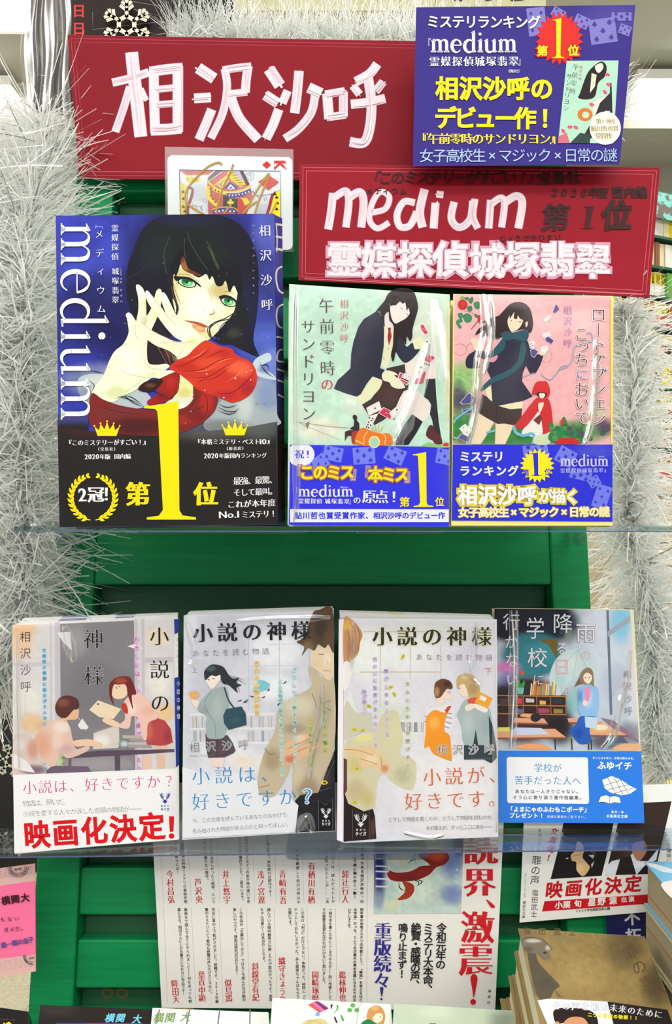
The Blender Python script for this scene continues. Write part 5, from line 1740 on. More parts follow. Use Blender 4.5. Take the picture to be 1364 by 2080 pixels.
# further copies standing behind on the upper shelf
def copies(name, labels, Q, S, thick, n, col, pages, gap, jit, group, spine_mark=None, seed=0, start=None, back_to=9.0):
    r = random.Random(seed)
    d = start if start is not None else thick + gap
    for i in range(n):
        q = [(x + r.uniform(-jit, jit) * .6, y - 1.2 * (i % 2) * 0 + (r.uniform(-jit, jit) if k < 2 else 0)) for k, (x, y) in enumerate(Q)]
        S2 = Surf(S.o - S.n * d, S.o - S.n * d + np.cross(S.n, [0, 0, 1]), S.o - S.n * d + np.cross(S.n, np.cross(S.n, [0, 0, 1])))
        # same real size as the front copy, one thickness further back
        fr = S.pts(q) - S.n * d
        Z = min(fr[2][2], fr[3][2])
        fr[:, 2] += (S.pts(Q)[2][2] - 0.0001) - fr[2][2]
        px = [(CX + (p[0] - EYE[0]) / p[1] * F, CY - (p[2] - EYE[2]) / p[1] * F) for p in fr]
        t, c = book(name, labels[i], px, S2, thick, col, pages=pages, group=group)
        if spine_mark:
            h = (fr[1] - fr[0]) / np.linalg.norm(fr[1] - fr[0])
            up = (fr[0] - fr[3]) / np.linalg.norm(fr[0] - fr[3])
            for (u0, u1, cc) in spine_mark:
                w = np.linalg.norm(fr[1] - fr[0])
                a = fr[0] + h * w * u0 + up * 0.0002
                b = fr[0] + h * w * u1 + up * 0.0002
                e = -S.n * 0.0007
                obj('cover_edge_print', *hexa([a + S.n * .0002, b + S.n * .0002, b - up * .0003 + S.n * .0002, a - up * .0003 + S.n * .0002], [a + e, b + e, b - up * .0003 + e, a - up * .0003 + e]), mat('edge_%d_%d_%d' % cc, cc, rough=.4), t)
        d += thick + gap
ORD = ['second', 'third', 'fourth', 'fifth', 'sixth']
SG = Surf(at(585, 1066.5, 0.4790), at(912, 1067.5, 0.4790), at(750, 590, 0.4925))
copies('paperback_novel', ['%s copy back of the pale green paperback on the upper shelf' % o for o in ORD], [(583, 600), (909, 606), (908, 1067), (581, 1066)], SG, 0.0115, 3, (222, 226, 200), (236, 222, 184), .0006, 1.0, 'pale green paperbacks on the upper shelf', seed=2)
SPk = Surf(at(916, 1067.5, 0.4785), at(1243, 1067.5, 0.4785), at(1080, 600, 0.4915))
copies('paperback_novel', ['%s copy back of the pink paperback on the upper shelf' % o for o in ORD], [(921, 604), (1244, 606), (1243, 1067.5), (918, 1067.5)], SPk, 0.0120, 3, (236, 206, 130), (236, 214, 160), .0006, 1.0, 'pink paperbacks on the upper shelf', seed=3)
SM = Surf(at(121, 1068.5, 0.4835), at(564, 1066.5, 0.4860), at(330, 436, 0.4980))
copies('large_hardcover', ['second copy of the large blue hardcover, hidden behind the first'], [(119, 446), (561, 444), (566, 1064), (123, 1069)], SM, 0.022, 1, (90, 34, 40), (232, 228, 220), .001, 1.0, 'large blue hardcovers on the upper shelf', seed=4)


def mottlefn(seed):
    return lambda p, c: c * (0.96 + 0.08 * vnoise(p[:, 0], p[:, 1], 30, seed))[:, None]  # slight random tone variation in the printed ground


def deer(A, cx, cy, k, col, txt=True):
    """publisher's mark: two antlers over a chevron with two lines of writing"""
    for s in (-1, 1):
        A.stroke([(cx + s * 6 * k, cy + 14 * k), (cx + s * 22 * k, cy - 10 * k), (cx + s * 30 * k, cy - 44 * k)], 5 * k, col, smooth=False, bucket='let')
        for (a, b) in ((-2, 10), (-14, 20), (-26, 26)):
            A.stroke([(cx + s * (16 + (-a) * .45) * k, cy + (a + 4) * k), (cx + s * (34 + (-a) * .3) * k, cy + (a - 12) * k)], 4.5 * k, col, smooth=False, bucket='let')
            A.stroke([(cx + s * (16 + (-a) * .45) * k, cy + (a + 4) * k), (cx + s * (6 + (-a) * .3) * k, cy + (a - 14) * k)], 4.5 * k, col, smooth=False, bucket='let')
    A.poly([(cx - 22 * k, cy + 18 * k), (cx - 10 * k, cy + 18 * k), (cx, cy + 6 * k), (cx + 10 * k, cy + 18 * k), (cx + 22 * k, cy + 18 * k), (cx, cy + 42 * k)], col, smooth=False, bucket='let')
    if txt:
        A.text('講談社', cx - 24 * k, cy + 58 * k, cx + 24 * k, cy + 58 * k, 13 * k, col, 'got')
        A.text('タイガ', cx - 24 * k, cy + 84 * k, cx + 24 * k, cy + 84 * k, 28 * k, col, 'got', sx=.85)


# ================================================================ lower shelf, first stack (white band, red writing)
def novel_one():
    yb = lambda py: 0.2123 * F / (py - CY)
    S = Surf(at(30, 1732, yb(1733)), at(364, 1706, yb(1709)), at(192, 1260, 0.5130))
    Q = [(25, 1270), (361, 1255), (364, 1703), (30, 1735)]
    t, cov = book('paperback_novel', 'white paperback with two students at a desk and large red characters on its band', Q, S, 0.011, (236, 234, 236))
    A = Art(S)
    K = (0, 1210, 3.589)
    A.crop(*K)
    A.grid([(90, 214), (1270, 166), (1282, 1262), (94, 1308)], 90, 90, (226, 222, 220),
           [(150, 330, 130, 180, (244, 206, 168), .9), (180, 250, 120, 80, (240, 196, 150), .8), (220, 760, 120, 180, (240, 236, 226), .9), (230, 930, 130, 100, (240, 196, 140), .8), (330, 950, 80, 60, (236, 180, 120), .7), (1150, 300, 120, 90, (248, 226, 190), .8), (1160, 600, 110, 200, (246, 242, 230), .9), (1210, 850, 90, 90, (248, 206, 130), .8), (150, 1150, 150, 120, (206, 170, 160), .6)], fn=mottlefn(3))
    A.poly([(438, 205), (975, 180), (985, 640), (984, 1120), (985, 1275), (430, 1295), (440, 800)], (140, 136, 140), [(540, 330, 120, 160, (176, 172, 174), .7), (720, 1230, 400, 70, (176, 170, 174), .8), (700, 700, 300, 300, (126, 122, 128), .7)], smooth=False, step=30)
    for x0, x1 in ((362, 376), (398, 438), (978, 1000), (1030, 1052)):
        A.quad([(x0, 210 - x0 * .04), (x1, 210 - x1 * .04), (x1 + 6, 1290), (x0 + 6, 1290)], (208, 202, 210))
    A.quad([(92, 486), (362, 484), (362, 514), (92, 516)], (214, 206, 212)); A.quad([(1054, 452), (1262, 446), (1262, 484), (1054, 490)], (206, 200, 206))
    A.poly([(414, 268), (512, 264), (524, 400), (470, 350)], (240, 238, 240), smooth=False)
    A.poly([(926, 370), (975, 352), (1046, 386), (990, 388)], (244, 240, 240), smooth=False)
    # glowing lines of small characters
    blu, mag, grn = (150, 206, 236), (236, 176, 226), (196, 236, 120)
    A.text('文芸部の後輩に彼女がそんなに小説を書いたのは', 322, 400, 330, 1262, 28, (70, 160, 220), 'reg', out=(160, 212, 240), outw=.14)
    A.text('わたしには、小説の神様が見えるか', 996, 320, 1010, 1262, 38, (214, 80, 190), 'light', out=(240, 186, 228), outw=.13)
    A.text('小説にこの力なん', 434, 990, 444, 1290, 34, (90, 176, 20), 'light', out=(206, 240, 140), outw=.13)
    # desk
    A.poly([(480, 1160), (700, 1130), (1270, 1118), (1272, 1140), (1000, 1158), (480, 1186)], (96, 80, 96), smooth=False)
    A.quad([(835, 1156), (875, 1152), (876, 1284), (838, 1286)], (96, 80, 96)); A.quad([(498, 1184), (520, 1184), (520, 1290), (500, 1290)], (112, 96, 110))
    A.poly([(380, 1240), (640, 1244), (664, 1280), (660, 1296), (300, 1304)], (118, 96, 120), smooth=False)
    # laptop, cup, books, headphones
    A.poly([(682, 995), (866, 934), (870, 1080), (860, 1110), (676, 1120)], (226, 214, 206), [(740, 1060, 80, 60, (250, 246, 238), .8)], smooth=False, step=20)
    A.stroke([(682, 1000), (868, 936)], 5, (150, 120, 110), smooth=False)
    A.poly([(650, 832), (714, 762), (884, 826), (826, 900), (720, 884)], (246, 224, 192), smooth=False); A.disc(714, 790, 9, (60, 50, 50), 5)
    A.poly([(566, 944), (600, 895), (646, 960), (630, 976), (584, 972)], (244, 240, 240), smooth=False); A.stroke([(562, 878), (592, 916)], 3, (240, 240, 240), smooth=False)
    for i, (x0, y0, c) in enumerate(((890, 1016, (196, 184, 176)), (940, 1040, (170, 160, 158)), (900, 1066, (206, 198, 190)), (930, 1084, (176, 166, 160)))):
        A.quad([(x0, y0), (x0 + 170, y0 + 6), (x0 + 180, y0 + 28), (x0 + 4, y0 + 24)], c)
    A.disc(900, 1080, 38, (150, 170, 170), 28); A.disc(905, 1080, 22, (206, 216, 212), 18)
    # sitting boy
    A.poly([(300, 1180), (180, 1180), (240, 1050), (310, 960), (400, 910), (470, 900), (510, 960), (530, 1050), (560, 1120), (640, 1090), (640, 1130), (500, 1186), (440, 1150), (400, 1240), (330, 1230)], (238, 200, 184), [(300, 1090, 110, 130, (232, 164, 128), .7), (450, 960, 90, 60, (252, 236, 226), .8), (480, 1120, 90, 50, (206, 170, 180), .7), (420, 1060, 60, 80, (246, 222, 206), .7)], step=20)
    A.poly([(530, 1060), (640, 1046), (700, 1060), (745, 1078), (740, 1104), (700, 1100), (620, 1094), (560, 1100)], (246, 208, 176))
    A.poly([(460, 880), (560, 820), (575, 850), (560, 900), (500, 906), (470, 920)], (240, 190, 150))
    A.poly([(406, 790), (440, 740), (500, 728), (560, 750), (578, 800), (560, 830), (540, 830), (520, 850), (480, 890), (430, 880), (404, 840)], (96, 50, 46), [(460, 780, 60, 40, (150, 90, 70), .7)])
    # chair back, foreground
    A.poly([(100, 1060), (130, 1004), (210, 1020), (270, 1090), (300, 1200), (330, 1300), (104, 1302)], (226, 206, 200), [(240, 1120, 60, 100, (214, 140, 104), .7), (140, 1090, 50, 60, (242, 232, 226), .8), (250, 1270, 130, 50, (120, 90, 110), .9)], step=18)
    A.poly([(100, 1150), (200, 1210), (256, 1290), (180, 1280), (100, 1254)], (244, 240, 240), smooth=False)
    # standing girl
    A.poly([(900, 1110), (1070, 880), (1130, 890), (1200, 920), (1240, 970), (1258, 1070), (1180, 1100), (1068, 1090), (1060, 1000)], (176, 60, 64), [(1100, 980, 60, 90, (206, 90, 80), .7)], smooth=False, step=24) if False else A.poly([(1066, 920), (1130, 886), (1200, 910), (1244, 970), (1260, 1070), (1190, 1096), (1070, 1086), (1060, 1000)], (190, 74, 76), [(1090, 990, 30, 90, (226, 120, 100), .7), (1220, 1020, 40, 80, (160, 50, 64), .7)], smooth=False, step=20)
    A.quad([(1040, 1166), (1100, 1164), (1096, 1272), (1044, 1274)], (246, 206, 180)); A.quad([(1140, 1160), (1200, 1160), (1196, 1264), (1150, 1268)], (244, 200, 172)); A.poly([(1130, 1096), (1220, 1090), (1215, 1120), (1130, 1120)], (240, 196, 170), smooth=False)
    A.poly([(900, 780), (960, 720), (1050, 730), (1120, 820), (1150, 890), (1080, 930), (1070, 1040), (1040, 1040), (1010, 900), (960, 880), (950, 940), (930, 970), (870, 960), (880, 930), (910, 900), (905, 830)], (248, 206, 190), [(960, 820, 40, 60, (252, 240, 232), .8), (1080, 840, 70, 50, (244, 180, 160), .7)], step=18)
    A.poly([(744, 905), (780, 890), (870, 930), (860, 960), (800, 945), (760, 925)], (248, 214, 184))
    A.poly([(886, 800), (910, 780), (930, 820), (930, 860), (906, 850)], (206, 60, 40))
    A.poly([(820, 640), (860, 610), (930, 640), (925, 720), (890, 750), (840, 750), (815, 720)], (250, 222, 190))
    A.poly([(795, 680), (800, 640), (840, 600), (900, 586), (950, 600), (985, 680), (990, 720), (960, 730), (970, 830), (950, 780), (930, 720), (915, 650), (860, 650), (830, 650), (815, 720), (830, 800), (800, 740)], (120, 40, 36), [(880, 620, 60, 30, (190, 90, 60), .7)])
    A.stroke([(842, 668), (856, 676)], 6, (60, 40, 40), smooth=False); A.stroke([(862, 660), (876, 664)], 5, (60, 40, 40), smooth=False)
    # title
    ink = (30, 26, 26)
    A.text('神様', 680, 316, 684, 584, 152, ink, 'min', out=(196, 194, 196), outw=.02)
    A.text('小説の', 1160, 296, 1166, 782, 146, ink, 'min')
    A.text('相沢沙呼', 184, 300, 188, 662, 84, (50, 44, 42), 'light')
    A.text('SakoAizawa', 184, 730, 184, 870, 14, (150, 140, 130), 'light', turn=math.pi / 2)
    # spine edge print on the right
    A.quad([(1268, 172), (1306, 170), (1306, 262), (1272, 282)], (40, 56, 150)); A.quad([(1270, 600), (1308, 590), (1306, 1230), (1282, 1252)], (34, 52, 150))
    A.text('あいざわさこ', 1298, 320, 1300, 520, 26, (80, 80, 100), 'reg', sx=.8); A.text('小説の神様', 1298, 640, 1300, 880, 42, (226, 230, 246), 'reg', sx=.6)
    A.done(cov)
    bd = band(t, S, [(26.5, 1574), (359, 1561), (363.5, 1704), (30, 1734)], (240, 240, 242), .011)
    B = Art(S, .0004)
    B.crop(*K)
    B.grid([(96, 1308), (1286, 1258), (1302, 1778), (104, 1874)], 12, 8, (240, 240, 242), [(1290, 1600, 40, 300, (226, 226, 232), .8)])
    mg = (214, 56, 140)
    B.text('小説は、好きですか？', 216, 1400, 1230, 1352, 106, mg, 'lmin')
    B.text('物語は、願いだ。', 188, 1516, 484, 1500, 50, (74, 72, 76), 'light')
    B.text('小説を愛する人々が涙した奇蹟の物語が――', 190, 1590, 1010, 1552, 47, (74, 72, 76), 'light')
    B.text('映画化決定', 268, 1742, 1106, 1684, 208, (216, 24, 32), 'gotb', sx=.93)
    B.text('！', 1250, 1690, 1250, 1690, 200, (216, 24, 32), 'gotb')
    deer(B, 1202, 1478, .95, (50, 60, 160))
    B.done(bd, pic='band_print', let='band_lettering')
    wrap(t, S, [(26, 1272), (360, 1257), (363, 1560), (28, 1572)], [([(130, 1270), (142, 1310), (150, 1345)], 9, .0016), ([(36, 1290), (38, 1400), (40, 1560)], 4, .0008)], seed=8, lift=.0009, label='glossy clear wrap')
    copies('paperback_novel', ['%s copy back in the first stack of the lower shelf' % o for o in ORD], [(26, 1268), (360, 1254), (364, 1703), (30, 1732)], S, 0.0072, 3, (240, 240, 238), (240, 236, 224), .0006, 3.2, 'copies in the first stack of the lower shelf',
           spine_mark=[(.25, .42, (44, 56, 150)), (.60, .72, (44, 56, 150))], seed=6, start=.0116)


novel_one()


def volume_base(label, Q, S, **k):
    return book('paperback_novel', label, Q, S, 0.011, (226, 224, 232), **k)


# ================================================================ second stack
def novel_two():
    yb = lambda py: 0.2123 * F / (py - CY)
    S = Surf(at(370, 1708, yb(1716)), at(682, 1688, yb(1710)), at(526, 1247, 0.5200))
    Q = [(373, 1250), (677, 1240), (681, 1688), (370, 1706)]
    t, cov = volume_base('pale grey paperback with a schoolgirl and a boy, blue writing at its foot', Q, S)
    A = Art(S)
    K = (350, 1210, 3.851)
    A.crop(*K)
    A.grid([(90, 154), (1258, 116), (1274, 1842), (78, 1906)], 100, 140, (220, 220, 228),
           [(420, 330, 260, 260, (206, 206, 216), .7), (300, 700, 200, 250, (196, 196, 210), .6), (800, 420, 260, 200, (246, 248, 250), .9), (800, 720, 220, 140, (244, 248, 250), .9), (420, 1200, 260, 160, (246, 244, 244), .9), (420, 1420, 330, 240, (240, 236, 240), .9), (700, 1300, 260, 120, (240, 238, 236), .8), (400, 1750, 500, 260, (240, 240, 242), 1), (560, 1300, 120, 70, (246, 226, 190), .6), (150, 240, 60, 200, (240, 240, 246), .8)], fn=mottlefn(6))
    # window bars and shelves
    A.multi([[(594, 250), (596, 900)], [(836, 250), (836, 870)], [(1070, 240), (1070, 700)]], 5, (196, 200, 206), smooth=False)
    A.multi([[(590, 550), (1080, 545)], [(740, 380), (1080, 376)]], 4, (206, 208, 214), smooth=False)
    for y in (924, 1036, 1150):
        A.quad([(130, y), (800, y - 10), (800, y + 10), (130, y + 12)], (238, 236, 236))
    for i in range(46):
        r = random.Random(i + 90)
        x, y = r.choice([r.uniform(150, 240), r.uniform(570, 790)]), r.choice([946, 1056])
        A.quad([(x, y), (x + 9, y), (x + 9, y + 84), (x, y + 84)], r.choice([(196, 194, 196), (216, 206, 196), (170, 176, 184), (226, 220, 210)]))
    for q in ([(500, 830), (536, 812), (540, 824)], [(546, 836), (598, 806), (575, 838)], [(600, 780), (644, 790), (620, 796)], [(690, 800), (724, 784), (720, 800)], [(735, 745), (760, 722), (758, 744)], [(862, 690), (892, 660), (885, 684)], [(815, 860), (840, 830), (846, 862)]):
        A.poly(q, (70, 74, 84), smooth=False)
    A.poly([(630, 740), (680, 660), (760, 690), (740, 730), (680, 750)], (130, 204, 214))
    # boy (large, right)
    A.poly([(1060, 560), (1130, 590), (1170, 640), (1262, 640), (1264, 1200), (1140, 1540), (1000, 1640), (940, 1560), (940, 1300), (900, 1400), (800, 1560), (700, 1580), (670, 1420), (720, 1220), (800, 1060), (830, 880), (930, 800), (1010, 760), (1090, 700)], (206, 190, 160), [(980, 860, 170, 100, (222, 216, 190), .9), (780, 1280, 90, 120, (170, 150, 120), .8), (1180, 900, 90, 200, (176, 164, 140), .6), (1100, 1100, 100, 200, (182, 168, 140), .5), (950, 1040, 120, 60, (150, 134, 116), .6), (1060, 1520, 120, 140, (150, 128, 104), .7), (760, 1460, 80, 110, (206, 190, 156), .7), (980, 1400, 60, 120, (216, 204, 172), .7)], step=18)
    A.poly([(960, 1600), (1000, 1560), (1140, 1540), (1270, 1200), (1272, 1838), (960, 1852)], (36, 34, 40), [(1010, 1790, 60, 90, (130, 130, 136), .6), (1200, 1420, 60, 90, (70, 60, 70), .7)], smooth=False, step=24)
    A.multi([[(1262, 1240), (1150, 1480)], [(1266, 1290), (1180, 1480)], [(1150, 1530), (1240, 1500)]], 3, (120, 110, 120), smooth=False)
    A.poly([(1100, 420), (1200, 400), (1256, 420), (1258, 610), (1220, 660), (1150, 600), (1080, 540)], (238, 216, 184), [(1120, 540, 50, 40, (222, 208, 172), .6), (1210, 500, 40, 60, (250, 236, 212), .8)])
    A.poly([(970, 360), (1030, 330), (1060, 240), (1100, 130), (1150, 110), (1250, 100), (1262, 440), (1220, 380), (1190, 410), (1140, 380), (1110, 430), (1060, 410), (1010, 470), (1030, 400)], (92, 70, 52), [(1160, 250, 70, 120, (60, 46, 40), .8), (1060, 400, 60, 60, (150, 130, 90), .5), (1220, 330, 50, 70, (110, 80, 56), .7)], step=18)
    A.stroke([(1140, 456), (1180, 460)], 6, (90, 70, 60), smooth=False); A.stroke([(1180, 586), (1240, 588)], 4, (170, 110, 90), smooth=False); A.stroke([(1205, 500), (1216, 530), (1204, 536)], 4, (210, 170, 130))
    A.poly([(870, 1180), (960, 1100), (1060, 1080), (1090, 1100), (1000, 1170), (1080, 1150), (1140, 1160), (1090, 1220), (960, 1300), (890, 1320), (850, 1260)], (232, 190, 150), [(920, 1280, 60, 40, (206, 110, 84), .8), (1000, 1120, 60, 40, (246, 216, 180), .8)])
    A.multi([[(900, 1200), (1000, 1150), (1080, 1110)], [(920, 1250), (1020, 1200), (1130, 1165)]], 4, (170, 110, 84))
    A.multi([[(1090, 760), (1140, 900)], [(1150, 780), (1170, 850), (1240, 900)], [(1240, 820), (1180, 840)], [(720, 1190), (760, 1240), (800, 1230)], [(680, 1500), (760, 1480)]], 4, (130, 110, 90))
    # schoolgirl
    A.poly([(130, 760), (190, 748), (205, 790), (150, 808)], (240, 176, 110)); A.poly([(150, 810), (210, 830), (230, 880), (210, 900), (160, 850)], (250, 226, 206))
    A.poly([(258, 1080), (380, 1100), (430, 1090), (470, 1150), (494, 1210), (480, 1230), (400, 1268), (280, 1268), (260, 1180)], (92, 76, 84), smooth=False)
    A.multi([[(300, 1110), (290, 1260)], [(350, 1110), (350, 1266)], [(400, 1110), (420, 1250)]], 4, (64, 52, 60), smooth=False)
    A.poly([(300, 1268), (410, 1266), (390, 1340), (320, 1340)], (248, 226, 214), smooth=False)
    A.poly([(300, 740), (380, 712), (430, 740), (440, 900), (420, 1050), (400, 1110), (330, 1122), (270, 1104), (262, 1000), (268, 940), (200, 900), (205, 850), (240, 800)], (170, 184, 182), [(350, 880, 50, 120, (186, 198, 194), .8), (250, 900, 50, 50, (150, 164, 164), .7)], step=18)
    A.multi([[(300, 760), (250, 850), (320, 980)], [(330, 980), (340, 1110)]], 3, (110, 120, 120))
    A.poly([(255, 640), (290, 600), (360, 600), (375, 650), (350, 690), (310, 730), (272, 690)], (250, 236, 224))
    A.poly([(250, 640), (250, 590), (290, 545), (340, 538), (400, 560), (440, 620), (480, 650), (520, 640), (500, 680), (540, 700), (500, 720), (510, 760), (440, 700), (400, 690), (380, 660), (375, 620), (340, 630), (300, 625), (262, 660)], (44, 52, 56), [(300, 570, 50, 30, (90, 110, 110), .7)])
    A.multi([[(440, 620), (500, 640), (570, 660)], [(440, 660), (500, 700), (530, 760)], [(460, 640), (520, 660), (580, 700)]], 4, (70, 76, 80), taper=True)
    A.stroke([(275, 655), (290, 660)], 7, (60, 60, 60), smooth=False); A.stroke([(312, 648), (330, 650)], 6, (60, 60, 60), smooth=False)
    A.stroke([(405, 715), (440, 820), (500, 900)], 12, (60, 76, 84))
    A.poly([(396, 940), (420, 886), (540, 866), (572, 920), (580, 1010), (440, 1050), (404, 1000)], (48, 82, 94), [(490, 960, 60, 40, (66, 104, 112), .7)], smooth=False, step=24)
    A.stroke([(430, 960), (570, 930)], 4, (30, 50, 60), smooth=False)
    # glowing character columns
    A.text('きみの小説が好き', 658, 530, 660, 920, 40, (240, 160, 40), 'light', out=(252, 224, 150), outw=.13)
    A.text('こんな物語の続きが欲しいのだろうか、なん', 842, 670, 856, 1400, 32, (90, 170, 170), 'light', out=(204, 234, 228), outw=.14)
    A.text('どうして小説を書くのだろう', 950, 580, 960, 1290, 34, (90, 170, 170), 'light', out=(204, 234, 228), outw=.14)
    A.text('力は物語の中に', 1080, 980, 1086, 1320, 32, (110, 146, 30), 'light', out=(206, 216, 120), outw=.14); A.text('生まれた小説に', 1186, 850, 1196, 1210, 34, (100, 140, 30), 'light', out=(190, 206, 110), outw=.14)
    # torn white foot
    A.poly([(78, 1340), (300, 1400), (500, 1380), (660, 1440), (680, 1560), (760, 1580), (900, 1540), (940, 1600), (985, 1640), (960, 1850), (540, 1872), (80, 1896)], (240, 240, 243), [(300, 1380, 260, 60, (232, 232, 238), .7)], smooth=False, step=30)
    ink = (32, 34, 40)
    A.text('小説の神様', 238, 292, 1006, 272, 158, ink, 'minb')
    A.text('あなたを読む物語', 184, 452, 728, 434, 58, (110, 110, 120), 'light')
    A.text('上', 172, 580, 172, 580, 50, (110, 150, 206), 'light')
    A.text('相沢沙呼', 172, 1186, 554, 1166, 84, (60, 60, 66), 'light', out=(236, 236, 240), outw=.03)
    A.latin('Sako Aizawa', 136, 1260, 330, 1254, 20, (140, 140, 146), 'light')
    cb = (44, 150, 214)
    A.text('小説は、', 222, 1412, 760, 1392, 148, cb, 'lmin')
    A.text('好きですか', 222, 1612, 900, 1574, 146, cb, 'lmin')
    A.text('？', 1052, 1570, 1052, 1570, 150, cb, 'min', out=(220, 236, 246), outw=.06)
    A.text('今、この文章を読んでいるあなたのおかげで、', 174, 1762, 910, 1712, 40, (74, 72, 76), 'light')
    A.text('生み出された物語があるのだと知ってほしい。', 174, 1842, 910, 1788, 40, (74, 72, 76), 'light')
    A.poly([(1142, 1596), (1196, 1640), (1250, 1592), (1252, 1838), (1142, 1842)], (26, 26, 30), smooth=False)
    A.stroke([(1142, 1842), (1142, 1596), (1196, 1640), (1250, 1592), (1252, 1838)], 3, (120, 120, 124), smooth=False)
    deer(A, 1200, 1704, .98, (236, 236, 240))
    A.disc(1186, 1462, 28, (240, 200, 40), 16); A.disc(1190, 1462, 14, (60, 50, 50), 8)
    A.done(cov)
    wrap(t, S, [(374, 1252), (676, 1242), (680, 1686), (371, 1704)], [([(655, 1390), (652, 1450), (640, 1500), (632, 1535), (628, 1580)], 8, .0016), ([(380, 1262), (398, 1330), (386, 1350)], 12, .0014), ([(480, 1262), (560, 1256), (670, 1254)], 6, .0009), ([(600, 1690), (622, 1660), (634, 1690)], 8, .0010)], seed=12, lift=.0009, label='glossy clear wrap with bright creases')
    copies('paperback_novel', ['%s copy back in the second stack of the lower shelf' % o for o in ORD], [(377, 1248), (679, 1240), (682, 1692), (371, 1706)], S, 0.0066, 2, (222, 224, 220), (236, 236, 226), .0006, 3.0, 'copies in the second stack of the lower shelf', seed=16, start=.0116)


novel_two()


# ================================================================ third stack
def novel_three():
    yb = lambda py: 0.2123 * F / (py - CY)
    S = Surf(at(688, 1712, yb(1715)), at(1012, 1702, yb(1712)), at(850, 1256, 0.5195))
    Q = [(698, 1256), (1008, 1258), (1011, 1700), (697, 1712)]
    t, cov = volume_base('white paperback with two girls talking, orange writing at its foot', Q, S, spine='left', spine_col=None)
    A = Art(S)
    K = (670, 1210, 3.789)
    A.crop(*K)
    A.grid([(106, 176), (1282, 182), (1290, 1856), (104, 1896)], 100, 140, (230, 228, 234),
           [(300, 450, 260, 260, (246, 248, 242), .9), (620, 400, 260, 260, (246, 246, 242), .8), (1100, 500, 200, 300, (216, 212, 224), .8), (420, 800, 200, 260, (240, 238, 240), .8), (560, 1000, 200, 200, (236, 236, 230), .8), (900, 1500, 520, 480, (244, 240, 240), 1), (480, 900, 200, 100, (220, 226, 204), .7), (700, 240, 500, 80, (226, 226, 222), .7), (140, 260, 60, 90, (226, 190, 130), .8)], fn=mottlefn(7))
    for y, x0, x1 in ((276, 260, 860), (588, 230, 856)):
        A.stroke([(x0, y), (x1, y)], 9, (214, 208, 176), smooth=False)
    A.multi([[(386, 390), (384, 850)], [(616, 380), (616, 640)], [(852, 380), (852, 640)]], 6, (206, 200, 170), smooth=False)
    # shelves with faint books
    for y in (955, 1060):
        A.quad([(480, y), (1020, y - 14), (1020, y), (480, y + 14)], (236, 236, 234))
    for i in range(22):
        r = random.Random(i + 9)
        x = r.uniform(510, 720)
        A.quad([(x, 975), (x + 9, 975), (x + 9, 1050), (x, 1050)], r.choice([(190, 190, 190), (226, 222, 216), (150, 150, 156)]))
    # hair, upper left
    A.poly([(106, 180), (170, 185), (220, 240), (250, 300), (230, 360), (220, 430), (190, 480), (150, 500), (104, 505)], (206, 150, 96), [(140, 230, 60, 60, (236, 190, 90), .8), (170, 400, 60, 90, (170, 110, 84), .7)])
    A.multi([[(150, 200), (200, 300), (190, 460)], [(180, 210), (230, 300), (215, 420)], [(130, 260), (160, 380), (140, 490)]], 4, (140, 86, 60))
    A.stroke([(110, 508), (160, 508)], 8, (80, 50, 40), smooth=False)
    A.poly([(104, 520), (160, 520), (170, 600), (140, 700), (104, 720)], (246, 242, 236))
    A.poly([(104, 820), (160, 740), (200, 880), (180, 960), (106, 1000)], (240, 240, 234), smooth=False)
    A.poly([(106, 860), (130, 800), (200, 900), (320, 900), (330, 1040), (240, 1060), (106, 1110)], (216, 212, 190), smooth=False)
    # book and arm
    A.poly([(104, 1160), (220, 1080), (330, 1040), (420, 900), (520, 900), (560, 1100), (540, 1220), (640, 1260), (664, 1340), (640, 1480), (560, 1480), (460, 1420), (440, 1380), (380, 1390), (360, 1480), (350, 1600), (330, 1640), (240, 1660), (120, 1640), (106, 1500)], (222, 214, 180), [(190, 1300, 90, 100, (214, 200, 120), .7), (260, 1090, 120, 50, (236, 230, 150), .9), (500, 1060, 90, 160, (226, 220, 176), .8), (560, 1380, 90, 90, (196, 192, 160), .9), (200, 1500, 110, 120, (196, 172, 120), .6), (290, 1560, 60, 90, (206, 190, 120), .8)], step=22)
    A.poly([(106, 1180), (200, 1160), (300, 1160), (380, 1190), (400, 1240), (460, 1280), (440, 1370), (400, 1360), (330, 1320), (260, 1330), (220, 1280), (230, 1250), (150, 1220)], (236, 206, 160), [(320, 1260, 70, 50, (246, 226, 186), .8), (420, 1330, 40, 40, (214, 130, 96), .8)])
    A.multi([[(106, 1184), (220, 1190), (330, 1230)], [(230, 1254), (300, 1276), (360, 1300)], [(390, 1240), (400, 1320)]], 4, (176, 120, 76))
    A.poly([(106, 1500), (140, 1600), (260, 1660), (330, 1640), (345, 1700), (356, 1872), (104, 1894)], (44, 32, 34), [(330, 1790, 30, 90, (110, 70, 60), .8)], smooth=False, step=26)
    A.quad([(104, 1250), (130, 1260), (130, 1500), (104, 1540)], (96, 60, 66))
    A.poly([(440, 1380), (560, 1480), (640, 1480), (800, 1420), (960, 1380), (1290, 1300), (1290, 1856), (356, 1872), (330, 1640), (350, 1600), (370, 1420)], (241, 240, 242), smooth=False) if False else None
    # girl in the orange apron
    A.poly([(740, 900), (830, 850), (940, 850), (950, 1000), (900, 1100), (860, 1120), (800, 1160), (730, 1160), (720, 1040)], (238, 236, 240), step=20)
    A.multi([[(880, 900), (940, 910)], [(876, 930), (940, 945)], [(872, 965), (935, 985)], [(860, 1000), (920, 1020)], [(850, 1040), (900, 1060)], [(728, 930), (760, 925)], [(724, 970), (750, 965)]], 8, (150, 150, 176), smooth=False)
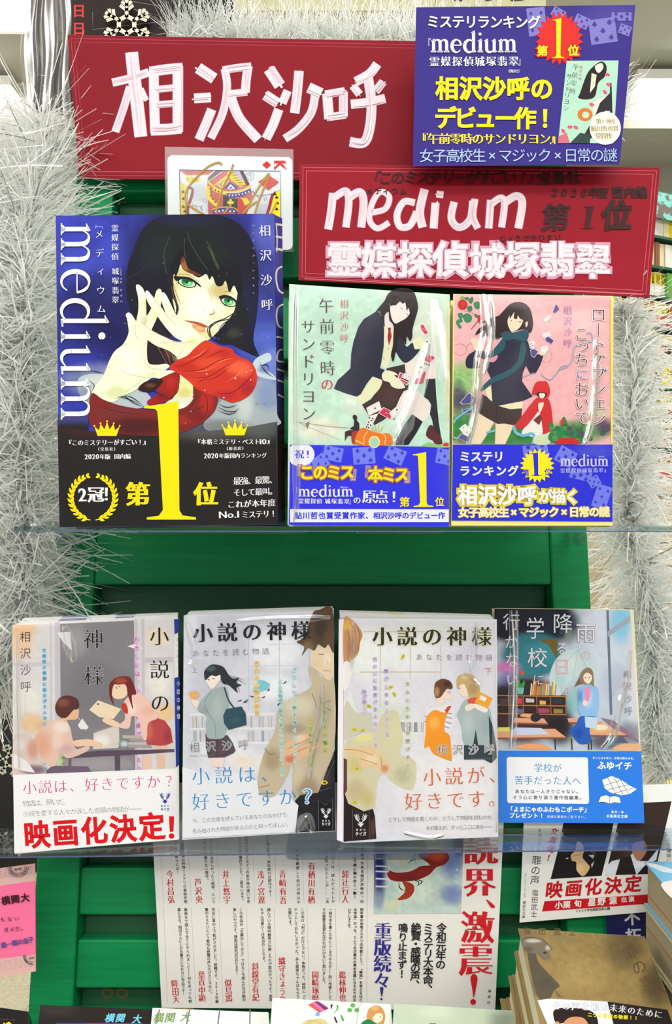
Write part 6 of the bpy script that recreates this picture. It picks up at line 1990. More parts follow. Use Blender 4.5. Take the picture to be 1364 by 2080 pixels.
    A.poly([(740, 940), (800, 880), (880, 900), (900, 860), (930, 850), (890, 940), (880, 1040), (920, 1080), (935, 1250), (920, 1268), (800, 1220), (760, 1160), (725, 1170), (735, 1040)], (248, 158, 40), [(800, 980, 60, 70, (252, 190, 90), .8)], step=20)
    A.poly([(880, 885), (905, 850), (935, 850), (900, 905)], (226, 70, 40), smooth=False)
    A.poly([(830, 770), (900, 730), (936, 760), (920, 790), (880, 800), (850, 850), (820, 850)], (250, 226, 206))
    A.poly([(800, 720), (810, 670), (860, 640), (920, 655), (944, 700), (930, 720), (900, 716), (880, 740), (850, 780), (815, 788), (800, 750)], (110, 70, 50), [(900, 680, 40, 30, (60, 42, 42), .9), (820, 740, 30, 50, (206, 150, 96), .8)])
    A.disc(915, 745, 14, (226, 196, 196), 12)
    # girl with the folder
    A.poly([(990, 880), (1040, 800), (1100, 790), (1170, 840), (1230, 880), (1250, 1000), (1270, 1100), (1240, 1150), (1130, 1150), (1030, 1140), (1010, 1000), (976, 930)], (176, 190, 190), [(1060, 980, 60, 120, (196, 206, 204), .8), (1200, 1000, 60, 100, (160, 176, 178), .8)], step=20)
    A.poly([(1120, 1030), (1140, 1150), (1250, 1150), (1280, 1250), (1240, 1290), (1180, 1260), (1030, 1262), (1030, 1150), (1100, 1150)], (56, 70, 76), smooth=False)
    A.poly([(1220, 920), (1250, 1000), (1278, 1160), (1282, 1250), (1230, 1240)], (44, 60, 66), smooth=False)
    A.poly([(990, 690), (1030, 660), (1060, 700), (1070, 760), (1030, 780), (1000, 750)], (250, 228, 206))
    A.poly([(972, 670), (985, 620), (1050, 598), (1110, 620), (1150, 700), (1150, 760), (1120, 800), (1070, 780), (1050, 720), (1030, 680), (1000, 690), (980, 720)], (206, 176, 120), [(1100, 720, 50, 60, (176, 140, 90), .7), (1040, 630, 50, 20, (232, 212, 160), .8)])
    A.stroke([(990, 712), (1004, 712)], 6, (90, 80, 80), smooth=False)
    A.poly([(1060, 800), (1130, 780), (1120, 830), (1070, 830)], (226, 90, 60))
    A.poly([(1150, 740), (1250, 790), (1212, 868), (1112, 820)], (246, 170, 50), smooth=False); A.poly([(1160, 764), (1206, 786), (1190, 816), (1146, 796)], (244, 240, 230), smooth=False)
    A.poly([(1040, 850), (1090, 830), (1110, 860), (1050, 890)], (250, 226, 210)); A.poly([(1110, 830), (1210, 870), (1190, 900), (1110, 860)], (250, 236, 226))
    # glowing columns
    A.text('世の中に物語があふれている', 344, 490, 350, 1150, 32, (172, 140, 210), 'light', out=(228, 216, 240), outw=.14); A.text('胸がときめくような', 430, 580, 438, 1070, 34, (172, 140, 210), 'light', out=(228, 216, 240), outw=.14); A.text('物が欲しい', 262, 740, 270, 900, 34, (172, 140, 210), 'light', out=(228, 216, 240), outw=.14)
    A.text('きみのための物語があるよ', 594, 680, 600, 1370, 32, (166, 166, 100), 'light', out=(226, 226, 204), outw=.14)
    for x, y, a in ((560, 470, 60), (466, 705, 30), (494, 760, 120), (186, 1030, -10), (300, 850, -20), (206, 1330, 0), (190, 1590, 0), (250, 1036, 10)):
        A.disc(x, y, 24, (226, 214, 60), 12, ang=-a)
        A.disc(x, y, 12, (176, 170, 60), 6, ang=-a)
    # lettering
    ink = (52, 46, 26)
    A.text('小説の神様', 402, 314, 1166, 314, 158, ink, 'minb', out=(236, 236, 200), outw=.03)
    A.text('あなたを読む物語', 686, 472, 1222, 476, 54, (120, 116, 120), 'light')
    A.text('下', 1216, 580, 1216, 580, 62, (220, 80, 90), 'light')
    A.text('相沢沙呼', 862, 1186, 1224, 1184, 84, (70, 66, 66), 'light', out=(236, 236, 236), outw=.04)
    A.latin('Sako Aizawa', 1086, 1260, 1256, 1256, 18, (140, 140, 146), 'light')
    og = (226, 104, 46)
    A.text('小説が、', 784, 1396, 1290, 1376, 148, og, 'lmin')
    A.text('好きです。', 642, 1584, 1286, 1560, 146, og, 'lmin')
    A.text('どうして物語を書くのか、どうして物語を読むのか。', 464, 1724, 1260, 1704, 38, (74, 72, 76), 'light')
    A.text('その答えが、きっとここにある――', 752, 1790, 1230, 1776, 38, (74, 72, 76), 'light')
    A.stroke([(172, 1874), (172, 1640), (238, 1684), (300, 1640), (302, 1870)], 3, (120, 116, 116), smooth=False)
    deer(A, 236, 1732, 1.2, (236, 236, 240))
    A.done(cov)
    # the lilac white spine seen on its left
    w = S.pt(697, 1712) - S.pt(698, 1256)
    e1 = [S.pt(688, 1259), S.pt(697.6, 1256.5), S.pt(696.6, 1711), S.pt(684, 1706)]
    e2 = [p - S.n * .010 for p in e1]
    obj('spine', *hexa(e1, e2), mat('lilac_white_spine', (238, 232, 244), rough=.35), t, label='pale lilac spine turned to the left')
    wrap(t, S, [(699, 1258), (1007, 1260), (1010, 1698), (698, 1710)], [([(716, 1262), (718, 1300), (712, 1360)], 5, .0012), ([(964, 1262), (960, 1330), (948, 1362), (970, 1390)], 9, .0014), ([(820, 1690), (870, 1700), (900, 1694)], 6, .001), ([(1002, 1262), (1004, 1500), (1006, 1690)], 4, .0006)], seed=22, lift=.0009, label='glossy clear wrap with bright creases')
    copies('paperback_novel', ['%s copy back in the third stack of the lower shelf' % o for o in ORD], [(690, 1250), (1008, 1256), (1011, 1702), (690, 1710)], S, 0.0066, 2, (232, 230, 226), (238, 236, 228), .0006, 3.0, 'copies in the third stack of the lower shelf', spine_mark=[(.32, .42, (226, 214, 90))], seed=26, start=.0116)


novel_three()


# ================================================================ fourth stack, dark classroom cover with blue band
def novel_four():
    S = Surf(at(1012, 1676, 0.5300), at(1308, 1676, 0.5300), at(1150, 1236, 0.5590))
    zb = S.pt(1012, 1676)[2]
    Yb_ = 0.2123 * F / (1676 - CY)
    S = Surf(at(1012, 1676, Yb_ - .0065), at(1308, 1676, Yb_ - .0065), at(1150, 1236, 0.5500))
    S = Surf(at(1012, 1676, .5340), at(1308, 1676, .5340), at(1150, 1236, .5560))
    Q = [(1004, 1235), (1286, 1238), (1308, 1672), (1012, 1671)]
    t, cov = book('paperback_novel', 'dark classroom cover paperback with a plain blue band at the right', Q, S, 0.010, (236, 226, 190), pages=(240, 220, 160))
    A = Art(S)
    K = (980, 1210, 3.552)
    A.crop(*K)
    A.grid([(84, 92), (1062, 104), (1132, 1118), (108, 1112)], 110, 110, (196, 206, 216),
           [(320, 170, 400, 210, (20, 24, 38), 1, 0, 2.2), (180, 120, 260, 120, (20, 22, 34), 1), (560, 230, 200, 150, (24, 34, 50), .9), (360, 430, 260, 190, (50, 120, 134), 1, 0, 2), (430, 420, 190, 120, (60, 150, 156), .95), (300, 800, 330, 260, (50, 38, 42), 1, 0, 2), (560, 860, 110, 240, (40, 34, 42), .95), (330, 500, 160, 120, (50, 130, 140), .9), (180, 520, 120, 70, (220, 120, 190), .9), (180, 600, 100, 70, (110, 110, 180), .7), (900, 400, 260, 500, (216, 222, 232), 1), (820, 200, 130, 180, (226, 226, 236), .95), (1000, 200, 110, 190, (140, 206, 236), .95), (960, 640, 160, 200, (186, 190, 206), .7), (640, 600, 130, 200, (196, 216, 220), .7), (660, 760, 120, 140, (130, 190, 190), .7), (1080, 560, 60, 500, (226, 222, 226), .9), (300, 900, 300, 240, (70, 44, 40), .95), (560, 960, 150, 160, (34, 26, 30), .95), (880, 1050, 160, 90, (80, 60, 76), .9), (250, 1000, 200, 80, (96, 50, 44), .7), (1050, 1000, 130, 120, (110, 90, 110), .7), (620, 290, 40, 90, (150, 160, 140), .6)], fn=mottlefn(9))
    # blackboard frame, window bars
    A.poly([(420, 310), (536, 318), (540, 440), (530, 450), (470, 350), (420, 330)], (120, 96, 40), smooth=False)
    A.quad([(548, 260), (680, 210), (690, 222), (560, 280)], (60, 74, 90))
    A.quad([(890, 105), (908, 105), (935, 860), (915, 860)], (110, 124, 140)); A.quad([(900, 260), (1062, 140), (1062, 190), (900, 300)], (170, 180, 190))
    A.poly([(480, 600), (520, 470), (600, 400), (690, 385), (790, 440), (830, 540), (760, 560), (640, 600), (560, 720), (520, 740)], (206, 222, 222), [(620, 480, 90, 70, (226, 232, 226), .8), (560, 620, 60, 80, (176, 210, 206), .8)], step=22)
    A.multi([[(690, 388), (540, 560), (525, 735)], [(690, 388), (650, 590)], [(690, 388), (760, 550)]], 3, (170, 190, 190))
    # bookshelves
    br = (96, 60, 40)
    A.quad([(104, 716), (600, 720), (606, 880), (108, 850)], (52, 34, 34))
    for y in (720, 788, 850):
        A.stroke([(106, y), (604, y + 8)], 7, (196, 130, 70), smooth=False)
    for x in (196, 290, 388, 488, 596):
        A.stroke([(x, 720), (x + 4, 852)], 6, (170, 110, 60), smooth=False)
    for i in range(22):
        r = random.Random(i + 50)
        x = 340 + i * 8.4
        h = r.uniform(60, 110)
        A.quad([(x + 8, 716 - h), (x + 16, 718 - h), (x + 8, 718), (x, 718)], r.choice([(226, 196, 110), (206, 120, 80), (236, 226, 190), (120, 150, 140), (190, 150, 90)]))
    for (x, y, w, h, c) in ((250, 735, 34, 45, (206, 60, 80)), (310, 740, 60, 30, (210, 200, 196)), (410, 755, 44, 30, (230, 180, 90)), (504, 745, 70, 34, (40, 60, 70)), (230, 815, 60, 30, (90, 110, 170)), (400, 810, 80, 36, (176, 70, 100)), (510, 815, 66, 34, (150, 130, 60)), (120, 740, 70, 50, (90, 60, 70))):
        A.quad([(x, y), (x + w, y + 4), (x + w, y + h), (x, y + h)], c)
    A.poly([(248, 660), (298, 664), (290, 712), (254, 710)], (110, 190, 170), smooth=False)
    A.poly([(240, 655), (260, 600), (275, 640), (300, 610), (296, 660)], (60, 150, 80)); A.disc(284, 556, 16, (220, 90, 40))
    # desks
    def desk(q, top=(232, 170, 130), side=(150, 90, 76)):
        A.poly(q, top, smooth=False)
        A.stroke([q[-1], q[-2]], 12, side, smooth=False)
    desk([(226, 880), (440, 886), (470, 926), (222, 920)])
    desk([(106, 965), (520, 960), (606, 1026), (106, 1030)])
    A.poly([(230, 950), (420, 955), (480, 1000), (200, 1006)], (206, 216, 236), smooth=False); A.poly([(108, 950), (200, 948), (190, 980), (110, 982)], (226, 226, 110), smooth=False)
    A.poly([(270, 870), (300, 850), (360, 860), (360, 880)], (240, 170, 110)); A.poly([(350, 860), (400, 850), (420, 880), (390, 910), (350, 900)], (40, 40, 52))
    desk([(610, 886), (700, 880), (870, 910), (860, 930), (620, 916)])
    desk([(716, 962), (860, 958), (1062, 985), (1066, 1012), (760, 1010)])
    A.disc(850, 955, 76, (236, 190, 130), 30); A.disc(850, 950, 52, (246, 230, 196), 20)
    A.poly([(240, 1100), (300, 1070), (430, 1074), (490, 1112)], (240, 170, 110)); A.poly([(940, 1112), (1000, 1070), (1120, 1072), (1130, 1116)], (236, 180, 140))
    A.poly([(850, 880), (940, 900), (1040, 970), (1120, 1040), (1126, 1060), (1030, 1000), (930, 950)], (150, 120, 140), smooth=False)
    for x in (520, 640, 760, 780):
        A.stroke([(x, 1030), (x + 4, 1112)], 8, (50, 36, 44), smooth=False)
    A.poly([(880, 1010), (1010, 1020), (1050, 1060), (880, 1060)], (90, 96, 120), smooth=False)
    # girl
    A.poly([(700, 660), (760, 640), (830, 670), (836, 800), (820, 860), (820, 880), (710, 870), (690, 800), (684, 700)], (150, 194, 232), [(760, 740, 40, 90, (206, 224, 240), .8), (700, 730, 20, 70, (70, 120, 200), .9)], step=18)
    A.poly([(706, 870), (820, 880), (770, 960), (780, 1050), (700, 1070), (640, 1000), (620, 980), (670, 930)], (40, 96, 190), [(690, 990, 40, 50, (30, 70, 160), .8), (760, 900, 40, 40, (90, 140, 214), .8)], step=18)
    A.poly([(735, 870), (830, 880), (820, 960), (740, 950)], (200, 220, 236), smooth=False)
    A.poly([(736, 670), (770, 660), (775, 720), (750, 780), (735, 760)], (236, 150, 190)); A.disc(738, 775, 18, (250, 220, 200), 22)
    A.poly([(660, 660), (690, 600), (715, 545), (756, 518), (790, 540), (800, 600), (800, 660), (780, 640), (700, 640)], (150, 124, 100), [(690, 630, 30, 40, (110, 80, 66), .8)])
    A.poly([(725, 580), (750, 555), (784, 575), (784, 610), (760, 636), (732, 616)], (250, 228, 204))
    A.disc(740, 592, 5, (90, 76, 66), n=8); A.disc(768, 590, 5, (90, 76, 66), n=8)
    # chalk handwriting title
    ck = (246, 226, 230)
    A.text('雨', 744, 268, 744, 268, 150, (244, 236, 236), 'reg', out=(150, 150, 166), outw=.02); A.text('の', 742, 428, 742, 428, 84, (240, 190, 200), 'light')
    A.text('降', 576, 200, 576, 200, 150, (232, 232, 232), 'reg'); A.text('る', 572, 380, 572, 380, 96, ck, 'reg'); A.text('日', 572, 512, 572, 512, 126, (240, 190, 196), 'reg'); A.text('は', 600, 680, 600, 680, 92, (240, 190, 196), 'light')
    A.text('学', 378, 236, 378, 236, 140, (232, 232, 232), 'reg', sy=1.2); A.text('校', 394, 448, 394, 448, 150, ck, 'reg'); A.text('に', 402, 606, 402, 606, 92, ck, 'light')
    A.text('行', 206, 190, 206, 190, 130, (222, 222, 226), 'reg'); A.text('か', 206, 334, 206, 334, 104, ck, 'reg'); A.text('な', 212, 464, 212, 464, 110, ck, 'reg'); A.text('い', 212, 606, 212, 606, 96, ck, 'reg')
    A.text('相沢沙呼', 1040, 568, 1050, 832, 64, (110, 110, 120), 'light')
    A.done(cov)
    bl = (28, 118, 222)
    bd = band(t, S, [(1011, 1524.5), (1301.5, 1526), (1308, 1672), (1012.5, 1671)], bl, .010)
    B = Art(S, .0004)
    B.crop(*K)
    B.poly([(172, 1184), (174, 1172), (186, 1164), (744, 1166), (756, 1172), (758, 1186), (766, 1486), (762, 1498), (750, 1502), (192, 1496), (180, 1492), (176, 1480)], (238, 240, 246), smooth=False, bucket='let')
    cb = (60, 140, 200)
    B.text('学校が', 400, 1242, 536, 1244, 66, cb, 'reg')
    B.text('苦手だった人へ', 260, 1332, 676, 1336, 68, cb, 'reg')
    B.text('あなたは一人きりじゃない。', 248, 1412, 690, 1414, 31, (90, 92, 100), 'got')
    B.text('そう心に寄り添う連作短編集。', 232, 1456, 712, 1458, 31, (90, 92, 100), 'got')
    wh = (240, 244, 250)
    B.text('「よまにゃのふわもこポーチ」', 198, 1540, 752, 1544, 42, wh, 'gotb')
    B.text('プレゼント！', 210, 1586, 424, 1588, 40, wh, 'gotb')
    B.text('詳細は裏面をご覧下さい。', 474, 1594, 742, 1597, 22, wh, 'reg')
    B.text('きっとなるほど、言葉は読める冬。', 800, 1170, 1092, 1174, 18, wh, 'got')
    B.text('ふゆイチ', 856, 1224, 1046, 1228, 62, wh, 'gotb')
    B.text('集英一番', 936, 1560, 1006, 1562, 18, wh, 'got'); B.text('Ⓢ集英社文庫', 902, 1590, 1032, 1592, 24, wh, 'got')
    # checked blanket over an open book
    B.poly([(860, 1330), (930, 1300), (1000, 1330), (1060, 1370), (1110, 1396), (1060, 1430), (1000, 1440), (920, 1420), (880, 1390)], (240, 240, 240), smooth=False)
    B.multi([[(900, 1312), (960, 1435)], [(945, 1306), (1010, 1438)], [(990, 1322), (1050, 1430)], [(875, 1370), (1000, 1330)], [(900, 1400), (1050, 1364)], [(950, 1425), (1090, 1386)]], 3, (50, 50, 56), smooth=False)
    B.poly([(835, 1490), (850, 1450), (890, 1440), (915, 1452), (950, 1446), (984, 1454), (994, 1496), (950, 1490), (915, 1500), (870, 1486)], (244, 242, 238), smooth=False)
    B.multi([[(915, 1452), (915, 1498)], [(836, 1494), (870, 1488), (915, 1502), (950, 1492), (994, 1498)]], 3, (80, 80, 84), smooth=False)
    B.done(bd, pic='band_print', let='band_lettering')
    wrap(t, S, [(1006, 1238), (1284, 1240), (1300, 1522), (1012, 1522)], [([(1036, 1240), (1040, 1330), (1038, 1430), (1034, 1520)], 5, .0014), ([(1048, 1240), (1046, 1400), (1044, 1520)], 4, .0010), ([(1278, 1320), (1270, 1380), (1256, 1430), (1244, 1490), (1222, 1520)], 9, .0018)], seed=32, lift=.0009, label='glossy clear wrap with bright creases')


novel_four()

# ================================================================ red handwritten boards, blue notice, card, leaflets
def sheet(name, label, cat, quad, S, th, m, group=None, loc=None, part='panel'):
    fr = S.pts(quad)
    bk = fr - S.n * th
    l = (fr[2] + fr[3]) / 2
    t = thing(name, label, cat, l)
    p = obj(part, *hexa(fr, bk), m, t)
    return t, p


redm = mat('laminated_red_card', (140, 16, 34), rough=0.45, spec=0.15, noise=((136, 16, 36), 14, (1, 1, 1), 0.3), bump=(6, (1, 1, 1), 0.25, 0.004))


def edge_lines(A, q, ins, w, col):
    c = np.mean(q, 0)
    q = np.asarray(q, float)
    d = [(1, 1), (-1, 1), (-1, -1), (1, -1)]
    p = [q[i] + np.array(d[i]) * ins for i in range(4)]
    for i in range(4):
        A.stroke([p[i], p[(i + 1) % 4]], w, col, smooth=False)


def brush(A, strokes, col=(238, 220, 230), under=(206, 150, 174)):
    """marker strokes: rim, body, and paler streaks inside"""
    for pts, w in strokes:
        A.stroke(pts, w + 2.0, under, n=6, bucket='let')
    for i, (pts, w) in enumerate(strokes):
        A.stroke(pts, w, col, n=6, bucket='let')
    r = random.Random(3)
    for pts, w in strokes:
        for k in range(3):
            o_ = np.array([r.uniform(-.3, .3) * w, r.uniform(-.3, .3) * w])
            A.stroke([np.array(p) * .96 + np.mean(pts, 0) * .04 + o_ for p in pts], w * r.uniform(.08, .2), r.choice([(248, 238, 244), (222, 190, 206), (230, 206, 220)]), n=5, bucket='let', taper=True)


def red_boards():
    Q = [(137, 71), (872, 84), (862, 368), (161, 363)]
    S = Surf(at(161, 363, .624), at(862, 368, .624), at(500, 75, .634))
    t, p = sheet('red_name_board', 'wide red laminated board with four large handwritten white characters', 'sign', Q, S, .0012, redm)
    A = Art(S)
    A.grid([(138, 72), (871, 85), (861, 367), (162, 362)], 50, 24, (130, 12, 30), [(600, 120, 300, 90, (138, 16, 34), .5), (300, 330, 300, 70, (140, 14, 32), .6)])
    edge_lines(A, Q, 7, .8, (186, 84, 104)); edge_lines(A, Q, 14, .8, (176, 70, 92))
    A.stroke([(161, 348), (862, 352)], .9, (196, 96, 116), smooth=False)
    brush(A, [
        ([(228, 168), (262, 160), (302, 147)], 16), ([(267, 106), (276, 190), (286, 278)], 25), ([(264, 176), (250, 222), (234, 268)], 15), ([(286, 180), (297, 204)], 10),
        ([(312, 140), (313, 205), (315, 270)], 19), ([(304, 146), (338, 141), (371, 138)], 20), ([(361, 134), (361, 200), (361, 268)], 20), ([(316, 182), (356, 178)], 13), ([(316, 213), (356, 210)], 13), ([(306, 264), (338, 263), (368, 260)], 22),
        ([(402, 138), (435, 160)], 22), ([(394, 200), (428, 198)], 19), ([(430, 222), (418, 252), (404, 284)], 18),
        ([(456, 140), (461, 178), (452, 230), (428, 281)], 15), ([(452, 143), (482, 138), (510, 135)], 15), ([(504, 134), (500, 160), (498, 188)], 17), ([(464, 191), (502, 187)], 14), ([(468, 196), (486, 240), (524, 284)], 19),
        ([(546, 140), (568, 174)], 23), ([(538, 193), (564, 210)], 20), ([(566, 222), (554, 254), (540, 282)], 18),
        ([(607, 144), (603, 190), (598, 230)], 18), ([(584, 184), (573, 210)], 16), ([(626, 178), (652, 190)], 21), ([(640, 190), (632, 228), (606, 262), (578, 282)], 16),
        ([(664, 190), (668, 242)], 19), ([(660, 192), (700, 185)], 15), ([(697, 186), (697, 238)], 17), ([(668, 238), (702, 233)], 15),
        ([(766, 130), (750, 150), (722, 166)], 18), ([(716, 174), (730, 192)], 15), ([(778, 166), (762, 186)], 16), ([(712, 212), (748, 208), (782, 200)], 18), ([(746, 152), (754, 210), (750, 262), (738, 290), (710, 288)], 19)])
    A.done(p, pic='board_face', let='handwriting')

    Q = [(608, 333), (1340, 340), (1318, 604), (606, 569)]
    S = Surf(at(606, 569, .596), at(1318, 604, .596), at(960, 336, .604))
    t, p = sheet('red_title_board', 'lower red laminated board with handwritten medium and black brush notes', 'sign', Q, S, .0012, redm)
    A = Art(S)
    A.grid([(609, 334), (1339, 341), (1317, 603), (607, 568)], 50, 24, (146, 16, 36), [(1000, 560, 500, 80, (156, 24, 44), .7)])
    edge_lines(A, Q, 7, .8, (204, 104, 124)); edge_lines(A, Q, 14, .9, (206, 110, 128)); A.stroke([(618, 566), (1306, 598)], 1, (226, 150, 164), smooth=False)
    wc, un = (238, 218, 230), (210, 156, 180)
    brush(A, [  # hand lettered medium
        ([(676, 392), (672, 430), (666, 466)], 15), ([(680, 400), (702, 388), (708, 410), (702, 462)], 14), ([(708, 402), (730, 390), (738, 410), (733, 462)], 15),
        ([(755, 432), (782, 424), (790, 400), (772, 390), (756, 412), (750, 446), (766, 464), (790, 452)], 11),
        ([(842, 412), (820, 410), (806, 436), (812, 460), (832, 458), (846, 430)], 13), ([(862, 384), (852, 430), (858, 462)], 16),
        ([(884, 412), (880, 464)], 15), ([(886, 394), (900, 396)], 13),
        ([(922, 410), (916, 444), (932, 462), (954, 446), (960, 408)], 14), ([(964, 404), (960, 440), (970, 464)], 13),
        ([(996, 406), (992, 464)], 14), ([(998, 414), (1016, 402), (1024, 414), (1018, 462)], 13), ([(1024, 412), (1048, 398), (1060, 412), (1052, 464)], 15)])
    A.text('霊媒探偵城塚翡翠', 698, 527, 1204, 529, 73, wc, 'gotb', out=un, outw=.05, jitter=.03)
    A.text('霊媒探偵城塚翡翠', 698, 527, 1204, 529, 73, (246, 234, 241), 'light', jitter=.03)
    bk = (64, 36, 36)
    A.text('「このミステリーがすごい！」', 758, 361, 1086, 360, 29, bk, 'got', shear=.2, jitter=.04)
    A.text('宝島社', 1106, 362, 1164, 360, 28, bk, 'gotb', jitter=.05)
    A.text('メディウム', 750, 388, 818, 388, 15, bk, 'got', jitter=.04)
    A.text('2020年版', 1126, 391, 1224, 391, 22, bk, 'gotb', shear=.2, jitter=.04); A.text('国内編', 1254, 391, 1302, 390, 24, bk, 'fat', jitter=.03)
    A.text('第', 1128, 442, 1128, 442, 58, bk, 'gotb', shear=.12)
    A.one(1176, 418, 1206, 464, bk, lean=.3); A.text('位', 1252, 438, 1252, 438, 62, bk, 'fat', shear=.1)
    A.text('じょうづかひすい', 1020, 484, 1132, 482, 14, bk, 'got', jitter=.05)
    A.done(p, pic='board_face', let='handwriting')


red_boards()


def notice():
    Q = [(845, 15), (1290, 10), (1256, 333), (838, 336)]
    S = Surf(at(838, 336, .586), at(1256, 333, .586), at(1060, 12, .590))
    t, p = sheet('blue_notice_card', 'dark blue printed notice with yellow writing and a red starburst 1', 'sign', Q, S, .0008, mat('navy_card', (56, 42, 130), rough=.3))
    A = Art(S)
    K = (840, 0, 2.9652)
    A.crop(*K)
    A.grid([(14, 44), (1334, 30), (1238, 990), (-6, 1000)], 40, 30, (56, 44, 136), [(1200, 100, 260, 120, (80, 70, 160), .7)])
    A.clip = (840, 11, 1288, 334)
    cards_on(A, [(740, 130, 110, 170, -6), (1138, 186, 160, 150, -8), (1010, 130, 90, 70, 25), (870, 80, 80, 60, 30), (1250, 100, 120, 50, 0), (1270, 180, 70, 60, 20)], (128, 122, 198), (72, 60, 150))
    A.clip = None
    pts = [(876 + (146 if i % 2 else 116) * math.cos(i * math.pi / 22), 232 + (162 if i % 2 else 130) * math.sin(i * math.pi / 22)) for i in range(44)]
    A.poly(pts, (216, 44, 40), smooth=False)
    # small picture of the green paperback
    A.quad([(920, 366), (1232, 364), (1200, 864), (868, 860)], (178, 222, 200))
    A.poly([(1000, 560), (1040, 450), (1080, 400), (1130, 370), (1160, 400), (1150, 460), (1110, 500), (1090, 580), (1040, 600), (990, 590)], (40, 32, 40))
    A.poly([(1090, 400), (1130, 380), (1140, 410), (1110, 440)], (240, 226, 216)); A.poly([(1070, 440), (1100, 450), (1090, 520), (1060, 560)], (232, 228, 196), smooth=False)
    A.poly([(1100, 600), (1180, 590), (1200, 660), (1160, 720), (1080, 680)], (236, 222, 214)); A.poly([(1120, 620), (1180, 560), (1184, 668), (1150, 668), (1080, 820), (1040, 860), (1020, 820), (1090, 700)], (44, 42, 50), smooth=False)
    A.poly([(1150, 680), (1180, 672), (1180, 500), (1190, 500), (1196, 680)], (44, 42, 50), smooth=False)
    A.disc(1030, 690, 46, (214, 120, 50), 40); A.disc(1034, 692, 22, (200, 220, 196), 20)
    for x, y, a in ((1165, 450, 10), (1172, 510, 30), (1150, 555, 50), (1070, 630, 20), (940, 765, 0), (975, 768, 30), (900, 790, 50)):
        A.disc(x, y, 16, (220, 90, 120), 10, ang=a)
    A.poly([(870, 820), (920, 800), (940, 862), (868, 862)], (206, 110, 130), smooth=False); A.poly([(940, 862), (1000, 800), (1060, 810), (1060, 862)], (50, 70, 70), smooth=False)
    A.text('午前零時', 975, 404, 955, 550, 40, (80, 60, 66), 'lmin'); A.text('サンドリヨン', 935, 460, 915, 650, 38, (80, 60, 66), 'lmin'); A.text('相沢沙呼', 1006, 404, 1000, 476, 20, (206, 110, 116), 'reg')
    A.disc(1152, 772, 94, (240, 238, 232), 100, n=32)
    yel, wh, lb = (248, 232, 24), (226, 228, 244), (178, 206, 244)
    A.text('ミステリランキング', 116, 130, 724, 134, 84, wh, 'got', sx=.95)
    A.text('『', 82, 262, 82, 262, 70, wh, 'reg', sx=.6)
    A.serif('medium', 102, 316, (76, 0), (0, -78), wh, stem=.24, hair=.06)
    A.text('霊媒探偵', 124, 370, 330, 370, 64, wh, 'minb'); A.text('城塚翡翠', 396, 370, 600, 368, 64, wh, 'minb'); A.text('』', 646, 368, 646, 368, 60, wh, 'reg', sx=.6)
    A.text('（講談社）', 566, 428, 640, 428, 22, wh, 'reg')
    A.text('相沢沙呼の', 200, 532, 770, 534, 146, yel, 'gotb', sx=.96)
    A.text('デビュー作！', 190, 710, 790, 714, 142, yel, 'gotb', sx=.96, sy=.98)
    A.text('『午前零時のサンドリヨン』', 50, 836, 856, 836, 72, yel, 'minb')
    A.text('女子高校生×マジック×日常の謎', 76, 938, 1182, 934, 88, lb, 'reg')
    A.one(830, 108, 906, 350, yel, out=(216, 44, 40), ow=10, lean=.1)
    A.text('第', 774, 306, 774, 306, 66, yel, 'gotb', out=(216, 44, 40), outw=.12); A.text('位', 960, 304, 960, 304, 68, yel, 'gotb', out=(216, 44, 40), outw=.12)
    gd = (176, 156, 90)
    A.text('第19回', 1112, 730, 1192, 730, 34, gd, 'minb'); A.text('鮎川哲也賞', 1082, 774, 1216, 774, 35, gd, 'minb'); A.text('受賞作', 1110, 818, 1176, 818, 38, gd, 'minb')
    A.done(p, pic='notice_print')
    return t


notice()


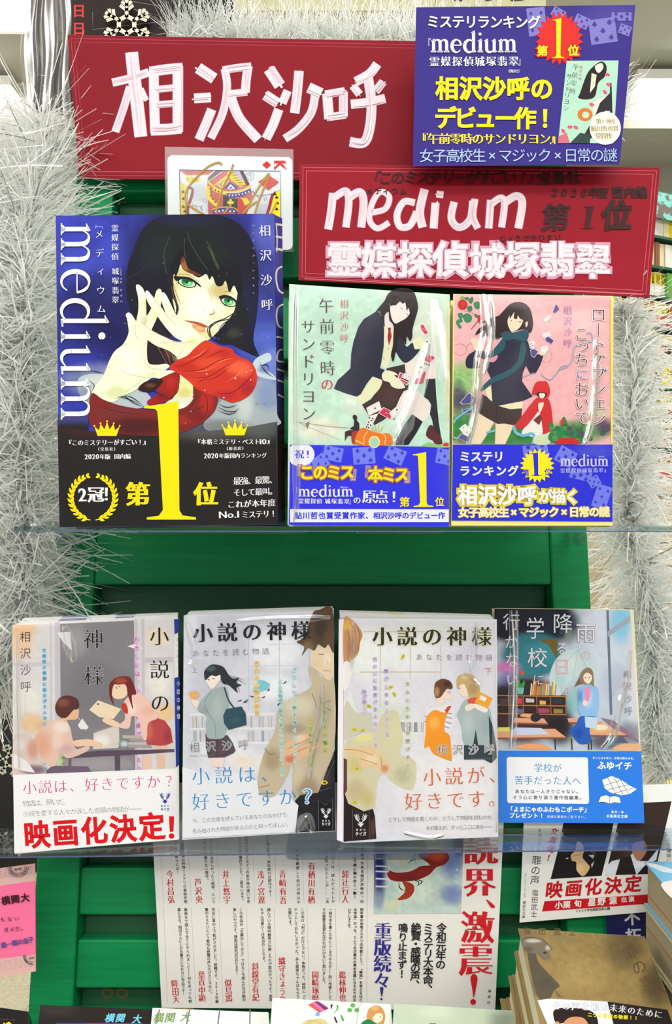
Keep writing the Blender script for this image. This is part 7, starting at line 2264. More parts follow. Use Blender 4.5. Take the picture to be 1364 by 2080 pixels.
def king_card():
    Q = [(340, 315), (593.5, 319), (594, 507.5), (341, 505)]
    S = Surf(at(341, 505, .600), at(594, 507, .600), at(466, 316, .611))
    fr = S.pts(Q)
    t = thing('playing_card', 'king of diamonds playing card in a clear sleeve above the blue hardcover', 'playing card', (fr[2] + fr[3]) / 2)
    # rounded card
    P, r = [], 11
    for (cx, cy, a0) in ((Q[1][0] - r, Q[1][1] + r, -90), (Q[2][0] - r, Q[2][1] - r, 0), (Q[3][0] + r, Q[3][1] - r, 90), (Q[0][0] + r, Q[0][1] + r, 180)):
        for k in range(6):
            a = math.radians(a0 + k * 18)
            P.append((cx + r * math.cos(a), cy + r * math.sin(a)))
    f, b = S.pts(P), S.pts(P) - S.n * .0003
    n = len(P)
    V = list(f) + list(b)
    Fc = [tuple(range(n - 1, -1, -1)), tuple(range(n, 2 * n))] + [(i, (i + 1) % n, n + (i + 1) % n, n + i) for i in range(n)]
    card = obj('card', V, Fc, mat('card_white', (240, 240, 236), rough=.35), t)
    A = Art(S)
    A.crop(320, 280, 4.2625)
    R, Y, B_, K_, Wh = (212, 40, 44), (240, 214, 30), (48, 62, 150), (40, 34, 34), (240, 240, 236)
    A.clip = (364.5, 346, 568.5, 440)
    A.quad([(188, 276), (1062, 288), (1066, 720), (196, 720)], Wh)
    A.poly([(190, 280), (490, 282), (440, 318), (250, 322)], R, smooth=False); A.stroke([(196, 290), (250, 325), (450, 322)], 6, Y, smooth=False)
    A.poly([(192, 372), (250, 420), (250, 560), (262, 720), (196, 720)], Y, smooth=False)
    A.stroke([(270, 430), (302, 450), (290, 520), (262, 600), (262, 700)], 26, (150, 30, 50)); A.stroke([(250, 420), (262, 450), (256, 540), (240, 620), (246, 700)], 5, K_)
    for x, y in ((220, 470), (224, 530), (222, 600), (236, 640), (1030, 520), (1036, 570), (1030, 620), (1012, 480)):
        A.disc(x - 7, y, 8, K_, n=8); A.disc(x + 7, y, 8, K_, n=8); A.disc(x, y - 10, 8, K_, n=8)
    A.poly([(240, 360), (262, 335), (350, 345), (370, 365), (340, 384), (275, 388)], Y); A.multi([[(262, 350), (268, 380)], [(300, 345), (300, 385)], [(335, 350), (335, 382)]], 3, K_, smooth=False)
    A.multi([[(310, 410 + i * 12), (360, 404 + i * 12), (420, 416 + i * 12)] for i in range(12)], 1.6, (130, 130, 190))
    A.multi([[(300, 570), (312, 610)], [(330, 580), (342, 620)], [(350, 600), (370, 590), (376, 620)], [(384, 585), (380, 625), (398, 620)], [(310, 590), (330, 585)]], 4, B_)
    A.multi([[(420, 560 + i * 14), (450, 590 + i * 12)] for i in range(6)], 2, (130, 130, 190)); A.disc(408, 542, 16, (130, 130, 190)); A.disc(408, 542, 11, Wh)
    # king
    A.poly([(430, 360), (510, 282), (740, 284), (800, 410), (820, 500), (770, 660), (440, 660), (430, 500)], R, smooth=False)
    A.poly([(430, 350), (500, 282), (560, 283), (450, 385)], K_, smooth=False); A.stroke([(440, 376), (560, 292)], 5, Wh, smooth=False); A.stroke([(490, 410), (596, 330)], 8, Y, smooth=False)
    A.poly([(500, 400), (600, 320), (620, 380), (560, 440)], Y, smooth=False); A.multi([[(520, 400), (550, 400), (560, 380), (590, 370)], [(540, 415), (570, 410), (590, 390)]], 6, K_)
    A.poly([(620, 283), (700, 283), (760, 400), (720, 430), (620, 350), (600, 300)], Y, smooth=False); A.multi([[(630 + i * 14, 310 + i * 20), (670 + i * 16, 300 + i * 22)] for i in range(6)], 5, K_, smooth=False)
    A.poly([(650, 284), (716, 284), (752, 360), (720, 370)], (200, 190, 220), smooth=False); A.poly([(706, 284), (736, 284), (796, 400), (770, 416)], K_, smooth=False)
    A.poly([(580, 440), (620, 380), (700, 430), (650, 456)], B_, smooth=False); A.poly([(600, 440), (630, 400), (672, 440), (640, 450)], Wh, smooth=False); A.poly([(616, 438), (632, 420), (652, 440)], B_, smooth=False)
    A.stroke([(430, 370), (480, 420), (560, 462), (640, 470), (740, 450), (806, 412)], 16, Y); A.stroke([(600, 500), (700, 496), (806, 452)], 34, B_); A.stroke([(560, 470), (700, 472), (806, 430)], 5, Wh)
    for i in range(7):
        x, y = 620 + i * 28, 498 - i * i * .85
        A.poly([(x, y - 9), (x + 8, y), (x, y + 9), (x - 8, y)], Wh, smooth=False)
    A.stroke([(436, 420), (440, 500), (452, 530), (520, 590)], 34, Y); A.stroke([(480, 440), (540, 470), (590, 478)], 26, Y)
    for x, y in ((455, 440), (462, 470), (460, 500), (476, 530), (498, 556), (500, 452), (526, 466), (554, 476), (745, 530), (752, 556), (766, 580)):
        A.disc(x, y, 8, K_, n=8)
    A.poly([(566, 496), (600, 500), (600, 596), (566, 596)], K_, smooth=False); A.poly([(655, 530), (692, 526), (690, 660), (655, 640)], K_, smooth=False)
    A.poly([(600, 515), (656, 525), (656, 600), (600, 600)], K_, smooth=False)
    for dx, dy in ((0, 0), (-18, 0), (18, 0), (0, -20), (0, 20)):
        A.disc(630 + dx, 560 + dy, 12, Y, n=8)
    A.stroke([(470, 620), (560, 600), (660, 606), (700, 640)], 6, Y); A.stroke([(480, 642), (580, 618), (680, 640)], 30, B_)
    for i in range(6):
        A.disc(500 + i * 32, 636 - (i in (2, 3)) * 8, 8, Wh, n=6)
    A.poly([(720, 520), (770, 520), (800, 560), (740, 600)], Y, smooth=False); A.poly([(690, 520), (730, 530), (760, 600), (700, 650)], R, smooth=False)
    # right side hand, pip and cloak
    A.multi([[(760, 330), (780, 306), (820, 302), (834, 330), (810, 368), (780, 350), (760, 330)], [(780, 318), (800, 330), (806, 350)], [(796, 306), (816, 330)]], 3, (90, 90, 150))
    A.poly([(868, 380), (960, 322), (1050, 382), (958, 452)], R, smooth=False)
    A.multi([[(830, 470), (860, 500), (900, 500), (950, 490), (1000, 480), (1058, 450)], [(860, 500), (870, 520)], [(920, 520), (930, 550)], [(936, 510), (950, 540)], [(812, 470), (830, 460), (826, 480)]], 4, (90, 90, 160))
    A.stroke([(996, 486), (980, 540), (966, 600), (946, 660)], 24, (160, 34, 44)); A.poly([(1010, 480), (1060, 450), (1066, 700), (960, 700), (980, 620)], Y, smooth=False)
    for x, y in ((1030, 520), (1036, 570), (1030, 620), (1014, 490)):
        A.disc(x - 7, y, 8, K_, n=8); A.disc(x + 7, y, 8, K_, n=8); A.disc(x, y - 10, 8, K_, n=8)
    A.multi([[(850, 590 + i * 9), (960, 570 + i * 11)] for i in range(9)], 1.6, (130, 130, 190), smooth=False)
    A.clip = None
    A.stroke([(188, 276), (1062, 288), (1066, 720)], 5, (60, 70, 150), smooth=False); A.stroke([(188, 276), (196, 720)], 5, (60, 70, 150), smooth=False)
    A.poly([(905, 232), (944, 200), (980, 232), (944, 264)], (214, 50, 54), smooth=False)
    A.text('K', 1060, 236, 1060, 236, 128, (214, 50, 54), (0.03, -.01), turn=math.pi / 2, sy=1.08)
    A.multi([[(1010, 200), (1010, 222)], [(1010, 248), (1010, 272)], [(1110, 202), (1110, 224)], [(1110, 250), (1110, 274)]], 7, (214, 50, 54), smooth=False)
    gold = (176, 140, 70)
    for p_ in ([(556, 236), (540, 216), (500, 218), (420, 260), (340, 340), (270, 420), (240, 500), (250, 560), (310, 610), (400, 660)], [(655, 228), (620, 320), (560, 450), (520, 580), (505, 660)], [(770, 620), (820, 520), (900, 390), (965, 310), (920, 430), (870, 560), (840, 650)], [(740, 650), (800, 590), (860, 550)], [(635, 575), (600, 620), (575, 655)], [(1030, 560), (1000, 620), (980, 660)]):
        A.stroke(p_, 16, gold, bucket='let')
    A.done(card, pic='card_print', let='gold_signature')
    c0, c1 = S.pts([(334.5, 298), (595.5, 303), (595.5, 512), (336, 509)], .0006), S.pts([(334.5, 298), (595.5, 303), (595.5, 512), (336, 509)], .0003)
    obj('clear_sleeve', *hexa(c0, c1), film('sleeve_film', (246, 248, 250), rough=.12, base=.0, gain=.5, haze=.03), t)


king_card()


def leaflet():
    Q = [(304, 1590), (1026, 1590), (1005, 2052), (328, 2047)]
    S = Surf(at(328, 2047, .5300), at(1005, 2052, .5300), at(660, 1600, .5445))
    t, p = sheet('recommendation_leaflet', 'large white leaflet of small vertical writing and big red characters under the lower shelf', 'leaflet', Q, S, .0005, mat('leaflet_paper', (238, 236, 230), rough=.5))
    A = Art(S)
    K = (300, 1680, 3.248)
    A.crop(*K)
    bk, rd = (60, 58, 56), (206, 36, 44)
    # thin red rules
    for (x0, x1, y0, y1) in ((84, 104, 150, 502), (262, 288, 60, 500), (450, 475, 60, 500), (690, 704, 60, 500), (836, 846, 60, 500), (1014, 1030, 60, 500), (1256, 1266, 60, 500), (104, 130, 532, 1160), (286, 318, 532, 1160), (468, 496, 532, 1160), (650, 672, 532, 1150), (832, 850, 532, 1120), (1050, 1064, 532, 1130), (1238, 1246, 532, 1130)):
        A.stroke([(x0, y0), (x1, y1)], 1.6, (220, 150, 150), smooth=False)
    cols = [  # upper tier
        ('の傑作。僕は特殊ミステリの最新形態', 226, 90, 250, 492), ('でもああ使うとは！', 180, 90, 198, 300),
        ('よくったのは正しかったと納得、という', 418, 80, 434, 494), ('で呼にしか書けない傑作。', 372, 80, 392, 350),
        ('自信をつけたミステリ作家が格の違いを思', 650, 60, 664, 492), ('えるレベルの傑作でした。二度言います。', 604, 60, 624, 486),
        ('左に偽りなし。本年度の必読作です！', 790, 60, 808, 450), ('しい事件を解禁した相沢沙呼はや', 984, 100, 994, 496),
        ('のかについては、読んだ人としか', 1218, 90, 1222, 490), ('読み切った人としか……（含', 1176, 170, 1184, 492),
        ('最後まで読んで全てにやられました――何を言っても野', 250, 545, 280, 1150), ('暮になる。相沢さんにしかお書きになれない作品です！', 206, 545, 236, 1100),
        ('完全に掌の上で転がされました。脱帽です。2019年最', 432, 545, 456, 1150), ('驚のミステリという惹句も絶賛の声も大げさじゃない。', 388, 545, 412, 1100),
        ('この作品は「文庫化してから」ではなく今読んだ方が絶対', 614, 545, 634, 1140), ('楽しいやつです。理由は読めば分かります！', 572, 545, 588, 970),
        ('読んでいる間中翻弄され倒したのが面白かったです。翡翠', 798, 545, 810, 1140), ('ちゃん可愛い！は本当のことです。', 752, 545, 766, 890),
        ('この本は「叫ぶ」だけじゃない。本格だった。純粋に「ミ', 1020, 545, 1030, 1130), ('テリとしておもしろかった。あと翡翠ちゃんはもちろ', 976, 545, 990, 1120), ('可愛いです。', 936, 545, 940, 650),
        ('一冊の本を書くためにここまでやるか――同じ作家として', 1204, 545, 1202, 1130), ('その熱意を見習わなければいけないと思いました。', 1162, 545, 1162, 1030)]
    for s_, x0, y0, x1, y1 in cols:
        A.text(s_, x0, y0, x1, y1, 24, bk, (.014, .008))
    for s_, x0, y0, x1, y1 in (('今村昌弘', 145, 312, 154, 478), ('芦沢央', 330, 366, 338, 478), ('井上悠宇', 514, 314, 522, 480), ('浅ノ宮遼', 744, 316, 750, 480), ('青崎有吾', 888, 312, 892, 482), ('有栖川有栖', 1080, 260, 1078, 480), ('綾辻行人', 1304, 312, 1302, 476),
                               ('降田天', 178, 1034, 186, 1134), ('葉真中顕', 354, 976, 358, 1128), ('似鳥鶏', 530, 1028, 534, 1128), ('斜線堂有紀', 708, 920, 712, 1124), ('織守きょうや', 884, 884, 888, 1136), ('岡崎琢磨', 1104, 976, 1106, 1126), ('鵜林伸也', 1282, 976, 1284, 1126)):
        A.text(s_, x0, y0, x1, y1, 56, rd, (.02, -.012), sx=.86)
    K = (680, 1680, 3.789)
    A.crop(*K)
    A.text('方奇術家でもある相沢沙呼の、巧', 212, 110, 206, 574, 27, bk, 'got'); A.text('されていて実に胸の空く一撃！', 154, 140, 152, 540, 27, bk, 'got')
    A.text('同年輩の本格ミステリの作家として、「嫉妬」を覚えるほど', 206, 636, 198, 1330, 26, bk, 'got'); A.text('の作品」だった、というのが最大の褒め言葉になるのではな', 156, 636, 150, 1330, 26, bk, 'got'); A.text('いでしょうか。', 110, 636, 108, 780, 26, bk, 'got')
    A.stroke([(250, 60), (244, 1340)], 1.8, (220, 150, 150), smooth=False)
    # picture
    A.grid([(302, 30), (990, 30), (970, 664), (298, 668)], 60, 60, (196, 214, 206), [(340, 300, 70, 400, (40, 44, 120), 1), (330, 560, 60, 90, (150, 160, 190), .7), (900, 250, 130, 200, (110, 130, 190), .9), (960, 120, 70, 140, (40, 46, 120), .95), (900, 520, 120, 110, (120, 136, 190), .9), (600, 460, 200, 160, (222, 236, 216), .9), (440, 600, 90, 70, (226, 226, 180), .7), (500, 230, 120, 90, (232, 226, 200), .8), (420, 90, 120, 60, (40, 36, 50), .9)], fn=lambda p, c: c * (.9 + .2 * vnoise(p[:, 0], p[:, 1], 26, 3))[:, None])
    A.poly([(600, 80), (690, 90), (700, 30), (600, 30)], (236, 206, 40), smooth=False)
    A.poly([(400, 330), (470, 350), (580, 340), (660, 300), (730, 290), (640, 220), (700, 180), (780, 170), (850, 190), (880, 240), (840, 290), (780, 310), (720, 370), (620, 410), (500, 420), (420, 400)], (140, 40, 36), [(780, 220, 90, 50, (206, 84, 50), .8), (560, 390, 120, 30, (110, 30, 36), .8)], step=16)
    A.poly([(520, 420), (600, 440), (605, 500), (560, 550), (480, 560), (530, 510), (540, 470)], (170, 60, 40)); A.multi([[(490, 420), (500, 470), (540, 490)], [(600, 410), (640, 420), (640, 460)], [(610, 400), (670, 420), (620, 460)], [(550, 290), (600, 250), (620, 270)], [(580, 180), (620, 200), (600, 230)]], 9, (40, 40, 44), taper=True)
    for y in (176, 240, 300, 340, 396, 456):
        A.stroke([(312, y), (410, y + 4)], 12 if y not in (240,) else 8, (232, 232, 240), smooth=False, bucket='let')
    A.stroke([(312, 170), (312, 250)], 5, (232, 232, 240), smooth=False, bucket='let'); A.stroke([(408, 290), (420, 310), (408, 350)], 6, (232, 232, 240), bucket='let'); A.stroke([(408, 394), (420, 424), (408, 460)], 6, (232, 232, 240), bucket='let')
    A.text('講談社', 936, 330, 930, 420, 22, (226, 230, 240), 'reg'); A.text('呼', 950, 180, 950, 180, 46, (230, 234, 246), 'reg')
    big = (0.05, 0.0)
    A.text('読', 1122, 182, 1122, 182, 268, rd, (0.04, -.012), sy=.86); A.text('界', 1112, 424, 1112, 424, 262, rd, (0.045, -.012), sy=.9)
    A.poly([(1162, 556), (1200, 580), (1230, 610), (1222, 622), (1200, 618), (1180, 590)], rd, bucket='let')
    A.text('激', 1096, 770, 1096, 770, 262, rd, (0.04, -.012)); A.text('震', 1082, 1016, 1082, 1016, 268, rd, (0.04, -.012))
    A.poly([(1042, 1160), (1068, 1130), (1096, 1160), (1082, 1250), (1066, 1316), (1056, 1250)], rd, bucket='let'); A.disc(1062, 1345, 22, rd, bucket='let')
    nv = (56, 48, 140)
    A.text('重版続々', 370, 800, 362, 1180, 138, nv, 'minb'); A.poly([(346, 1240), (358, 1230), (372, 1240), (360, 1308)], nv, bucket='let'); A.disc(357, 1324, 9, nv, bucket='let')
    dk_ = (48, 46, 46)
    A.text('令和元年の', 820, 776, 812, 1058, 80, dk_, 'got'); A.text('ミステリ大本命、', 718, 776, 716, 1244, 80, dk_, 'got'); A.text('絶賛・感嘆の声、', 624, 776, 616, 1208, 80, dk_, 'got'); A.text('鳴り止まず！', 524, 776, 514, 1130, 76, dk_, 'got')
    A.text('講談社', 1188, 1262, 1182, 1348, 24, dk_, 'minb')
    A.done(p, pic='leaflet_print')


leaflet()


def film_notice():
    Q = [(1066, 1600), (1404, 1592), (1392, 1846), (1054.7, 1874)]
    S = Surf(at(1055, 1874, .5350), at(1392, 1846, .5350), at(1220, 1600, .5440))
    t, p = sheet('film_notice_card', 'white notice with two suited men and slanted red characters at the lower right', 'notice', Q, S, .0006, mat('leaflet_paper', (238, 236, 230), rough=.5))
    A = Art(S)
    A.crop(1040, 1680, 4.21)
    A.poly([(326, 446), (400, 160), (440, -60), (900, -200), (770, 416)], (34, 30, 32), [(700, 160, 130, 130, (48, 40, 40), .7)], smooth=False, step=40)
    A.poly([(796, 414), (940, -200), (1360, -220), (1240, 300), (1210, 400)], (56, 42, 36), [(1000, 200, 90, 90, (90, 70, 56), .8)], smooth=False, step=40)
    A.quad([(762, 418), (776, 416), (900, -60), (880, -60)], (236, 234, 232))
    sk = (222, 180, 130)
    A.poly([(500, 240), (540, 200), (545, 140), (570, 120), (600, 150), (612, 200), (600, 260), (640, 310), (660, 350), (606, 420), (550, 370), (545, 300), (510, 290)], sk, [(570, 350, 50, 50, (240, 204, 150), .7)], step=16)
    A.multi([[(540, 200), (600, 190)], [(545, 170), (605, 160)], [(520, 250), (590, 230)]], 4, (140, 90, 60), smooth=False)
    A.poly([(650, 240), (700, 236), (690, 270)], (206, 206, 206), smooth=False); A.poly([(672, 320), (700, 290), (680, 350)], (206, 206, 206), smooth=False)
    A.disc(468, 268, 12, (190, 190, 186), 6)
    A.poly([(796, 412), (800, 340), (850, 290), (920, 274), (880, 412)], (226, 228, 236), smooth=False)
    A.poly([(880, 410), (930, 270), (1010, 250), (1030, 220), (1080, 290), (1160, 300), (1240, 220), (1210, 400)], (44, 36, 36), smooth=False)
    A.poly([(1010, 240), (1040, 216), (1090, 290), (1160, 290), (1250, 180), (1230, 280), (1130, 330), (1060, 410), (1040, 340)], (226, 230, 238), smooth=False)
    A.poly([(1020, 180), (1050, 130), (1130, 120), (1150, 180), (1130, 240), (1080, 290), (1040, 250)], (190, 130, 100)); A.poly([(1030, 196), (1090, 190), (1070, 206)], (170, 80, 70), smooth=False)
    rd, dk_ = (198, 28, 36), (70, 66, 64)
    A.quad([(274, 634), (1400, 560), (1380, 640), (254, 722)], rd)
    A.text('映画化決定！', 356, 536, 1200, 474, 148, rd, 'gotb', shear=.2)
    A.text('小栗', 396, 668, 464, 663, 66, (240, 232, 226), 'gotb', shear=.15); A.text('旬', 560, 654, 560, 654, 62, (240, 232, 226), 'gotb'); A.text('星野', 680, 642, 762, 636, 70, (240, 232, 226), 'gotb', shear=.15); A.text('源', 860, 630, 860, 630, 66, (240, 232, 226), 'gotb'); A.text('出演', 954, 620, 1018, 616, 50, (240, 232, 226), 'gotb')
    A.text('2020年全国東宝系公開', 550, 716, 822, 696, 26, dk_, 'got')
    A.text('罪の声', 206, 286, 192, 454, 84, dk_, 'reg'); A.text('塩田武士', 194, 562, 184, 744, 58, dk_, 'reg')
    A.text('文庫化！', 360, 40, 310, 262, 66, rd, 'got', shear=.1); A.text('定価：本体九二〇円（税別）', 112, 400, 104, 610, 15, (130, 126, 124), 'reg'); A.text('講談社文庫', 102, 646, 96, 768, 28, dk_, 'reg')
    A.text('を聞いた', 236, 30, 232, 150, 34, dk_, 'reg'); A.text('二人の運命に', 1342, 60, 1336, 290, 44, dk_, 'reg')
    A.done(p, pic='notice_print')
    # dark blue card behind it
    Q = [(1230, 1842), (1345, 1836), (1352, 2000), (1236, 2000)]
    S = Surf(at(1236, 2000, .5340), at(1352, 2000, .5340), at(1290, 1840, .5400))
    t, p = sheet('navy_card', 'dark navy card with white characters behind the beige book stack', 'card', Q, S, .0006, mat('deep_navy', (22, 26, 84), rough=.4))
    A = Art(S)
    A.crop(1000, 1680, 3.747)
    A.text('不朽', 1060, 690, 1070, 830, 124, (214, 216, 224), 'got')
    A.done(p)


film_notice()


def pink_note():
    Q = [(-60, 1772), (71, 1754), (72.5, 1973), (-60, 1996)]
    S = Surf(at(-60, 1996, .500), at(72.5, 1973, .500), at(0, 1760, .512))
    t, p = sheet('pink_note_card', 'pink handwritten card with postmark patterned ends at the lower left', 'card', Q, S, .0008, mat('pink_card', (238, 104, 150), rough=.5))
    A = Art(S)
    A.crop(0, 1730, 5.94)
    bg = (216, 176, 170)
    A.quad([(-356, 250), (422, 143), (426, 350), (-356, 464)], bg); A.quad([(-356, 1330), (428, 1240), (430, 1443), (-356, 1580)], bg)
    for i in range(13):
        y = 210 + i * 17 if i < 7 else 1300 + (i - 7) * 26
        r = random.Random(i)
        for sgm in range(7):
            x = -20 + sgm * 62 + r.uniform(-8, 8)
            A.stroke([(x, y - x * .13), (x + 20, y - x * .13 - 5), (x + 42, y - x * .13 - 4)], 2.2, (130, 96, 110))
    for cx, cy, a0, a1 in ((218, 190, -.4, 3.5), (392, 1262, .3, 3.3)):
        for rr, w in ((124 if cy < 500 else 110, 5), (76, 3)):
            A.stroke([(cx + rr * math.cos(a), cy + rr * .92 * math.sin(a)) for a in np.linspace(a0 + .3, a1, 14) if cx + rr * math.cos(a) < 424], w, (70, 56, 66))
        txt = 'WASHINGTON' if False else 'RE6I1938WASH'
        for k, ch in enumerate('22REGI1938WASH'[: 14]):
            a = .05 + k * .24
            x, y = cx + 98 * math.cos(a), cy + 90 * math.sin(a)
            if x < 410:
                A.text(ch, x, y, x, y, 34, (64, 52, 60), 'got', turn=a - math.pi / 2)
        A.latin('Army', cx - 40, cy + 40, min(cx + 46, 420), cy + 20, 40, (64, 52, 60), 'got')
    bk = (70, 30, 40)
    A.text('横関大', 70, 590, 300, 556, 108, bk, 'gotb', jitter=.03)
    A.text('もない', 30, 822, 200, 806, 62, bk, 'reg', jitter=.04); A.text('ダメだ。', 76, 946, 280, 920, 70, bk, 'reg', jitter=.04)
    A.text('業一葉の息子', 44, 1130, 372, 1062, 74, (84, 76, 150), 'got', jitter=.05)
    A.done(p, pic='card_print', let='handwriting')


pink_note()

# ================================================================ books on the table at the bottom
TZ = 1.108
t = thing('display_table', 'dark display table below the frame carrying the front row of books', 'table', (0.05, 0.36, 0))
solid('table_top', -0.42, 0.42, 0.22, 0.52, TZ - 0.02, TZ, mat('dark_table', (40, 36, 34), rough=0.5), t)
for x in (-0.41, 0.39):
    for y in (0.23, 0.49):
        solid('leg', x, x + 0.02, y, y + 0.02, 0, TZ - 0.02, mat('dark_table', (40, 36, 34)), t)


def leaning(name, label, tl, tr, bl, br, Yt, Yb, col, thick, art, pages=(236, 230, 210), group='books leaning on the front table'):
    S = Surf(at(tl[0], tl[1], Yt), at(tr[0], tr[1], Yt), at(bl[0], bl[1], Yb))
    t, c = book(name, label, [tl, tr, br, bl], S, thick, col, pages=pages, group=group)
    A = Art(S)
    art(A)
    A.done(c)
    return t


YT, YB = .470, .4235


def a1(A):
    A.crop(0, 1980, 2.623)
    A.grid([(216, 160), (826, 186), (840, 600), (160, 600)], 20, 12, (34, 28, 26), [(300, 180, 140, 60, (54, 46, 42), .7)])
    A.text('横関', 586, 230, 642, 230, 50, (110, 200, 230), 'got', shear=.3); A.text('大', 730, 236, 730, 236, 50, (110, 200, 230), 'got', shear=.3)
    A.quad([(300, 256), (760, 258), (760, 600), (280, 600)], (60, 60, 130)); A.quad([(460, 258), (760, 260), (780, 600), (480, 600)], (140, 40, 110))


def a2(A):
    A.crop(0, 1980, 2.623)
    A.grid([(812, 178), (1428, 200), (1470, 600), (770, 600)], 20, 12, (232, 234, 228), [(1400, 240, 60, 120, (200, 206, 200), .7)])
    for x, x2 in ((850, 790), (1010, 960), (1170, 1140), (1332, 1326)):
        A.stroke([(x, 184), (x2, 420)], 7, (96, 104, 96), smooth=False)
    A.text('横関', 846, 230, 906, 228, 56, (110, 146, 84), 'got', shear=.3); A.text('大', 990, 224, 990, 224, 52, (110, 146, 84), 'got', shear=.3)
    A.latin('DAI YOKOZEKI', 830, 196, 1030, 188, 16, (200, 150, 110), 'light')


def a3(A):
    A.crop(540, 2020, 4.703)
    A.grid([(62, 34), (1190, 96), (1240, 700), (10, 700)], 24, 14, (236, 234, 226), [(200, 120, 200, 80, (226, 224, 222), .7)])
    A.quad([(400, 100), (480, 60), (600, 134), (510, 176)], (226, 84, 74)); A.quad([(468, 74), (498, 64), (600, 132), (560, 150)], (120, 50, 110)); A.quad([(440, 84), (468, 74), (560, 150), (530, 164)], (206, 110, 180))
    for a in range(5):
        A.disc(492 + 14 * math.cos(a * 1.256), 190 + 12 * math.sin(a * 1.256), 10, (90, 160, 226), n=8)
    A.poly([(614, 96), (638, 96), (622, 150)], (40, 40, 40), smooth=False); A.stroke([(680, 100), (680, 140), (644, 184)], [18, 14, 3], (80, 170, 70))
    A.quad([(645, 214), (662, 214), (684, 268), (668, 274)], (40, 40, 40)); A.quad([(708, 198), (726, 196), (748, 250), (730, 258)], (70, 160, 60)); A.quad([(650, 300), (740, 280), (744, 300), (654, 320)], (70, 160, 60))
    for dx, dy in ((0, -34), (-30, 12), (38, 12)):
        A.disc(828 + dx, 138 + dy, 24, (96, 166, 90), 22)
    A.stroke([(926, 70), (880, 130), (874, 200), (860, 280), (800, 330)], 4, (110, 130, 110))
    A.poly([(330, 300), (380, 250), (450, 234), (540, 236), (600, 290), (620, 420), (300, 420)], (206, 190, 130)); A.multi([[(380, 260), (460, 250), (540, 290)], [(360, 290), (440, 270)]], 4, (150, 140, 100))
    A.poly([(960, 220), (980, 140), (1040, 104), (1100, 120), (1136, 190), (1130, 260), (1100, 300), (990, 280)], (196, 140, 84), [(1040, 130, 50, 30, (226, 176, 110), .8)], step=14)
    A.poly([(1020, 220), (1060, 180), (1110, 190), (1110, 240), (1070, 270), (1030, 260)], (250, 220, 190)); A.disc(1090, 214, 6, (60, 50, 50), n=8)
    A.poly([(900, 290), (960, 240), (1010, 250), (1060, 300), (1040, 420), (880, 420)], (30, 120, 70))


def a4(A):
    A.crop(460, 1980, 2.131)
    A.grid([(724, 126), (1236, 156), (1300, 500), (700, 500)], 20, 12, (182, 196, 174), [(1200, 200, 90, 70, (120, 130, 116), .8), (900, 160, 100, 40, (206, 214, 196), .6)])
    A.text('回', 892, 226, 892, 226, 34, (60, 66, 60), 'got'); A.text('の', 960, 240, 960, 240, 30, (60, 66, 60), 'got')


def a5(A):
    A.crop(0, 1980, 2.623)
    A.grid([(-60, 166), (150, 196), (146, 600), (-100, 600)], 10, 10, (26, 22, 20))
    A.text('LUPIN', 6, 236, 74, 240, 14, (120, 116, 60), 'light')
    A.text('ルパン', -10, 270, 66, 276, 50, (246, 210, 20), 'gotb')


leaning('front_row_book', 'black paperback with light blue characters at the bottom edge', (82, 2041), (316, 2052), (60, 2300), (322, 2300), YT, YB, (30, 26, 24), .02, a1)
leaning('front_row_book', 'white paperback ruled with dark lines and green characters at the bottom edge', (310, 2047), (545, 2057), (294, 2300), (560, 2300), YT, YB, (228, 230, 224), .02, a2)
leaning('front_row_book', 'illustrated white cover with clover and two small figures at the bottom edge', (553, 2027), (793, 2040), (542, 2300), (802, 2300), YT + .004, YB, (234, 232, 222), .02, a3)
leaning('front_row_book', 'plain pale green book at the bottom right of the front row', (812, 2039), (1040, 2053), (806, 2300), (1070, 2300), YT, YB, (176, 190, 168), .024, a4)
leaning('front_row_book', 'black book with yellow characters in the bottom left corner', (-24, 2043), (58, 2055), (-60, 2300), (56, 2300), YT, YB, (24, 20, 18), .02, a5)


# ---- stack of beige books on the right, seen from above
def flat_book(name, label, q3, off, col, group, pagecol=(226, 220, 186), rule=None):
    """q3: four 3-D corners of the top face (far left, far right, near right, near left)"""
    q3 = [np.asarray(p, float) for p in q3]
    off = np.asarray(off, float)
    c = (q3[2] + q3[3]) / 2 + off
    t = thing(name, label, 'book', c, group=group)
    th = np.linalg.norm(off)
    e = off / th * .0006
    x = (q3[1] - q3[0]) / np.linalg.norm(q3[1] - q3[0])
    y = (q3[0] - q3[3]) / np.linalg.norm(q3[0] - q3[3])
    V, Fc = merge([hexa(q3, [p + e for p in q3]), hexa([p + off - e for p in q3], [p + off for p in q3]), hexa([q3[1] - x * .0006 + e, q3[1] + e, q3[2] + e, q3[2] - x * .0006 + e], [q3[1] - x * .0006 + off - e, q3[1] + off - e, q3[2] + off - e, q3[2] - x * .0006 + off - e])])
    cov = obj('cover', V, Fc, mat('cover_stock_%d_%d_%d' % tuple(col), col, rough=.3, spec=.4), t)
    i = .0018
    p = [q3[0] + x * i - y * i, q3[1] - x * .0007 - y * i, q3[2] - x * .0007 + y * i, q3[3] + x * i + y * i]
    pg = obj('pages', *hexa([a + e for a in p], [a + off - e for a in p]), mat('pages_%d_%d_%d' % tuple(pagecol), pagecol, rough=.8), t)
    if rule:
        for (f0, f1, cc) in rule:
            a, b = p[3] + off * f0, p[0] + off * f1
            s_ = x * -.0003
            obj('page_mark', *hexa([a + s_, b + s_, b + s_ + off * .02, a + s_ + off * .02], [a - s_, b - s_, b - s_ + off * .02, a - s_ + off * .02]), mat('page_mark_%d' % cc[1], cc, rough=.7), pg)
    return t, cov


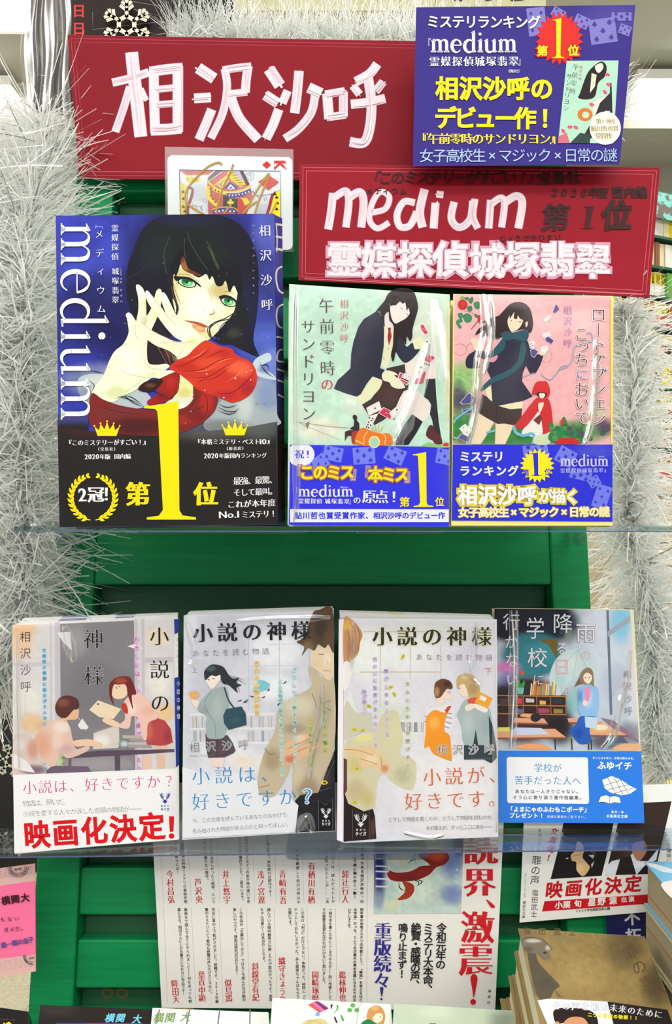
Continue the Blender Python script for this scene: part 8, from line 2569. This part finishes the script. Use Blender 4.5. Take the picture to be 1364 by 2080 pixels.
S = Surf(at(1052, 1886, .498), at(1308, 1902, .498), at(1122, 2190, .385))
q = list(S.pts([(1052, 1886), (1308, 1902), (1420, 2190), (1122, 2190)]))
T1, C1 = flat_book('beige_paperback', 'beige paperback with a grey skull drawing, topmost of its stack', q, (-.0012, .004, -.0165), (150, 128, 84), 'beige paperbacks in the right-hand stack')
A = Art(S)
A.crop(1000, 1720, 3.747)
A.grid([(196, 620), (1150, 684), (1570, 1760), (458, 1760)], 60, 60, (150, 128, 80), [(250, 700, 160, 140, (120, 108, 80), .7), (1000, 760, 200, 240, (96, 84, 58), .8), (700, 980, 260, 160, (166, 142, 90), .8), (1250, 1050, 160, 240, (84, 72, 50), .9), (340, 1060, 90, 110, (90, 84, 70), .5), (560, 700, 200, 60, (140, 124, 84), .6)], fn=lambda p, c: c * (.86 + .28 * vnoise(p[:, 0], p[:, 1], 22, 3))[:, None])
A.poly([(262, 780), (320, 800), (350, 880), (420, 960), (460, 1000), (510, 1060), (470, 1090), (430, 1160), (350, 1150), (300, 1000)], (92, 84, 70), [(400, 1040, 60, 60, (84, 76, 64), .6)], step=20)
A.poly([(218, 716), (240, 694), (300, 690), (380, 712), (430, 750), (446, 790), (430, 800), (440, 836), (410, 866), (370, 850), (340, 820), (260, 800), (232, 770)], (120, 110, 92), [(310, 716, 80, 20, (206, 202, 188), .8), (420, 770, 26, 26, (206, 202, 190), .7), (270, 780, 50, 30, (90, 84, 76), .8), (390, 830, 30, 24, (120, 112, 100), .7)], step=10)
A.stroke([(218, 720), (260, 690), (380, 708), (450, 780)], 4, (60, 54, 48)); A.disc(398, 806, 14, (60, 54, 48), 9); A.stroke([(470, 1080), (500, 1130), (550, 1150)], 9, (80, 74, 66), taper=True)
A.text('塩田武士', 262, 640, 604, 652, 58, (100, 88, 60), 'got')
A.text('罪の声', 1046, 800, 1180, 1030, 118, (96, 78, 54), 'reg')
A.poly([(340, 1170), (420, 1156), (880, 1178), (1000, 1500), (480, 1500)], (232, 232, 240), smooth=False)
A.poly([(872, 1178), (1330, 1240), (1420, 1500), (960, 1500)], (40, 34, 34), smooth=False)
A.poly([(460, 1260), (500, 1230), (600, 1226), (720, 1240), (790, 1290), (800, 1400), (740, 1420), (700, 1310), (600, 1300), (540, 1340), (480, 1340)], (44, 34, 32)); A.poly([(540, 1340), (600, 1296), (700, 1310), (740, 1420), (620, 1440), (540, 1420)], (206, 150, 110)); A.poly([(470, 1340), (500, 1330), (510, 1360)], (210, 140, 100))
A.text('その声を追い', 486, 1210, 850, 1222, 64, (246, 246, 250), 'minb', out=(150, 160, 170), outw=.03); A.text('未来のために', 920, 1226, 1260, 1276, 62, (226, 226, 226), 'minb')
A.text('二つの家族の物語！！', 740, 1278, 1090, 1304, 34, (240, 226, 30), 'gotb')
A.done(C1)
for k, lab in enumerate(('second beige paperback under the skull cover in the right-hand stack', 'third beige paperback from the top of the right-hand stack', 'fourth beige paperback, lowest of the right-hand stack')):
    o_ = np.array([-.0012 - .0008 * k, .004, -.0170]) * (k + 1) + np.array([-.0006, 0, 0])
    flat_book('beige_paperback', lab, [p + o_ for p in q], (-.0006, .003, -.0162), (150, 128, 84), 'beige paperbacks in the right-hand stack', rule=[(.4, .45, (206, 196, 60))])
# ---- pale stack at the far right with a light blue cover on top
zt = 1.2222
x0, x1, yf, yn = .2005, .330, .519, .370
for k, lab in enumerate(('light blue covered paperback on top of the stack at the right edge', 'second paperback down in the stack at the right edge', 'third paperback down in the stack at the right edge', 'lowest paperback in the stack at the right edge')):
    th = .0275
    z = zt - k * (th + .0006)
    tt, cc = flat_book('thick_paperback', lab, [(x0 - .0012 * k, yf, z), (x1, yf, z), (x1, yn, z), (x0 - .0012 * k, yn, z)], (0, 0, -th), (120, 190, 226) if k == 0 else (206, 196, 160), 'thick paperbacks in the stack at the right edge', pagecol=(182, 170, 134), rule=[(.4, .45, (196, 110, 70))] if k else [(.7, .74, (196, 110, 70))])
    if k == 0:
        S = Surf((x0, yf, z), (x1, yf, z), (x0, yn, z))
        A = Art(S)
        A.crop(1000, 1720, 3.747)
        A.poly([(1150, 116), (1230, 128), (1364, 170), (1364, 200), (1290, 190), (1200, 150)], (226, 226, 226), smooth=False)
        A.poly([(1280, 290), (1330, 262), (1400, 270), (1420, 400), (1350, 380)], (240, 226, 220)); 
        A.done(cc)
print('scene objects', len(bpy.data.objects), 'tris', sum(len(o.data.polygons) for o in bpy.data.objects if o.type == 'MESH'))
